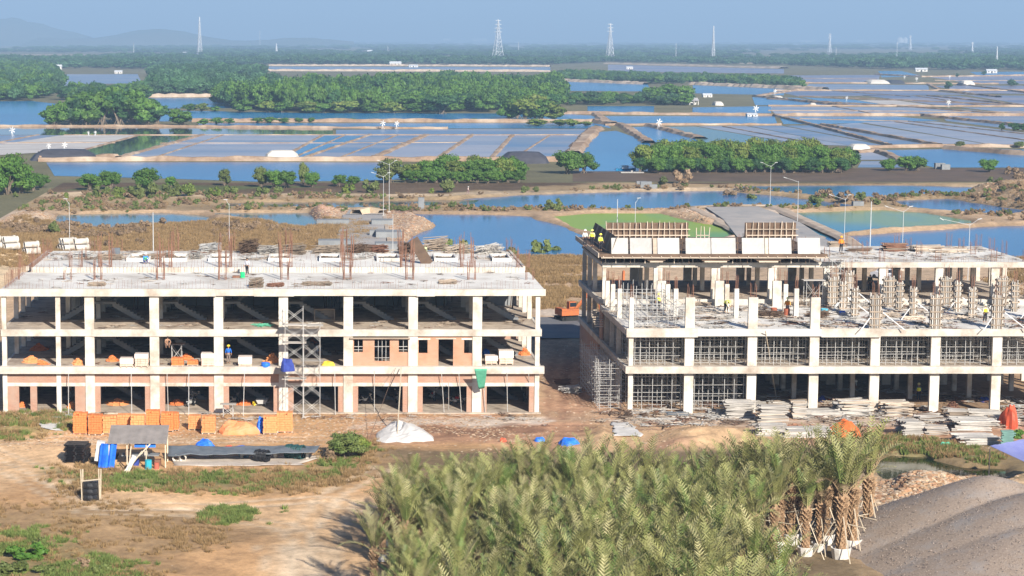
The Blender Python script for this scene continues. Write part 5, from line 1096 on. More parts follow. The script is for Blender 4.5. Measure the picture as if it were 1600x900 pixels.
def rubble(px, py, wpx, hpx, z0, label, seed=0, m=None, n_=90, name='brick_rubble', cat='bricks', group='loose brick heaps', size=(.22, .11, .09)):
    p = G(px, py, z0) if z0 else on_ground(px, py); s = (p.y * CP + (H - p.z) * SP) / F; w = wpx * s / 2; h = hpx * s; r = random.Random(seed); mb = MB()
    for k in range(n_):
        a = r.uniform(0, 6.28); q = abs(r.gauss(0, .42)); q = min(q, 1.1); zz = max(0, h * (1 - q) * r.uniform(.55, 1)); M = Matrix.Rotation(r.uniform(0, 3.1), 3, 'Z') @ Matrix.Rotation(r.uniform(-.8, .8), 3, 'X')
        mb.obox((math.cos(a) * q * w, math.sin(a) * q * w * .8, zz + .05), [c * r.uniform(.8, 1.3) for c in size], M)
    mb.lathe([(w * .95, -.02), (w * .55, h * .38), (.01, h * .72)], 10)
    o = tag(mb.build(name, m or BR[0], None, (p.x, p.y + w * .5, p.z)), label, cat, group, ); return o
for i, (x, y, w, h, z, lb) in enumerate([(48, 567, 36, 9, F1, 'loose orange bricks spilled in the left end bay of the first floor'), (66, 570, 22, 4, F1, 'thin scatter of bricks right of the spill in the left end bay'), (60, 548, 30, 10, F1, 'brick heap in the shade at the back of the left end bay'), (121, 571, 22, 10, F1, 'brick heap by the narrow second bay column'),
     (175, 565, 22, 8, F1, 'small brick heap left of the wrapped pallets'), (290, 563, 28, 9, F1, 'brick heap behind the open stack in the fourth bay'), (425, 567, 26, 15, F1, 'dusty brick and timber heap behind the blue bucket'), (820, 555, 22, 10, F1, 'bright orange brick heap in the right end bay'), (487, 540, 26, 10, F1, 'brick heap behind the scaffold tower on the first floor'),
     (183, 633, 42, 8, .12, 'long brick heap inside the third shop front'), (276, 633, 30, 7, .12, 'brick heap inside the fourth shop front behind the motorbike'), (382, 633, 26, 6, .12, 'brick heap inside the fifth shop front'), (112, 638, 20, 8, .12, 'brick heap inside the narrow second doorway'), (34, 636, 16, 6, .12, 'brick heap inside the leftmost doorway')]):
    rubble(x, y, w, h, z, lb, i, BR[0] if i % 3 else BR[1], 70)
# ================================================================== TIMBER
_pl = {}
def plankm(L, w, t, m):
    k = (round(L, 1), round(w, 2), round(t, 2), m.name)
    if k not in _pl: _pl[k] = MB().box(-L / 2, L / 2, -w / 2, w / 2, 0, t).mesh('plank', m)
    return _pl[k]
def planks(px, py, wpx, hpx, dep, label, m=GREYP, m2=None, rz=0, fan=0, z0=0, t=.09, name='timber_stack', cat='timber', group=None, pw=.32, seed=0, mess=.11, tilt=0):
    p = on_ground(px, py) if z0 == 0 else G(px, py, z0); s = (p.y * CP + (H - p.z) * SP) / F; L = wpx * s; h = hpx * s; n_ = max(2, int(h / t)); o = empty(name, (p.x, p.y + dep * .5, p.z + .01), rz, label, cat, group); r = random.Random(seed + px)
    nd = max(1, int(dep / pw)); tot = 0
    for k in range(n_):
        for j in range(nd):
            if tot > 110: break
            if 0 < j < nd - 1 and k < n_ - 2 and nd > 3: continue
            tot += 1; LL = L * r.uniform(.86, 1.04)
            link('plank', plankm(round(LL * 2) / 2 if LL > 2 else LL, pw * .93, t * .82, m2 if m2 and r.random() < .35 else m), o, (r.uniform(-mess, mess) * L, -dep / 2 + dep * (j + .5) / nd, k * t), (R(r.uniform(-1, 1) * 2 * mess * 10), R(r.uniform(-2, 2) * mess * 10 + tilt), R(r.uniform(-fan, fan) if fan else r.uniform(-2, 2))))
    return o
TS = 'stacks of formwork panels before the right shell'
PW = mat('whitish_panel', (.54, .51, .46), (.38, .355, .32), 1.2, .8, rnd=.25)
for a in [(1157, 654, 46, 25, 2.2, 'fanned stack of whitish panels leaning left, before the second column', PW, GREYP, 0, 12), (1207, 664, 42, 31, 1.6, 'tall bulging stack of grey brown panels, before the third column', GREYP, PALEW, 0, 5), (1206, 682, 44, 18, 1.5, 'lower grey brown stack in front of the tall bulging one', GREYP, PW, R(4), 6),
          (1250, 655, 22, 27, 1.4, 'narrow panel stack right of the tall bulging one', GREYP, PALEW, 0, 4), (1288, 653, 58, 10, 2.2, 'low whitish board pile between the fanned stacks', PW, GREYP, 0, 6), (1337, 651, 48, 23, 2.2, 'fanned stack with splayed white edges near the orange tarp', PW, PALEW, 0, 16), (1318, 650, 24, 20, 1.6, 'small pale stack left of the splayed one', PW, GREYP, 0, 10),
          (1402, 650, 44, 20, 2.2, 'brown fanned stack of panels near the worker in a yellow vest', PALEW, GREYP, 0, 16), (1263, 684, 78, 12, 2.4, 'long boxed pile of boards carrying brown offcuts', PW, GREYP, 0, 2), (1425, 684, 32, 27, 1.8, 'square grey panel stack by itself on the grass', GREYP, GREYP, R(6), 3),
          (1468, 678, 34, 12, 2.0, 'scruffy low pile right of the square grey stack', GREYP, PALEW, R(-8), 22), (1526, 674, 62, 16, 2.6, 'wide pile of white panels near the red orange tarp', PW, PW, R(-2), 3), (1532, 694, 64, 12, 2.6, 'long low whitish pile sloping to the lavender canopy', PW, GREYP, R(9), 5), (1540, 652, 50, 9, 2.0, 'low boards before the seventh column', PW, GREYP, R(-4), 8),
          (1455, 660, 40, 10, 2.0, 'low dark board pile between the columns', GREYP, DARKW, R(6), 14), (1500, 656, 30, 14, 1.6, 'reddish brown timber pile beside the seventh column', WOOD, GREYP, R(-14), 16), (1060, 652, 34, 6, 1.5, 'flat dark sheets lying before the first bays', TARPS['slate'], GREYP, R(-3), 5), (1040, 659, 62, 4, 1.2, 'white boards lying flat before the first bays', PW, GREYP, 0, 3),
          (1120, 655, 55, 4, 2.0, 'scattered boards before the second bay', GREYP, PW, R(4), 14), (1570, 664, 40, 14, 2, 'mixed board pile touching the red orange tarp', PW, WOOD, R(5), 10), (1240, 640, 60, 8, 3.0, 'boards heaped just inside the third bay', GREYP, WOOD, 0, 20), (1185, 640, 36, 7, 3.0, 'boards heaped inside the second bay edge', GREYP, PW, 0, 20)]:
    planks(*a[:9], fan=a[9], group=TS)
rubble(1245, 674, 60, 9, 0, 'brown timber offcuts heaped on the long boxed pile', 40, mat('brown_offcuts', (.34, .17, .10), (.24, .12, .07), 5, .9), 140, 'offcut_heap', 'timber', None, (.35, .1, .08))
rubble(1490, 640, 20, 12, 0, 'rusty red coil of wire and offcuts by the sixth column', 41, RUST, 70, 'scrap_heap', 'scrap', None, (.5, .05, .05)); rubble(1365, 642, 20, 8, 0, 'rusty scrap heap between two fanned stacks', 42, RUST, 60, 'scrap_heap', 'scrap', None, (.5, .05, .05))
rubble(1500, 694, 40, 9, 0, 'rusty steel clamps heaped left of the long low pile', 43, RUST, 90, 'scrap_heap', 'scrap', None, (.6, .05, .05))
def rodpile(px, py, wpx, hpx, z0, label, seed=0, m=RUST, n_=46, L=2.4, spread=.5, group=None, name='rod_pile', cat='steel rods'):
    p = G(px, py, z0) if z0 else on_ground(px, py); s = (p.y * CP + (H - p.z) * SP) / F; w = wpx * s / 2; h = hpx * s; r = random.Random(seed + 90); mb = MB()
    for k in range(n_):
        a = r.uniform(-spread, spread); h_ = h; L_ = min(L, w * 1.7) * r.uniform(.6, 1.1); c = Vector((r.uniform(-1, 1) * max(.05, w - L_ / 2), r.uniform(-.7, .7), 0)); d = Vector((math.cos(a), math.sin(a), 0)) * L_ / 2; z = r.uniform(.03, h * 1.7) * (1 - abs(c.y) * .5)
        mb.bar(c - d + Vector((0, 0, z * r.uniform(.5, 1))), c + d + Vector((0, 0, z)), r.uniform(.02, .04), 4)
    return tag(mb.build(name, m, None, (p.x, p.y + .7, p.z)), label, cat, group)
rodpile(892, 614, 40, 8, 0, 'grey steel rod bundle lying between the two blocks', 1, STEEL, 60, 3, .9); rodpile(880, 600, 28, 5, 0, 'rusty rod bundle behind the grey one between the blocks', 2, RUST, 40); rodpile(983, 655, 14, 9, 0, 'short dark rod bundle before the left corner column', 3, DARKW, 40, 1); rodpile(1008, 655, 14, 5, 0, 'small dark scrap bundle right of the short rod bundle', 4, DARKW, 30, 1)
DK = G2
for i, (x, y, w, h, m_, lb) in enumerate([(1205, 497, 50, 7, DARKW, 'dark rod pile on the deck between the third and fourth columns'), (1280, 497, 40, 7, DARKW, 'dark rod pile on the deck right of the fourth column'), (1130, 498, 40, 3, GREYP, 'thin boards spread on the deck behind the third column'), (1090, 478, 50, 4, WOOD, 'scattered timber on the deck behind the second column'),
     (1150, 470, 40, 6, WOOD, 'timber pile in front of the rear wing edge'), (1310, 492, 44, 4, GREYP, 'scattered planks beside the blue tubs'), (1430, 500, 40, 3, PALEW, 'scattered offcuts on the right deck'), (1390, 496, 44, 4, PALEW, 'offcuts between the fifth and sixth column forms'), (1500, 500, 50, 3, PALEW, 'offcuts near the worker on the right deck'), (1350, 480, 50, 5, GREYP, 'timber litter left of the fifth column form'), (1250, 478, 40, 4, WOOD, 'timber litter under the small trestle')]):
    rodpile(x, y, w, h, DK, lb, i, m_, 70, 2.4, 1.2, 'timber and steel piles on the deck', 'rod_pile', 'building debris')
# litter on the left roof
for i, (x, y, w, h, z, m_, lb) in enumerate([(127, 404, 32, 7, RU, STEEL, 'loose grey steel props at the left of the upper roof'), (170, 406, 44, 5, RU, WOOD, 'brown timber pile beside the dark box on the upper roof'), (245, 405, 60, 5, RU, WOOD, 'long brown timber pile around the crouching worker'), (303, 405, 30, 7, RU, GREYP, 'jumbled grey sticks right of the crouching worker'),
     (328, 394, 38, 9, RU, STEEL, 'neat bundle of grey tubes at the back of the roof'), (388, 396, 40, 14, RU, DARKW, 'dark curved timbers at the back of the roof'), (420, 398, 40, 9, RU, GREYP, 'grey sheets leaning beside the dark curved timbers'), (460, 398, 40, 10, RU, WOOD, 'brown planks behind the second rebar cluster'), (510, 396, 50, 8, RU, WOOD, 'long planks right of the second rebar cluster'),
     (560, 396, 44, 9, RU, DARKW, 'dark rod heap beyond the middle rebar cluster'), (590, 395, 40, 8, RU, RUST, 'rusty rod heap on the back edge of the roof'), (635, 398, 30, 13, RU, DARKW, 'dark board heap around the fourth rebar cluster'), (680, 393, 44, 14, RU, WOOD, 'big brown timber heap at the back right of the roof'), (720, 396, 50, 9, RU, PALEW, 'pale planks spread at the back right of the roof'), (765, 397, 50, 10, RU, PW, 'white sticks piled on the right end of the roof'),
     (400, 450, 26, 10, RF, WOOD, 'curved dark timbers on the front roof, near the green bucket'), (430, 448, 30, 3, RF, RUST, 'rusty planks lying behind the front edge'), (495, 446, 50, 3, RF, WOOD, 'thin boards along the front edge over the scaffold tower'), (700, 444, 30, 4, RF, WOOD, 'flat coil of dark rods on the front roof'), (150, 447, 30, 3, RF, WOOD, 'boards along the front edge on the left'), (560, 405, 30, 5, RU, STEEL, 'loops of pale tube beside the middle roof opening')]):
    rodpile(x, y, w, h, z, lb, i + 30, m_, 110, 3.2, .7 if m_ in (STEEL, WOOD) else 1.3, 'debris piles on the left roof', 'debris_pile', 'building debris')
# litter on the storeys
for i, (x, y, w, z, m_, lb) in enumerate([(180, 512, 36, F2, WOOD, 'scattered boards in the third bay, top storey'), (300, 510, 30, F2, WOOD, 'scattered boards in the fourth bay, top storey'), (410, 511, 40, F2, TARPS['green'], 'green netting strewn in the fifth bay, top storey'), (490, 510, 30, F2, GREYP, 'boards beneath the scaffold tower bay, top storey'), (600, 505, 20, F2, WOOD, 'loop of hose in the seventh bay, top storey'), (700, 508, 40, F2, WOOD, 'boards in the eighth bay, top storey'), (800, 505, 40, F2, WOOD, 'boards in the right end bay, top storey')]):
    rodpile(x, y, w, 2, z, lb, i + 70, m_, 26, 1.6, 1.5, 'boards strewn on the top storey', 'debris_pile', 'building debris')
def sticks(seed, m, L=1.3, n_=5):
    r = random.Random(seed); mb = MB()
    for k in range(n_):
        a = r.uniform(0, 3.14); c = Vector((r.uniform(-.5, .5), r.uniform(-.5, .5), .04 + .03 * k)); d = Vector((math.cos(a), math.sin(a), r.uniform(-.03, .03))) * L * r.uniform(.3, .6); mb.obox(c, (d.length * 2, r.uniform(.05, .14), .03), d.to_track_quat('X', 'Z').to_matrix())
    return mb.mesh('sticks', m)
STK = [sticks(i, m_) for i, m_ in enumerate((GREYP, PALEW, WOOD, STEEL, DARKW, RUST, PW))]
def litter(name, n_, xa, xb, ya, yb, z, label, s=.8):
    out = [(a, b_, z + .01, q, q, t) for a, b_, q, t in zip(rng.uniform(xa, xb, n_), rng.uniform(ya, yb, n_), rng.uniform(.4, 1.3, n_) * s, rng.uniform(0, 6.28, n_)) if fbm(np.array([a]), np.array([b_]), 4, 5)[0] > .42]
    scatter(name, out, STK, label, 'litter')
litter('deck_litter', 900, XL + .6, XR - .5, 187.9, 204.6, G2, 'scraps of timber and steel littering the deck of the right shell', .9)
litter('rear_roof_litter', 160, XM + 1, XR - .8, 206.8, 221.5, GR_, 'scraps littering the right roof', .7)
litter('roof_litter', 520, -28, 19.8, 208, 217, RU, 'scraps littering the back of the left roof'); litter('front_roof_litter', 110, -28.8, 20, 188.2, 201, RF, 'few scraps on the front of the left roof', .6)
litter('top_storey_litter', 260, -29, 20, 188, 204, F2, 'scraps on the top storey floor of the left shell', .6); litter('first_floor_litter', 260, -29, 20, 188, 204, F1, 'scraps on the first floor of the left shell', .6)
litter('ground_litter', 700, 20, 74, 180.5, 188, .08, 'timber scraps trodden into the ground before the right shell', .9); litter('yard_litter', 160, -29, 20, 183.5, 187, .1, 'scraps on the ground before the left shell', .6); litter('shell_floor_litter', 420, 29, 71, 188, 200, .08, 'timber scraps on the ground under the right shell', 1.0)
# ================================================================== TARPS AND SITE CLUTTER
tarp_heap('tarp_heap', 370, 679, 58, 22, 'pale', 'faded orange tarp over a low heap between the brick stacks', seed=2, sharp=2.3); tarp_heap('tarp_heap', 409, 676, 17, 27, 'blue', 'bright blue tarp bundled left of the brick stack', seed=3, dep=.6); tarp_heap('tarp_heap', 433, 676, 7, 26, 'navy', 'dark blue cloth squeezed between two brick stacks', seed=4, dep=.4)
tarp_heap('tarp_heap', 1323, 682, 56, 27, 'orange', 'vivid orange tarp over a heap before the right shell', seed=5, sharp=2.2); tarp_heap('tarp_heap', 1580, 668, 27, 38, 'red', 'upright red orange tarp cover near the right edge', seed=6, sharp=3.5, dep=1.0)
tarp_heap('tarp_heap', 889, 694, 28, 13, 'blue', 'blue tarp bundle behind the palms, right one', seed=7); tarp_heap('tarp_heap', 843, 689, 16, 8, 'blue', 'smaller blue tarp bundle behind the palms, left one', seed=8); tarp_heap('tarp_heap', 786, 691, 10, 8, 'red', 'small red cloth behind the palms', 'cloth', seed=9)
tarp_heap('tarp_heap', 320, 706, 34, 20, 'blue', 'crumpled blue tarp on the grey sheeting beside the shelter', seed=10, sharp=2.2); tarp_heap('cloth_heap', 312, 709, 18, 9, 'red', 'red cloth mixed into the crumpled blue tarp', 'cloth', seed=11); tarp_heap('cloth_heap', 373, 703, 30, 5, 'blue', 'flat blue cloth on the long grey sheeting', 'cloth', seed=12); tarp_heap('cloth_heap', 357, 703, 14, 6, 'red', 'small red cloth on the long grey sheeting', 'cloth', seed=13)
tarp_heap('tarp_heap', 448, 580, 20, 22, 'navy', 'blue cloth hanging over the slab edge by the scaffold tower', z0=F1 + .02, seed=14, dep=.5); tarp_heap('cloth_heap', 448, 578, 12, 8, 'red', 'red cloth on the blue one by the scaffold tower', 'cloth', z0=F1 + .1, seed=15, dep=.55); tarp_heap('sack_heap', 513, 572, 20, 9, mat('yellow_sacks', (.75, .55, .05), (.65, .45, .05), 3, .6), 'yellow sacks on the first floor behind the scaffold tower', 'sacks', z0=F1 + .02, seed=16, dep=.5)
tarp_heap('tarp_heap', 760, 553, 13, 9, 'blue', 'small blue cover at the back of the right end bay', z0=F1 + .02, seed=17, dep=.5); tarp_heap('cloth_heap', 1285, 628, 12, 12, 'navy', 'purple blue cloth bundle on the ground under the right shell', 'cloth', seed=18); tarp_heap('cloth_heap', 1300, 627, 14, 5, 'orange', 'orange cloth beside the purple bundle', 'cloth', seed=19); tarp_heap('cloth_heap', 1538, 628, 16, 9, 'navy', 'blue and white bundle by the seventh column', 'cloth', seed=20)
tarp_heap('sheet_heap', 1478, 697, 17, 8, 'green', 'bright turquoise sheet on the grass near the lavender canopy', 'plastic sheet', seed=21); tarp_heap('sheet_heap', 1384, 648, 20, 13, 'white', 'whitish plastic bundle left of the brown fanned stack', 'plastic sheet', seed=22)
tarp_heap('sheeted_heap', 632, 687, 86, 24, 'white', 'broad white sheeted heap on the ground before the left block', 'covered heap', dep=4.2, seed=3, sharp=1.35)
drape('plastic_sheet', [(962, 684), (1004, 683), (985, 662), (955, 660)], (0, 0, 0, 0), 'white', 'white sheet spread over the side of the sand heap', 'plastic sheet', 12, .12, 4)
drape('plastic_sheet', [(62, 672), (95, 676), (100, 656), (52, 657)], (0, 0, 0, 0), 'white', 'white sheet on the grass at the left building corner', 'plastic sheet', 12, .1, 6)
drape('ground_sheet', [(268, 731), (470, 728), (500, 714), (270, 716)], (0, 0, 0, 0), mat('pale_dust_sheet', (.52, .45, .38), (.42, .36, .30), 1, .9), 'pale dusty ground sheet under the coiled hoses', 'ground sheet', 18, .08, 7)
drape('long_sheeting', [(262, 712), (492, 708), (500, 697), (262, 698)], (.75, .75, .95, .95), 'slate', 'long grey plastic sheeting laid over rails right of the shelter', 'plastic sheet', 26, .14, 8, .05)
drape('safety_net', [(741, 577), (761, 577), (757, 607), (748, 609)], (F1 + .1, F1 + .1, 2.5, 2.4), 'green', 'torn green safety net hanging from the slab near the right end', 'net', 8, .1, 9)
for i, px in enumerate((286, 330, 378, 430, 480)):
    p = on_ground(px, 716); tag(MB().box(-.12, .12, -.5, .5, 0, .68).build('support_block', CONC, None, p), 'concrete block carrying the long grey sheeting, %s from the left' % ['first', 'second', 'third', 'fourth', 'last'][i], 'block')
def coil(px, py, r_px, hpx, m, label, lying=True):
    p = on_ground(px, py); s = (p.y * CP + H * SP) / F; r0 = r_px * s; mb = MB(); n_ = 9
    for k in range(n_):
        c = [Vector((math.cos(a * .4488) * r0 * (1 - .06 * (k % 3)), (k - n_ / 2) * hpx * s / n_ * .9, math.sin(a * .4488) * r0 * (1 - .06 * (k % 3)))) for a in range(15)]; mb.tube(c, .075, 5)
    return tag(mb.build('hose_coil', m, None, (p.x, p.y + .4, p.z + r0), (0, 0, R(65 if lying else 0))), label, 'hose')
coil(408, 724, 9.5, 24, TARPS['black'], 'brown black coil of ribbed hose on the pale ground sheet'); coil(459, 718, 11, 34, mat('dark_green_hose', (.02, .06, .06), (.03, .09, .09), 3, .4), 'large dark green coil of ribbed hose'); coil(381, 718, 7.5, 12, mat('grey_hose', (.16, .24, .28), (.12, .18, .22), 3, .4), 'small grey coil end on, beside the brown black one', False)
for i, px in enumerate((276, 286)):
    p = on_ground(px, 722); tag(MB().lathe([(.32, -.7), (.32, .7), (.24, .7), (.24, -.7), (.32, -.7)], 12).build('clay_pipe', CONC, None, (p.x, p.y, p.z + .32), (math.pi / 2, 0, 0), True), '%s short concrete pipe at the left end of the ground sheet' % ['left', 'right'][i], 'pipe')
def shelter():
    p = on_ground(215, 733); o = empty('work_shelter', p, 0, 'tarp roofed work shelter with blue side sheet on the verge', 'shelter'); s = (p.y * CP + H * SP) / F; w = 92 * s / 2; m = mat('grey_roof_sheet', (.27, .24, .22), (.20, .18, .165), 1, .8, bump=.4)
    mb = MB(); N = 14
    for k in range(N): xa = -w + 2 * w * k / N; mb.add([(xa, -.25, 2.1 + .04 * (k % 2)), (xa + 2 * w / N + .02, -.25, 2.1 + .04 * ((k + 1) % 2)), (xa + 2 * w / N + .02, 2.6, 3.05), (xa, 2.6, 3.05), (xa, -.25, 2.05), (xa + 2 * w / N + .02, -.25, 2.05), (xa + 2 * w / N + .02, 2.6, 3.0), (xa, 2.6, 3.0)], [(0, 1, 2, 3), (7, 6, 5, 4), (0, 4, 5, 1), (3, 2, 6, 7)])
    mb.build('roof', m, o)
    for x in (-w + .1, -w * .35, w * .3, w * .95):
        for y in (0, 2.4): link('post', colmesh(.09, .09, 2.1 if y == 0 else 2.9, BAM), o, (x, y, 0))
    mb = MB(); n_ = 9
    mb.add([(-w - .55 + 1.3 * i / n_ - .25 * (j / 6), -.12 + .12 * math.sin(i * 1.7), 2.0 * (1 - j / 6) + .05) for j in range(7) for i in range(n_ + 1)], [(j * (n_ + 1) + i, j * (n_ + 1) + i + 1, (j + 1) * (n_ + 1) + i + 1, (j + 1) * (n_ + 1) + i) for j in range(6) for i in range(n_)])
    mb.build('side_sheet', TARPS['blue'], o); MB().box(-.3, .35, 0, .7, 0, 1.6).build('white_bag', TARPS['white'], o, (-w - .85, .3, .5), (0, .15, 0))
    bx('table', GREYW, o, -w + 1.0, w * .7, .9, 2.0, .8, .88); bx('hanging_cloth', TARPS['blue'], o, -w * .1, w * .62, .02, .05, 1.7, 2.02)
    for k, x in enumerate((-w + 1.3, -w * .2, w * .1, w * .55)): bx('crate', (DARKW, TARPS['navy'], CONC, RUST)[k], o, x, x + .5, .8, 1.4, .0 if k % 2 else .89, .5 if k % 2 else 1.3)
    MB().lathe([(0, 0), (.28, 0), (.28, .75), (0, .75)], 10).build('blue_drum', mat('turquoise_drum', (.03, .35, .45)), o, (w * .38, -.35, 0)); MB().lathe([(0, 0), (.2, 0), (.2, .5), (0, .5)], 10).build('red_drum', mat('red_drum', (.45, .12, .08)), o, (w * .65, -.25, 0))
shelter(); random.seed(21)
def leaning_rack(px, py):
    p = on_ground(px, py); o = empty('leaning_ladder', p, 0, 'white sheet and bamboo poles leaning on the front of the shelter', 'poles')
    for a, b_ in (((-.6, -.3, 0), (1.7, .6, 2.3)), ((0, -.4, 0), (.2, .2, 2.2)), ((-.3, -.5, 0), (1.0, .3, 1.7))): MB().bar(a, b_, .05, 5).build('pole', BAM, o)
    MB().obox((.15, -.2, .75), (.35, .04, 1.7), Matrix.Rotation(.45, 3, 'Y')).build('sheet', TARPS['white'], o)
leaning_rack(201, 741)
def bamboo_bin():
    p = on_ground(143, 781); o = empty('plastic_lined_bin', p, 0, 'black plastic lined bin held in pale bamboo poles on the grass', 'bin')
    for x in (-.72, .62):
        for y in (0, .55): MB().bar((x, y, -.05), (x + random.uniform(-.1, .1), y, 2.3 + random.uniform(-.3, .2)), .05, 5).build('pole', BAM, o)
    MB().bar((-.8, -.05, 1.45), (.75, -.05, 1.6), .05, 5).build('pole', BAM, o)
    for k in range(3): mb = MB(); mb.lathe([(.58, 0), (.62, .2), (.57, .42)], 10); mb.box(-.58, .58, -.08, .7, 0, .44); mb.build('plastic_liner', TARPS['black'], o, (-.04, .05, .03 + k * .46))
bamboo_bin()
def pallets(px, py, wpx, n_, label, m, dz=.14):
    p = on_ground(px, py); s = (p.y * CP + H * SP) / F; o = empty('pallet_stack', p, R(-8), label, 'pallets'); w = wpx * s / 2
    mb = MB()
    for k in range(6): mb.box(-w, w, -.5 + k * .3, -.3 + k * .3, .1, .13)
    for k in (-1, 0, 1): mb.box(k * w * .9 - .06, k * w * .9 + .06, -.5, 1.2, 0, .098)
    me = mb.mesh('pallet', m)
    for k in range(n_): link('pallet', me, o, (random.uniform(-.08, .08), .5, k * dz), (0, 0, R(random.uniform(-4, 4))))
pallets(117, 725, 34, 11, 'stack of dark plastic pallets left of the shelter', TARPS['black']); pallets(172, 722, 14, 3, 'few dark pallets beside the blue side sheet', TARPS['black'])
def canopy():
    p = on_ground(1590, 752); o = empty('tarp_canopy', (p.x, p.y, 0), 0, 'lavender blue tarp canopy at the right edge above the puddle', 'canopy'); c = [G(1547, 697, 3.0), G(1612, 684, 3.4), G(1680, 700, 3.2), G(1612, 727, 2.6)]; n_ = 10; vs = []
    for i in range(n_ + 1):
        for j in range(n_ + 1): u, v = j / n_, i / n_; q = (c[0] * (1 - u) + c[1] * u) * (1 - v) + (c[3] * (1 - u) + c[2] * u) * v; q.z -= .35 * math.sin(u * 3.14) * math.sin(v * 3.14) - .03 * math.sin(u * 20); vs.append(q - Vector((p.x, p.y, 0)))
    t = MB().add(vs, [(i * 11 + j, i * 11 + j + 1, (i + 1) * 11 + j + 1, (i + 1) * 11 + j) for i in range(10) for j in range(10)]).build('tarp', TARPS['lav'], o); md = t.modifiers.new('thickness', 'SOLIDIFY'); md.thickness = .02
    for q in c: d = q - Vector((p.x, p.y, 0)); MB().bar((d.x, d.y, -.2), d, .05, 5).build('pole', BAM, o)
canopy()
planks(1575, 700, 20, 30, .3, 'green grey corrugated sheets standing at the right edge', mat('green_sheet', (.16, .30, .26), (.12, .22, .20)), name='sheet_fence', cat='fence')
# props and ropes leaning on the left block
def prop_pole(px0, py0, z0, px1, py1, z1, label, r_=.035, m=STEEL, dy=0, group='poles leaning on the shop fronts'):
    a = on_ground(px0, py0) if z0 == 0 else G(px0, py0, z0); b_ = G(px1, py1, z1); 
    if True: # top rests against the slab edge plane
        b_ = Vector(((px1 - PX) * ((187.0 - dy) * CP + (H - z1) * SP) / F, 187.0 - dy, z1))
    return tag(MB().bar((0, 0, 0), b_ - a, r_, 5).build('leaning_pole', m, None, a), label, 'pole', group)
wh = ['the second doorway', 'the third shop front', 'the fourth shop front, left side', 'the fourth shop front', 'the fifth shop front', 'the sixth shop front', 'the seventh shop front', 'the eighth shop front, left', 'the eighth shop front, middle', 'the eighth shop front, right', 'the last shop front', 'the last shop front, right end', 'the pier left of the net']
for i, (x0_, y0_, x1_, z1_) in enumerate([(107, 650, 107, 3.8), (206, 650, 205, 3.8), (263, 646, 261, 3.8), (295, 652, 295, 3.8), (380, 650, 382, 3.8), (524, 648, 523, 3.8), (585, 645, 585, 4.1), (694, 646, 690, 3.8), (701, 642, 701, 3.0), (721, 645, 717, 3.8), (793, 645, 792, 3.9), (829, 640, 826, 3.8), (758, 646, 756, 3.9)]):
    prop_pole(x0_, y0_, 0, x1_, 0, z1_, 'thin pole leaning on the slab edge before %s' % wh[i])
prop_pole(620, 690, 0, 627, 0, 4.5, 'tall white pole rising from the large white sheet', .05, BAM, .4, None); prop_pole(575, 690, 0, 618, 0, 4.4, 'dark rope running down left of the white sheet', .02, DARKW, .3, None); prop_pole(1213, 622, 0, 1196, 0, 7.9, 'long pale pole leaning on the deck edge of the right shell', .05, BAM, .4, None)
# scaffold tower and small trestles
def frame_mesh(w, h):
    mb = MB(); mb.bar((0, 0, 0), (0, 0, h), .03, 5); mb.bar((0, w, 0), (0, w, h), .03, 5)
    for z in (.3, h * .6, h - .1): mb.bar((0, 0, z), (0, w, z), .022, 4)
    return mb.mesh('frame', STEEL)
def tower(x, y, z, w, d, lifts, lh, label, boards=(), group=None):
    o = empty('scaffold_tower', (x, y, z), 0, label, 'scaffold', group); fm = frame_mesh(d, lh - .02); br = MB().bar((0, 0, .25), (w, 0, lh - .2), .02, 4).bar((0, .03, lh - .2), (w, .03, .25), .02, 4).mesh('cross_brace', STEEL)
    for k in range(lifts):
        for xx in (0, w): link('frame', fm, o, (xx, 0, k * lh))
        for yy_ in (-.04, d + .01): link('cross_brace', br, o, (0, yy_, k * lh))
    bm_ = MB().box(-.3, w + .3, .05, d - .05, 0, .05).mesh('deck_board', GREYP)
    for z_ in boards: link('deck_board', bm_, o, (0, 0, z_))
    return o
tower(X_(446), 185.6, 0, 1.65, 1.2, 6, 1.7, 'tall scaffold tower at the sixth grid line, left half', (3.5, 6.85, 8.5)); tower(X_(446) + 1.7, 185.6, 0, 1.5, 1.2, 5, 1.7, 'scaffold tower right of the tall one, reaching the top storey', (5.2, 8.45))
tower(X_(266), 189.4, F1, .9, 1.2, 1, 1.7, 'small trestle scaffold in the fourth bay of the first floor', (1.72,)); tower(X_(350), 185.2, .0, .9, 1.0, 1, 1.2, 'low wire trestle before the fifth shop front', (1.2,)); tower((1256 - 500) * 206 / 3200, 203.3, G2, 1.6, 1.2, 1, 2.6, 'small trestle scaffold on the deck before the rear wing', (2.62,))
tower((1296 - 500) * 206.5 / 3200, 204.1, G2, 1.2, 1.4, 3, 1.6, 'scaffold stair tower between roof platform and right roof', (1.6, 3.2, 4.7))
def small(name, px, py, z, mb, m, label, cat, group=None):
    p = on_ground(px, py) if z == 0 else G(px, py, z); return tag(mb.build(name, m, None, p), label, cat, group)
drum = lambda r0, h: MB().lathe([(0, 0), (r0, 0), (r0 * 1.04, h * .33), (r0, h * .34), (r0 * 1.04, h * .66), (r0, h), (r0 * .9, h), (r0 * .9, h - .06), (0, h - .06)], 12)
small('bucket', 379, 434, RF, drum(.22, .55), mat('green_plastic', (.02, .55, .18), rough=.4), 'bright green bucket beside the standing worker on the roof', 'bucket'); small('cement_bag', 369, 434, RF, MB().box(-.35, .35, -.2, .2, 0, .22), RUST, 'small reddish bag left of the green bucket on the roof', 'bag')
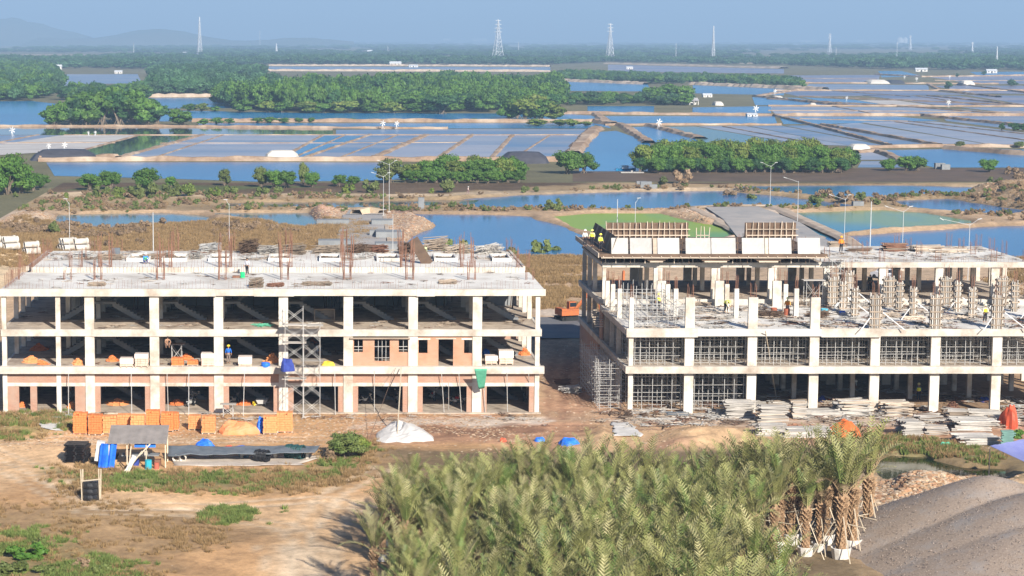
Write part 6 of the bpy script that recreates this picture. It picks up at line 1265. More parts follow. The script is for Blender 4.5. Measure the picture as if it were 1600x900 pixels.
small('bucket', 415, 573, F1, drum(.4, .38), TARPS['blue'], 'blue tub on the first floor beside the dusty brick heap', 'tub'); small('drum', 1209, 493, G2, drum(.3, .75), mat('rusty_drum', (.38, .11, .06), (.28, .09, .05), 4), 'left rusty drum on the deck before the fourth column', 'drum'); small('drum', 1229, 494, G2, drum(.3, .75), mat('rusty_drum', (.38, .11, .06)), 'right rusty drum on the deck, beside the worker in orange', 'drum')
small('tub', 1288, 490, G2, drum(.35, .5), mat('turquoise_tub', (.10, .38, .48)), 'turquoise tub on the deck right of the fourth column', 'tub'); small('tub', 1316, 492, G2, drum(.3, .35), TARPS['blue'], 'blue tub right of the turquoise one on the deck', 'tub')
small('water_tank', 399, 635, 0, drum(.28, .5), mat('yellow_plastic', (.80, .58, .03), rough=.4), 'yellow can inside the fifth shop front', 'can'); small('box', 181, 404, RU, MB().box(-.45, .45, -.2, .2, 0, 1.1), TARPS['slate'], 'upright dark box on the upper roof at the left', 'box')
small('crate', 507, 500, F2, MB().box(-1.0, 1.0, -.4, .4, 0, .1).box(-1.0, -.9, -.4, .4, .1, 1.0).box(.9, 1.0, -.4, .4, .1, 1.0).box(-1, 1, .3, .4, .1, 1.0).box(-1, 1, -.4, .4, 1.0, 1.08), WOOD, 'open wooden box in the sixth bay of the top storey', 'box')
def barrow(px, py):
    p = on_ground(px, py); o = empty('wheelbarrow', p, 0, 'pale wheelbarrow in the fifth shop front beside the yellow can', 'wheelbarrow')
    MB().add([(-.35, -.3, .35), (.35, -.3, .35), (.35, .3, .35), (-.35, .3, .35), (-.55, -.4, .75), (.55, -.4, .75), (.55, .4, .75), (-.55, .4, .75)], [(3, 2, 1, 0), (0, 1, 5, 4), (1, 2, 6, 5), (2, 3, 7, 6), (3, 0, 4, 7)]).build('tray', PLY, o)
    MB().lathe([(.18, -.05), (.22, 0), (.18, .05)], 12).build('wheel', TARPS['black'], o, (-.6, 0, .22), (math.pi / 2, 0, 0))
    for s in (-.28, .28): MB().bar((-.6, s * .3, .22), (.95, s, .55), .025, 5).build('handle', STEEL, o)
    for s in (-.28, .28): MB().bar((.35, s, .4), (.45, s, 0), .025, 5).build('leg', STEEL, o)
barrow(409, 636)

# ================================================================== MOTORBIKES, VEHICLES
BLK = mat('black_rubber', (.02, .02, .02), rough=.7); CHR = mat('chrome', (.6, .6, .6), rough=.25, metal=.8)
def wheel(o, x, r0, w=.06, z=None):
    a = MB(); n_ = 14; c = [Vector((math.cos(k / n_ * 6.283) * r0, 0, math.sin(k / n_ * 6.283) * r0)) for k in range(n_ + 1)]; a.tube(c, w, 6); t = a.build('wheel', BLK, o, (x, 0, z or r0 + w)); b_ = MB()
    for k in range(6): b_.bar((0, 0, 0), (math.cos(k * 1.047) * r0, 0, math.sin(k * 1.047) * r0), .012, 3)
    b_.build('rim', CHR, t)
def bike(px, py, rz, paint_, label, z=.13):
    p = G(px, py, z); o = empty('motorbike', p, rz, label, 'motorbike', 'motorbikes in the shop fronts'); m = mat('bike_' + paint_, *{'red': ((.35, .02, .02),), 'black': ((.03, .03, .035),), 'white': ((.6, .6, .62),)}[paint_], rough=.3)
    wheel(o, -.62, .24); wheel(o, .62, .24)
    MB().bar((-.6, 0, .32), (.1, 0, .42), .07, 6).bar((.1, 0, .42), (.42, 0, .78), .05, 6).bar((-.1, 0, .35), (-.35, 0, .7), .05, 6).box(-.18, .12, -.09, .09, .25, .5).build('frame', STEEL, o)
    MB().bar((.62, .06, .3), (.42, .04, .95), .03, 5).bar((.62, -.06, .3), (.42, -.04, .95), .03, 5).build('fork', CHR, o)
    MB().lathe([(0, -.25), (.10, -.2), (.15, 0), (.11, .2), (0, .25)], 8).build('fuel_tank', m, o, (.15, 0, .68), (0, math.pi / 2, 0), True); MB().add([(-.75, -.1, .72), (.0, -.12, .66), (.0, .12, .66), (-.75, .1, .72), (-.75, -.09, .82), (-.02, -.1, .75), (-.02, .1, .75), (-.75, .09, .82)], [(3, 2, 1, 0), (4, 5, 6, 7), (0, 1, 5, 4), (1, 2, 6, 5), (2, 3, 7, 6), (3, 0, 4, 7)]).build('seat', BLK, o)
    MB().bar((.40, -.34, 1.0), (.42, 0, .95), .018, 5).bar((.42, 0, .95), (.40, .34, 1.0), .018, 5).build('handlebar', CHR, o); MB().lathe([(0, -.06), (.09, 0), (.09, .07), (0, .08)], 10).build('headlight', CHR, o, (.5, 0, .86), (0, math.pi / 2, 0)); MB().box(-.9, -.55, -.05, .05, .5, .56).build('rear_mudguard', m, o)
    for s in (-.3, .3): MB().lathe([(0, 0), (.05, .005), (0, .02)], 8).build('mirror', CHR, o, (.38, s, 1.15), (0, math.pi / 2, 0))
for i, (x, y, a, c, lb) in enumerate([(298, 634, 1.2, 'white', 'pale motorbike facing out of the fourth shop front'), (305, 632, 1.5, 'black', 'dark motorbike half hidden behind the pale one'), (366, 630, .9, 'black', 'dark motorbike at the left of the fifth shop front'), (571, 630, 0.1, 'black', 'black motorbike seen side on in the seventh shop front'), (621, 628, 1.4, 'white', 'motorbike end on at the right of the seventh shop front'),
                          (675, 625, -1.2, 'red', 'red motorbike at the left of the eighth shop front'), (712, 632, -.5, 'red', 'red motorbike nearer the street in the eighth shop front'), (725, 630, -.2, 'black', 'black motorbike right of the red one in the eighth shop front'), (819, 626, 1.4, 'black', 'dark motorbike in the last shop front')]): bike(x, y, a, c, lb)
def excavator(px, py, rz, label, sc=.78):
    p = on_ground(px, py); o = empty('excavator', p, rz, label, 'excavator', None, sc); om = mat('excavator_orange', (.50, .14, .04), (.36, .12, .05), 2, .7)
    for s in (-1, 1):
        t = MB(); t.box(-1.7, 1.7, s * 1.2 - .28, s * 1.2 + .28, .12, .78); t.bar((-1.7, s * 1.2 - .28, .45), (-1.7, s * 1.2 + .28, .45), .36, 10); t.bar((1.7, s * 1.2 - .28, .45), (1.7, s * 1.2 + .28, .45), .36, 10); t.build('track', BLK, o)
    MB().box(-.7, .7, -.9, .9, .75, 1.0).build('turntable', BLK, o); MB().box(-2.0, 1.0, -1.25, 1.25, 1.0, 1.75).box(-2.0, -1.1, -1.2, 1.2, 1.752, 2.1).box(-2.0, 1.0, -1.3, -.4, 1.752, 2.0).build('body', om, o)
    c = MB().box(.1, 1.3, .35, 1.25, 1.76, 2.95).build('cab', om, o); MB().box(.2, 1.31, .33, 1.27, 2.15, 2.8).build('cab_glass', mat('dark_glass', (.02, .03, .04), rough=.1), c)
    MB().bar((.9, -.1, 1.7), (3.2, -.1, 4.2), .26, 4).bar((3.2, -.1, 4.2), (5.0, -.1, 3.2), .22, 4).build('boom', om, o); MB().bar((5.0, -.1, 3.3), (5.4, -.1, 1.2), .18, 4).build('stick', om, o); MB().box(4.9, 5.7, -.5, .4, .5, 1.2).build('bucket', BLK, o)
excavator(890, 501, R(20), 'orange tracked excavator standing between the two blocks'); excavator(972, 463, R(80), 'second orange excavator seen through the left end of the right shell')
def car(px, py, rz, m, label):
    p = on_ground(px, py); o = empty('parked_car', p, rz, label, 'car'); b_ = MB(); prof = [(-2.1, .35), (-2.15, .8), (-1.9, .95), (-1.3, 1.0), (-.8, 1.45), (.7, 1.48), (1.25, .98), (2.0, .85), (2.15, .6), (2.1, .35)]; n_ = len(prof)
    vs = [(x, -.85 + (.12 if z > 1.1 else 0), z) for x, z in prof] + [(x, .85 - (.12 if z > 1.1 else 0), z) for x, z in prof]; b_.add(vs, [tuple(range(n_ - 1, -1, -1))[::-1], tuple(range(2 * n_ - 1, n_ - 1, -1))] + [(k, (k + 1) % n_, n_ + (k + 1) % n_, n_ + k)[::-1] for k in range(n_)]); b_.build('body', m, o)
    gl = mat('dark_glass', (.02, .03, .04), rough=.1)
    for s in (-1, 1): MB().add([(-1.15, s * .80, 1.02), (1.05, s * .80, 1.02), (.62, s * .745, 1.40), (-.75, s * .745, 1.40)], [(0, 1, 2, 3)]).build('side_window', gl, o, (0, s * .02, 0))
    MB().add([(1.22, -.68, 1.03), (1.22, .68, 1.03), (.76, .62, 1.44), (.76, -.62, 1.44)], [(0, 1, 2, 3)]).build('windscreen', gl, o, (.02, 0, .01)); MB().add([(-1.3, -.68, 1.04), (-1.3, .68, 1.04), (-.86, .62, 1.42), (-.86, -.62, 1.42)], [(3, 2, 1, 0)]).build('rear_window', gl, o, (-.03, 0, .01))
    for x in (-1.3, 1.35):
        for s in (-1, 1): MB().bar((x, s * .7, .33), (x, s * .9, .33), .33, 14).build('wheel', BLK, o)
    for s in (-.6, .6): MB().box(2.05, 2.14, s - .16, s + .16, .62, .76).build('headlight', CHR, o)
car(1383, 437, R(-60), mat('white_paint', (.78, .80, .82), rough=.3), 'white car parked behind the right shell, seen between its columns')

# ================================================================== CONCRETE PIPES
pipe_m = MB().lathe([(.50, 0), (.50, 2.1), (.58, 2.1), (.58, 2.4), (.44, 2.4), (.40, 2.1), (.40, 0), (.50, 0)], 16).mesh('pipe', COLM, True)
def pipes(px, py, nb, nt, w, label, g):
    p = on_ground(px, py); d = Vector((math.cos(.5), math.sin(.5), 0)); q = Vector((d.y, -d.x, 0))
    for lay, n_ in ((0, nb), (1, nt)):
        for k in range(n_):
            c = p + q * ((k + .5 * lay) * 1.22) * -1 + Vector((0, 0, .58 + lay * 1.0)); o = link('concrete_pipe', pipe_m, None, (c.x, c.y, c.z), Matrix(((q.x, 0, d.x), (q.y, 0, d.y), (0, 1, 0))).transposed().transposed().to_euler()); o.rotation_euler = d.to_track_quat('Z', 'Y').to_euler(); tag(o, label % (['bottom', 'top'][lay]), 'pipe', g)
pipes(8, 403, 3, 2, 0, 'pale concrete pipe in the %s row of the leftmost pile behind the left block', 'pipes of the leftmost pile'); pipes(40, 402, 2, 1, 0, 'pale concrete pipe in the %s row, right half of the leftmost pile', 'pipes of the leftmost pile, right half'); pipes(-20, 404, 3, 1, 0, 'pale concrete pipe in the %s row at the frame edge', 'pipes at the frame edge')
pipes(100, 393, 3, 2, 0, 'concrete pipe in the %s row of the small pile by the roof corner', 'pipes of the small pile by the roof corner'); pipes(118, 393, 2, 1, 0, 'concrete pipe in the %s row right in the small pile by the roof corner', 'pipes right in the small pile by the roof corner')

# ================================================================== LAMP POSTS, POLES, PYLONS
LPM = mat('lamp_post_paint', (.55, .56, .56), (.45, .46, .46), 2, .5)
def lamp(px, ytop, label, h=9.5, base=None, arms=(1,), name='street_lamp', r_=.048):
    p = on_ground(px, base) if base else G(px, ytop, h)
    if base: d = p.y * CP + H * SP; h = (base - ytop) * d / F
    p.z = ground_height(p.x, p.y); o = empty(name, p, 0, label, 'street lamp' if arms else 'pole', None); MB().bar((0, 0, -.3), (0, 0, h), r_ * 1.25, 6, r_ * .7).build('post', LPM, o)
    MB().box(-.3, .3, -.3, .3, -.3, .25).build('footing', CONC, o)
    for s in arms:
        MB().bar((0, 0, h - .2), (s * 2.0, 0, h + .6), .03, 5, .025).build('arm', LPM, o); MB().obox((s * 2.15, 0, h + .64), (.6, .2, .09), Matrix.Rotation(-s * .3, 3, 'Y')).build('lamp_head', LPM, o)
lamp(108, 318, 'tall thin lamp post behind the left end of the left roof', arms=(-.25,)); lamp(358, 318, 'tall thin lamp post behind the roof, left of centre', arms=(-.25,)); lamp(239, 331, 'plain yellowish pole behind the roof between two lamp posts', 8, arms=(), name='utility_pole', r_=.075)
lamp(608, 256, 'taller double armed lamp at the end of the centre road', base=332, arms=(-1, .6)); lamp(599, 276, 'shorter lamp left of the taller one on the centre road', base=340, arms=(-1, .5)); lamp(614, 335, 'lamp post behind the roof near the concrete blocks', arms=())
lamp(965, 311, 'plain white pole behind the parapet formwork', 8, arms=(), name='utility_pole', r_=.075); lamp(993, 316, 'pole with a small box and lamp behind the formwork', 8, arms=(.25,)); lamp(1203, 260, 'lamp post at the far end of the right road', base=322, arms=(-.9, .5)); lamp(1246, 278, 'lamp post on the kerb of the right road', base=348, arms=(-1.2,)); lamp(1319, 300, 'lamp post before the half green pond', base=378, arms=(-1.2, .3))
lamp(1412, 330, 'lamp post behind the right roof, above the dark pond', 9, arms=(-1.2, .5)); lamp(1515, 362, 'rightmost lamp post behind the right roof', 8.5, arms=(-1.8, .6)); lamp(1362, 304, 'thick pale leaning pole in the half green pond', 9, arms=(), name='utility_pole', r_=.09)
PYM = mat('pylon_steel', (.62, .64, .66), (.54, .56, .58), .1, .6)
def pylon(px, ytop, ybase, label, w=.11, arms=3, r0=.5, tri=False):
    p = G(px, ybase); d = p.y * CP + H * SP; h = (ybase - ytop) * d / F; o = empty('pylon', p, R(20), label, 'pylon'); W_ = h * w; r0 = max(.16, r0 * d / 4000); lev = [0, .16, .3, .42, .53, .63, .72, .8, .87, .94, 1.0]
    wd = lambda t: W_ * (1 - t) ** 1.25 / 1 + h * .016
    for sx in (-1, 1):
        for sy in (-1, 1):
            mb = MB(); mb.tube([Vector((sx * wd(t) / 2 * 1, sy * wd(t) / 2, t * h)) for t in lev], r0, 4); mb.build('leg', PYM, o)
    mb = MB()
    for a, b_ in zip(lev[:-1], lev[1:]):
        wa, wb = wd(a) / 2, wd(b_) / 2; ca = [(-wa, -wa), (wa, -wa), (wa, wa), (-wa, wa)]; cb = [(-wb, -wb), (wb, -wb), (wb, wb), (-wb, wb)]
        for k in range(4):
            k2 = (k + 1) % 4; mb.bar((*ca[k], a * h), (*cb[k2], b_ * h), r0 * .55, 3); mb.bar((*ca[k2], a * h), (*cb[k], b_ * h), r0 * .55, 3); mb.bar((*cb[k], b_ * h), (*cb[k2], b_ * h), r0 * .5, 3)
    mb.build('bracing', PYM, o)
    for k in range(arms):
        z = h * (.97 - k * .10); L_ = h * (.085 + .012 * k) if arms > 2 else h * .11; MB().bar((-L_, 0, z), (0, 0, z + h * .018), r0 * .7, 4).bar((L_, 0, z), (0, 0, z + h * .018), r0 * .7, 4).bar((-L_, 0, z), (L_, 0, z), r0 * .7, 4).build('crossarm', PYM, o)
for a in [(312, 27, 87, 'slender lattice pylon on the left, rising from the blue green wood', .10, 0), (778, 31, 90, 'broad based lattice pylon in the centre', .22, 4), (953, 37, 91, 'pylon with three wide cross arms right of centre', .17, 3), (1114, 41, 93, 'slender pylon right of the one with wide arms', .08, 0), (1296, 53, 82, 'hazy pylon with white arms at the right', .14, 3),
          (432, 68, 86, 'tiny lattice mast in the trees left of centre', .16, 0), (1422, 56, 78, 'hazy pylon beside the white tanks', .15, 2), (1519, 66, 84, 'small hazy pylon near the right edge', .14, 2), (1557, 73, 105, 'slim pale mast near the right edge', .09, 0)]: pylon(*a[:4], w=a[4], arms=a[5])
for i, (x, a, b_, lb) in enumerate([(406, 48, 74, 'thin mast left of the tiny lattice mast'), (480, 58, 72, 'very thin mast in the haze left of centre'), (209, 67, 87, 'thin pole in the trees right of the far left hill'), (1056, 68, 96, 'thin pole in the wood between two pylons'), (1401, 66, 96, 'white pole in the wood left of the tanks'), (1306, 74, 95, 'thin pole below the hazy pylon'), (810, 66, 84, 'pole right of the broad pylon'), (606, 72, 86, 'small pole left of the broad pylon')]):
    p = G(x, b_); d = p.y * CP + H * SP; h = (b_ - a) * d / F; tag(MB().bar((0, 0, 0), (0, 0, h), .5 * d / 4000, 5, .35 * d / 4000).build('mast', PYM, None, p), lb, 'mast')

# ================================================================== SALT FARM THINGS
WM = mat('white_vane', (.62, .62, .61), rough=.6); SALT = mat('heaped_salt', (.68, .64, .56), (.58, .54, .47), .5, .9, bump=.3); BTARP = mat('black_heap_cover', (.045, .045, .055), (.07, .07, .085), .3, .6, bump=.5, bscale=.6)
def windmill(px, py, hpx, label, g='small white windmills of the salt pans'):
    p = G(px, py); d = p.y * CP + H * SP; h = hpx * d / F; o = empty('windmill', p, R(random.uniform(-25, 25)), label, 'windmill', g); MB().bar((0, .25, 0), (0, .1, h * .72), .09, 5).bar((-h * .2, .3, 0), (0, .12, h * .5), .05, 4).bar((h * .2, .3, 0), (0, .12, h * .5), .05, 4).build('stand', PYM, o)
    for k in range(6): a = k * 1.047 + .3; rr = h * .36; c = Vector((math.cos(a), 0, math.sin(a))); t = Vector((-c.z, 0, c.x)); MB().add([c * rr * .15 - t * .03 * h, c * rr * .15 + t * .03 * h, c * rr + t * .05 * h + Vector((0, .12, 0)), c * rr - t * .05 * h, c * rr * .15 - t * .05 * h + Vector((0, .05, 0)), c * rr * .15 + t * .05 * h + Vector((0, .05, 0)), c * rr + t * .05 * h + Vector((0, .17, 0)), c * rr - t * .05 * h + Vector((0, .05, 0))], [(0, 1, 2, 3), (7, 6, 5, 4), (0, 4, 5, 1), (1, 5, 6, 2), (2, 6, 7, 3), (3, 7, 4, 0)]).build('vane', WM, o, (0, 0, h * .74))
for x, y, h, lb in [(19, 214, 15, 'white windmill at the left edge of the pans'), (138, 212, 7, 'left of the two tiny windmills above the salt rows'), (149, 212, 7, 'right of the two tiny windmills above the salt rows'), (76, 236, 12, 'grey windmill behind the left black heap, left one'), (101, 236, 13, 'grey windmill behind the left black heap, right one'), (598, 202, 13, 'left windmill of the pair on the centre pans'), (620, 202, 12, 'right windmill of the pair on the centre pans'),
                    (1030, 202, 15, 'large white windmill behind the long right hedge'), (1181, 180, 14, 'white windmill beside the small pump house'), (1211, 149, 9, 'tiny windmill near the pale heap on the right pans'), (1482, 168, 11, 'windmill at the end of the white salt rows'), (1323, 158, 7, 'tiny windmill left of the white salt rows'), (1413, 124, 6, 'tiny windmill in the far inlet'), (1432, 128, 7, 'tiny windmill right of the sand and black heap'), (1484, 124, 6, 'tiny windmill by the far lone tree')]: windmill(x, y, h, lb)
def salt_heap(px, py, wpx, hpx, m, label, dep=5):
    p = G(px, py); d = p.y * CP + H * SP; s = d / F; w, h = wpx * s / 2, hpx * s; t = .62; mb = MB(); N = 12; vs = []
    for i, (k, z) in enumerate(((1, 0), (.86, .55), (t, .97), (t * .4, 1.04))):
        for j in range(N * 2): a = 6.283 * j / (N * 2); q = 1 / max(abs(math.cos(a)), abs(math.sin(a))) ** .55; vs.append((w * k * math.cos(a) * min(q, 1.2) * (1 + random.uniform(-.02, .02)), dep * (k ** 1.5) * math.sin(a) * min(q, 1.2) + dep, h * z - .05))
    mb.add(vs, [(i * 24 + j, i * 24 + (j + 1) % 24, (i + 1) * 24 + (j + 1) % 24, (i + 1) * 24 + j) for i in range(3) for j in range(24)] + [tuple(72 + j for j in range(24))]); return tag(mb.build('salt_heap', m, None, p), label, 'salt heap')
salt_heap(440, 248, 56, 12, SALT, 'cream white salt heap with flat top on the left centre pans'); salt_heap(96, 252, 110, 17, BTARP, 'long low salt heap under black cover at the left', 7); salt_heap(822, 256, 82, 17, BTARP, 'black covered salt heap behind the centre hedge', 7); salt_heap(1348, 234, 34, 8, SALT, 'white salt heap on the bank right of the long hedge'); salt_heap(1377, 131, 36, 6, SALT, 'long cream salt heap on the far right pans', 14); salt_heap(1405, 131, 28, 5.5, BTARP, 'black covered heap joined to the long cream one', 14); salt_heap(1516, 134, 22, 8, SALT, 'cream heap near the lone dark tree', 10); salt_heap(1511, 134, 17, 4.5, BTARP, 'small black cover on the foot of the cream heap', 9)
salt_heap(1218, 154, 16, 4, SALT, 'small pale salt heap below a tiny windmill', 6); salt_heap(1272, 165, 11, 4, SALT, 'tiny pale salt heap beside the blue pan', 4); salt_heap(1125, 165, 16, 6, SALT, 'pale sand heap right of the pump house', 6)
HW = mat('house_wall', (.70, .68, .64), (.58, .56, .52), .5, .85); HR = mat('house_roof', (.42, .40, .40), (.32, .30, .30), .3, .8); HRW = mat('white_roof', (.58, .60, .62), (.50, .52, .54), .3, .6)
def house(px, py, wpx, hpx, label, rm=HRW, dep=None, open_=False):
    p = G(px, py); d = p.y * CP + H * SP; s = d / F; w, h = wpx * s, hpx * s; dp = dep or max(4, w * .5); o = empty('house', p, R(random.uniform(-6, 6)), label, 'building'); hw = h * .6
    if not open_: MB().box(-w / 2, w / 2, 0, dp, 0, hw).build('wall', HW, o)
    else:
        for k in range(5): link('post', colmesh(.35, .35, hw, HW), o, (-w / 2 + w * k / 4, .3, 0))
        bx('rear_wall', HW, o, -w / 2, w / 2, dp - .3, dp, 0, hw); bx('loft', HW, o, -w * .3, w * .2, 1, dp - 1, hw * .45, hw * .98)
    MB().add([(-w * .55, -w * .04, hw), (w * .55, -w * .04, hw), (w * .55, dp + w * .04, hw), (-w * .55, dp + w * .04, hw), (-w * .5, dp / 2, h), (w * .5, dp / 2, h)], [(3, 2, 1, 0), (0, 1, 5, 4), (2, 3, 4, 5), (0, 4, 3), (1, 2, 5)]).build('roof', rm, o)
    if not open_:
        q = mat('dark_opening_panel', (.04, .04, .05)); bx('door', q, o, -w * .08, w * .06, -.06, -.005, 0, hw * .75)
        for xx in (-.32, .28): bx('window', q, o, w * xx - w * .06, w * xx + w * .06, -.06, -.005, hw * .35, hw * .75)
for a in [(1078, 164, 26, 11, 'open timber house with dark gable among the ponds', HR, 7, True), (1176, 182, 16, 5, 'white pump shed beside the windmill on the right pond bank'), (1106, 152, 14, 6, 'pale roofed hut behind the open timber house'), (87, 109, 18, 8, 'white curved roofed pavilion on the left lagoon'), (185, 115, 12, 5, 'pale shed at the rear shore of the left lagoon'), (618, 103, 18, 7, 'pale farmhouse on the far pond bank in the centre'), (646, 105, 14, 4, 'low white roofed shed right of the far farmhouse'), (578, 83, 8, 5, 'tiny cream house in the blue woods'),
          (820, 94, 10, 6, 'brownish block in the woods right of the broad pylon'), (861, 98, 12, 7, 'white gabled house at the pond shore right of centre'), (984, 108, 10, 4, 'low pinkish hut on the bank behind the pond wood'), (1440, 112, 18, 6, 'white pavilion at the far inlet on the right'), (1550, 114, 16, 6, 'white building on the right shore'), (1212, 91, 8, 4, 'small white house in the right woods, leftmost'), (1268, 95, 11, 4, 'long white roof in the right woods'), (1285, 94, 7, 3, 'little white roof right of the long one'), (1461, 93, 9, 4, 'white roof in the right woods near the pale pole'), (1520, 97, 10, 3.5, 'low white roof left of the slim mast'), (1568, 95, 14, 5, 'white hall right of the slim mast'),
          (1332, 93, 7, 3, 'pale roof half hidden in trees, middle of the right woods'), (292, 84, 12, 3, 'pale roof left of the slender pylon'), (125, 64, 14, 4, 'faint white block on the hill foot'), (195, 64, 12, 4, 'faint white block right of the other on the hill foot'), (48, 92, 12, 3, 'pale low roof at the far left woods')]: house(*a[:5], *(a[5:] if len(a) > 5 else ()))
house(1312 - 48, 67, 24, 4, 'faint long white hall on the horizon at the right'); house(750, 64, 22, 4, 'faint white hall on the horizon left of the broad pylon'); house(698, 64, 10, 4, 'small faint white hall on the horizon'); house(1345, 66, 10, 4, 'faint white block near the horizon tanks')
for i, (x, w) in enumerate([(1406, 11), (1414, 8)]):
    p = G(x, 69); s = p.y / F; tag(MB().lathe([(w * s / 2, 0), (w * s / 2, 8 * s), (w * s / 4, 10.5 * s), (0, 11 * s)], 14).build('storage_tank', WM, None, p, smooth=True), ['larger', 'smaller'][i] + ' white storage tank on the horizon', 'tank')
def block(px, py, w, d, h, label, rz=0, name='concrete_block', m=GREYW):
    p = on_ground(px, py); tag(MB().box(-w / 2, w / 2, -d / 2, d / 2, -.4, h).build(name, m, None, p, (0, 0, rz)), label, 'concrete block')
for a in [(1002, 291, 2.4, 1.2, 1.2, 'pale sluice block on the pond bank, left one'), (1009, 294, 2.6, 1.0, 1.6, 'taller pale sluice block on the pond bank'), (1019, 295, 2.2, 1.0, 1.0, 'low pale sluice block on the right'), (658, 329, 1.2, 1.2, 2.6, 'white pillar on the bank of the large blue pond'), (1468, 264, 2.6, 1.4, 1.6, 'pale sluice on the right creek bank, left half'), (1477, 265, 2.2, 1.4, 1.4, 'pale sluice on the right creek bank, right half'), (1340, 323, 2.2, 1.5, .9, 'pale box on the bank between the right ponds'),
          (520, 352, 6.0, 3.0, 1.0, 'large pale concrete chamber left of the centre road, farther one'), (523, 385, 5.5, 3, 1.1, 'large pale concrete chamber left of the centre road, nearer one'), (597, 352, 4, 4, 1.0, 'concrete chamber right of the centre road, farthest'), (607, 372, 4.5, 5, 1.2, 'long concrete chamber right of the centre road'), (610, 392, 5, 4, 1.4, 'concrete chamber right of the centre road, nearest'), (588, 370, 2.4, 1.5, 1.2, 'small white block on the centre road kerb')]: block(*a)
RD = mat('worn_asphalt', (.30, .29, .28), (.36, .33, .30), .25, .95, (.46, .41, .36), .1, world_pos=True)
def road(pts, z, m, name='road'): sheet(name, [(p.x, p.y) for p in GP(pts)], z, m)
road([(536, 338), (598, 338), (606, 400), (520, 400)], .35, RD); road([(546, 330), (604, 329), (600, 337.5), (540, 337.5)], .36, RD); road([(1102, 326), (1185, 325), (1250, 350), (1320, 396), (1170, 396), (1130, 345)], .35, RD)
road([(830, 497), (945, 497), (945, 530), (830, 530)], .13, mat('dark_asphalt', (.13, .13, .14), (.17, .165, .16), .5, .9, world_pos=True))
bank([(1080, 325), (1125, 347), (1170, 372), (1190, 400)], 2.6, .25, BANKP, 'road_kerb', jag=.3); bank([(1080, 325), (1130, 322), (1200, 322), (1225, 330), (1275, 352), (1320, 372), (1350, 396)], 3.2, .3, BANKP, 'road_kerb', jag=.1); bank([(600, 337), (606, 368), (612, 400)], 1.2, .4, BANKP, 'road_kerb', jag=.1); bank([(556, 337), (576, 334.5), (598, 336)], 4, 1.2, mat('sand_pile', (.58, .46, .32), (.48, .37, .25), 1, .95), 'sand_bank')
tag(MB().lathe([(0, 0), (.3, 0), (.3, .6), (0, .6)], 8).box(-3, 3, -1.4, 1.0, -.1, .25).build('jetty', PW, None, G(987, 270)), 'small pale jetty at the near corner of the blue pond', 'jetty')
def boat(px, py, L, m, label, rz):
    p = G(px, py); mb = MB(); st = [(-.5, .28, .55), (-.35, .42, .45), (0, .5, .4), (.3, .38, .5), (.5, .03, .75)]; vs = []
    for x, w, h in st: vs += [(x * L, -w * L * .28, h), (x * L, 0, -.1), (x * L, w * L * .28, h)]
    mb.add(vs, [(3 * i + a, 3 * i + 3 + a, 3 * i + 4 + a, 3 * i + 1 + a) for i in range(4) for a in (0, 1)] + [(0, 1, 2)]); o = empty('boat', p, rz, label, 'boat'); mb.build('hull', m, o); MB().box(-L * .2, L * .1, -.5, .5, .4, 1.3).build('cabin', WM, o)
boat(978, 266, 5.5, mat('boat_blue', (.05, .35, .55)), 'small blue boat moored at the corner of the blue pond', .2)

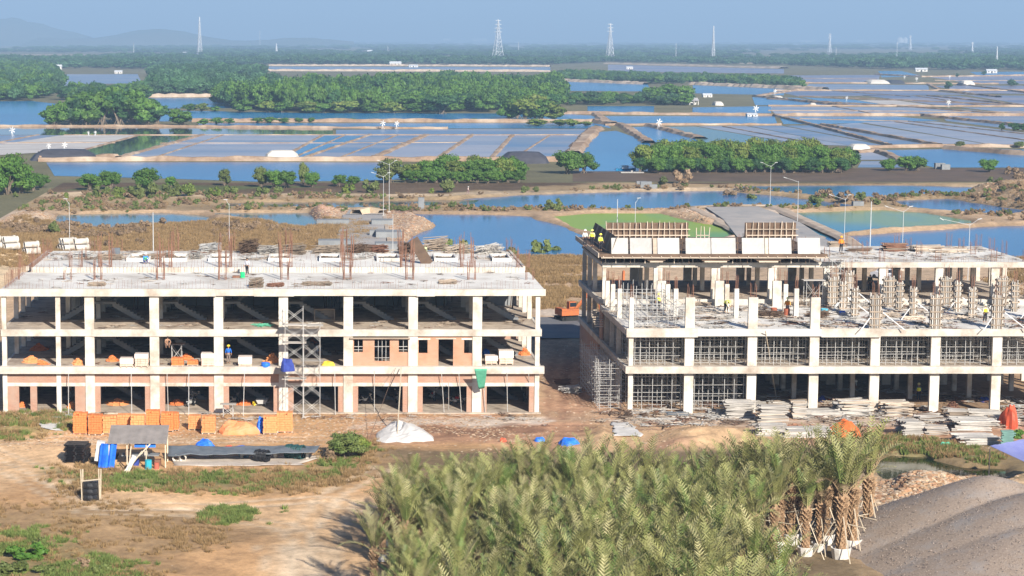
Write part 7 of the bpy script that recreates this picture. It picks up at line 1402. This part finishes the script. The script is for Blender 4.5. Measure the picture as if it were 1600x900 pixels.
# ================================================================== PEOPLE
SKIN = mat('skin', (.42, .24, .15), rough=.6)
def skin_mesh(name, joints, edges, rad, m, root=0):
    me = bpy.data.meshes.new(name); me.from_pydata([tuple(j) for j in joints], edges, []); o = bpy.data.objects.new(name, me); col.objects.link(o); sk = o.modifiers.new('s', 'SKIN'); 
    for i, v in enumerate(me.skin_vertices[0].data): v.radius = (rad[i] if hasattr(rad[i], '__len__') else (rad[i], rad[i])); v.use_root = (i == root)
    sd = o.modifiers.new('d', 'SUBSURF'); sd.levels = 1; sd.render_levels = 1; dg = bpy.context.evaluated_depsgraph_get(); r_me = bpy.data.meshes.new_from_object(o.evaluated_get(dg)); bpy.data.objects.remove(o); r_me.name = name; r_me.materials.clear(); r_me.materials.append(m); r_me.polygons.foreach_set('use_smooth', [True] * len(r_me.polygons)); return r_me
POSE = {}
def pose(kind):
    V_ = Vector
    if kind == 'stand': J = dict(pel=(0, 0, .92), ch=(0, .02, 1.28), nk=(0, .02, 1.46), hd=(0, -.01, 1.62), kl=(.10, -.03, .50), kr=(-.10, .02, .50), fl=(.12, .05, .07), fr=(-.12, .10, .07), el=(.27, .02, 1.14), er=(-.27, .0, 1.14), hl=(.26, -.16, .93), hr=(-.26, -.14, .94))
    elif kind == 'walk': J = dict(pel=(0, 0, .9), ch=(0, -.05, 1.26), nk=(0, -.08, 1.44), hd=(0, -.12, 1.6), kl=(.09, -.18, .50), kr=(-.09, .12, .5), fl=(.10, -.22, .07), fr=(-.10, .42, .12), el=(.26, .12, 1.12), er=(-.26, -.14, 1.12), hl=(.25, .02, .88), hr=(-.24, -.36, 1.0))
    elif kind == 'bend': J = dict(pel=(0, .12, .86), ch=(.0, -.22, 1.08), nk=(0, -.38, 1.10), hd=(0, -.52, 1.08), kl=(.12, -.04, .46), kr=(-.12, .0, .46), fl=(.14, .08, .07), fr=(-.14, .08, .07), el=(.2, -.36, .82), er=(-.2, -.36, .82), hl=(.12, -.5, .58), hr=(-.12, -.5, .56))
    else: J = dict(pel=(0, .12, .34), ch=(0, -.08, .68), nk=(0, -.16, .82), hd=(0, -.24, .96), kl=(.20, -.30, .46), kr=(-.20, -.30, .46), fl=(.15, -.12, .07), fr=(-.15, -.12, .07), el=(.28, -.26, .55), er=(-.28, -.26, .55), hl=(.12, -.46, .36), hr=(-.12, -.46, .36))
    J = {k: V_(v) for k, v in J.items()}; ax = (J['nk'] - J['pel']).normalized(); J['sl'] = J['ch'] + V_((.18, 0, 0)) + ax * .10; J['sr'] = J['ch'] - V_((.18, 0, 0)) + ax * .10; J['hpl'] = J['pel'] + V_((.09, 0, -.04)); J['hpr'] = J['pel'] + V_((-.09, 0, -.04)); return J
def person(px, py, z, rz, kind, shirt, trous, hat, label, vest=None, sc=1.0):
    p = on_ground(px, py) if z == 0 else G(px, py, z); o = empty('person', p, rz, label, 'person', None, sc); J = pose(kind)
    if kind not in POSE:
        N = ['pel', 'ch', 'nk', 'hd', 'hpl', 'kl', 'fl', 'hpr', 'kr', 'fr', 'sl', 'el', 'hl', 'sr', 'er', 'hr']; P = [J[k] for k in N]; E = [(0, 1), (1, 2), (2, 3), (0, 4), (4, 5), (5, 6), (0, 7), (7, 8), (8, 9), (1, 10), (10, 11), (11, 12), (1, 13), (13, 14), (14, 15)]
        Rr = [.12, .12, .05, .095, .08, .055, .04, .08, .055, .04, .055, .038, .028, .055, .038, .028]
        for sfx, hi, ei in (('l', 12, 11), ('r', 15, 14)):     # palm, four fingers and a thumb
            d = (J['h' + sfx] - J['e' + sfx]).normalized(); s = Vector((1, 0, 0)) if sfx == 'l' else Vector((-1, 0, 0)); s = (s - d * s.dot(d)).normalized(); t = d.cross(s); b_ = len(P); P.append(J['h' + sfx] + d * .07); Rr.append((.035, .018)); E.append((hi, b_))
            for f in range(4): P.append(P[b_] + d * (.075 + .01 * (f in (1, 2))) + t * (f - 1.5) * .021); Rr.append(.008); E.append((b_, len(P) - 1))
            P.append(J['h' + sfx] + d * .06 + t * .055); Rr.append(.009); E.append((hi, len(P) - 1))
        for f, a in ((6, 'fl'), (9, 'fr')): P.append(J[a] + Vector((0, -.17, -.03))); Rr.append(.035); E.append((f, len(P) - 1))
        b_ = skin_mesh('body', P, E, Rr, SKIN); s_ = skin_mesh('shirt', [J['pel'] + Vector((0, 0, .02)), J['ch'], J['nk'] - (J['nk'] - J['ch']) * .35, J['sl'], J['el'], J['el'].lerp(J['hl'], .75), J['sr'], J['er'], J['er'].lerp(J['hr'], .75)], [(0, 1), (1, 2), (1, 3), (3, 4), (4, 5), (1, 6), (6, 7), (7, 8)], [(.17, .13), (.18, .135), .09, .085, .06, .045, .085, .06, .045], SKIN)
        t_ = skin_mesh('trousers', [J['pel'], J['hpl'], J['kl'], J['fl'] + Vector((0, 0, .05)), J['hpr'], J['kr'], J['fr'] + Vector((0, 0, .05))], [(0, 1), (1, 2), (2, 3), (0, 4), (4, 5), (5, 6)], [(.16, .13), .11, .08, .065, .11, .08, .065], SKIN)
        h_ = MB().lathe([(.17, 0), (.135, .01), (.13, .07), (.09, .13), (0, .155)], 14).mesh('hat', SKIN, True); f_ = MB()
        for k in (-1, 1): f_.box(k * .035 - .012, k * .035 + .012, -.108, -.088, .0, .018)
        f_.add([(-.012, -.095, -.01), (.012, -.095, -.01), (0, -.125, -.02), (0, -.095, .02)], [(0, 1, 2), (1, 3, 2), (3, 0, 2)]); f_.box(-.025, .025, -.098, -.085, -.052, -.042); POSE[kind] = (b_, s_, t_, h_, f_.mesh('face', mat('dark_features', (.05, .03, .02))))
    b_, s_, t_, h_, f_ = POSE[kind]; link('body', b_, o)
    def rec(nm, me, m, loc=(0, 0, 0), rot=(0, 0, 0), sc_=(1, 1, 1)):
        k = me.copy(); k.materials.clear(); k.materials.append(m); k.name = nm; return link(nm, k, o, loc, rot, sc_)
    cm = lambda c: mat('cloth_%.2f_%.2f_%.2f' % c, c, tuple(q * .75 for q in c), 6, .85)
    if shirt: rec('shirt', s_, cm(shirt))
    rec('trousers', t_, cm(trous)); link('face', f_, o, J['hd'])
    tl = (0.5, 0, 0) if kind == 'bend' else (.1, 0, 0)
    if hat: rec('helmet', h_, mat('hat_%.2f_%.2f_%.2f' % hat, hat, rough=.4), J['hd'] + Vector((0, 0, .045)), tl)
    else: rec('hair', h_, mat('black_hair', (.015, .012, .01)), J['hd'] + Vector((0, .01, .02)), tl, (.72, .72, .7))
    if vest:
        a, c = J['pel'] + Vector((0, 0, .1)), J['ch'] + (J['nk'] - J['ch']) * .3; mb = MB(); q = (c - a).normalized(); mb.bar(a, c, .20, 10, .19); rec('vest', mb.mesh('vest', SKIN), mat('vest_%.2f_%.2f_%.2f' % vest, vest, rough=.7))
    return o
YL, OR_, BL_, WH, DKC, GRN_ = (.75, .80, .05), (.85, .25, .03), (.02, .14, .55), (.75, .75, .72), (.03, .03, .04), (.10, .45, .20)
for a in [(227, 412, RU, .3, 'crouch', (.05, .25, .6), (.05, .12, .35), WH, 'worker in blue crouching among timber on the left roof', GRN_), (386, 430, RF, -.4, 'stand', (.5, .5, .55), DKC, None, 'dark clothed worker standing beside the green bucket on the roof', None), (357, 568, F1, .2, 'stand', BL_, (.25, .2, .18), (.85, .65, .05), 'worker in blue with yellow helmet standing on the first floor', None),
          (495, 558, F1, .6, 'bend', (.35, .5, .75), (.4, .4, .42), WH, 'worker in pale blue bending beside the scaffold tower on the first floor', None), (261, 543, F1 + 1.78, .4, 'crouch', None, (.3, .2, .15), None, 'shirtless worker sitting on the small trestle, first floor', None), (482, 556, F1, -.5, 'crouch', (.62, .48, .40), (.4, .35, .3), WH, 'worker in beige crouching left of the bending one', None),
          (914, 385, ZP, .2, 'stand', (.7, .7, .65), DKC, WH, 'leftmost worker at the rear left corner of the roof platform', None), (925, 385, ZP, -.3, 'stand', (.75, .75, .4), DKC, (.8, .8, .2), 'middle worker in a pale vest at the corner of the roof platform', YL), (938, 392, ZP, .5, 'stand', (.5, .6, .2), DKC, (.85, .8, .1), 'right worker in a yellow vest beside the dark leaning panels', YL),
          (1314, 395, GR_, .1, 'stand', OR_, DKC, (.9, .4, .03), 'worker in orange with orange helmet on the right roof', OR_), (1230, 493, G2, -.2, 'stand', (.8, .45, .1), (.4, .3, .25), (.85, .75, .3), 'worker in orange and yellow helmet beside the rusty drum', OR_), (1135, 488, G2, .4, 'bend', (.6, .55, .35), DKC, (.85, .8, .2), 'worker in a dull yellow vest bending behind the third column', YL),
          (1029, 486, G2, -.6, 'stand', (.5, .5, .4), DKC, (.8, .75, .2), 'worker half hidden in the open shoring on the deck', YL), (1359, 455, GB, .2, 'stand', (.03, .04, .03), DKC, None, 'dark worker in the shade of the rear wing', None), (1539, 504, G2, .3, 'stand', (.72, .70, .55), DKC, (.85, .8, .5), 'worker in a yellow vest between the column forms on the right', YL),
          (1435, 627, 0, -.2, 'stand', (.10, .15, .2), DKC, (.85, .80, .4), 'worker in a yellow vest on the ground under the right shell', YL), (1331, 612, 0, .5, 'bend', (.6, .68, .62), DKC, WH, 'worker in a pale shirt stooping in the shade under the right shell', None), (731, 305, 0, 1.2, 'walk', (.75, .6, .55), (.3, .2, .2), WH, 'person in pale clothes walking on the creek bank', None), (662, 404, RU, .3, 'bend', (.3, .33, .2), DKC, (.6, .65, .3), 'worker stooping by the leaning dark sheet at the back of the roof', None)]:
    person(*a[:9], vest=a[9])
small('leaning_sheet', 657, 412, RU, MB().obox((0, 0, 1.2), (1.1, .05, 3.0), Matrix.Rotation(-.55, 3, 'Y')), DARKW, 'dark sheet leaning up at the back right of the roof', 'board')
planks(1400, 393, 36, 12, 1.4, 'rusty red bundles on the back of the right roof', RUST, WOOD, z0=GR_, fan=8, pw=.2); planks(1452, 394, 44, 10, 1.8, 'pale planks stacked on the back of the right roof', PALEW, GREYP, z0=GR_, fan=7, pw=.25); planks(1485, 395, 56, 6, 1.8, 'low pale planks right of the stacked ones on the right roof', PALEW, GREYP, z0=GR_, fan=9, pw=.25); planks(1345, 393, 36, 5, 1.4, 'dark slab table on the back left of the right roof', DARKW, GREYP, z0=GR_, pw=.4); planks(1310, 386, 26, 8, 1.4, 'brown timber pile behind the worker on the right roof', WOOD, DARKW, z0=GR_, fan=14, pw=.2)
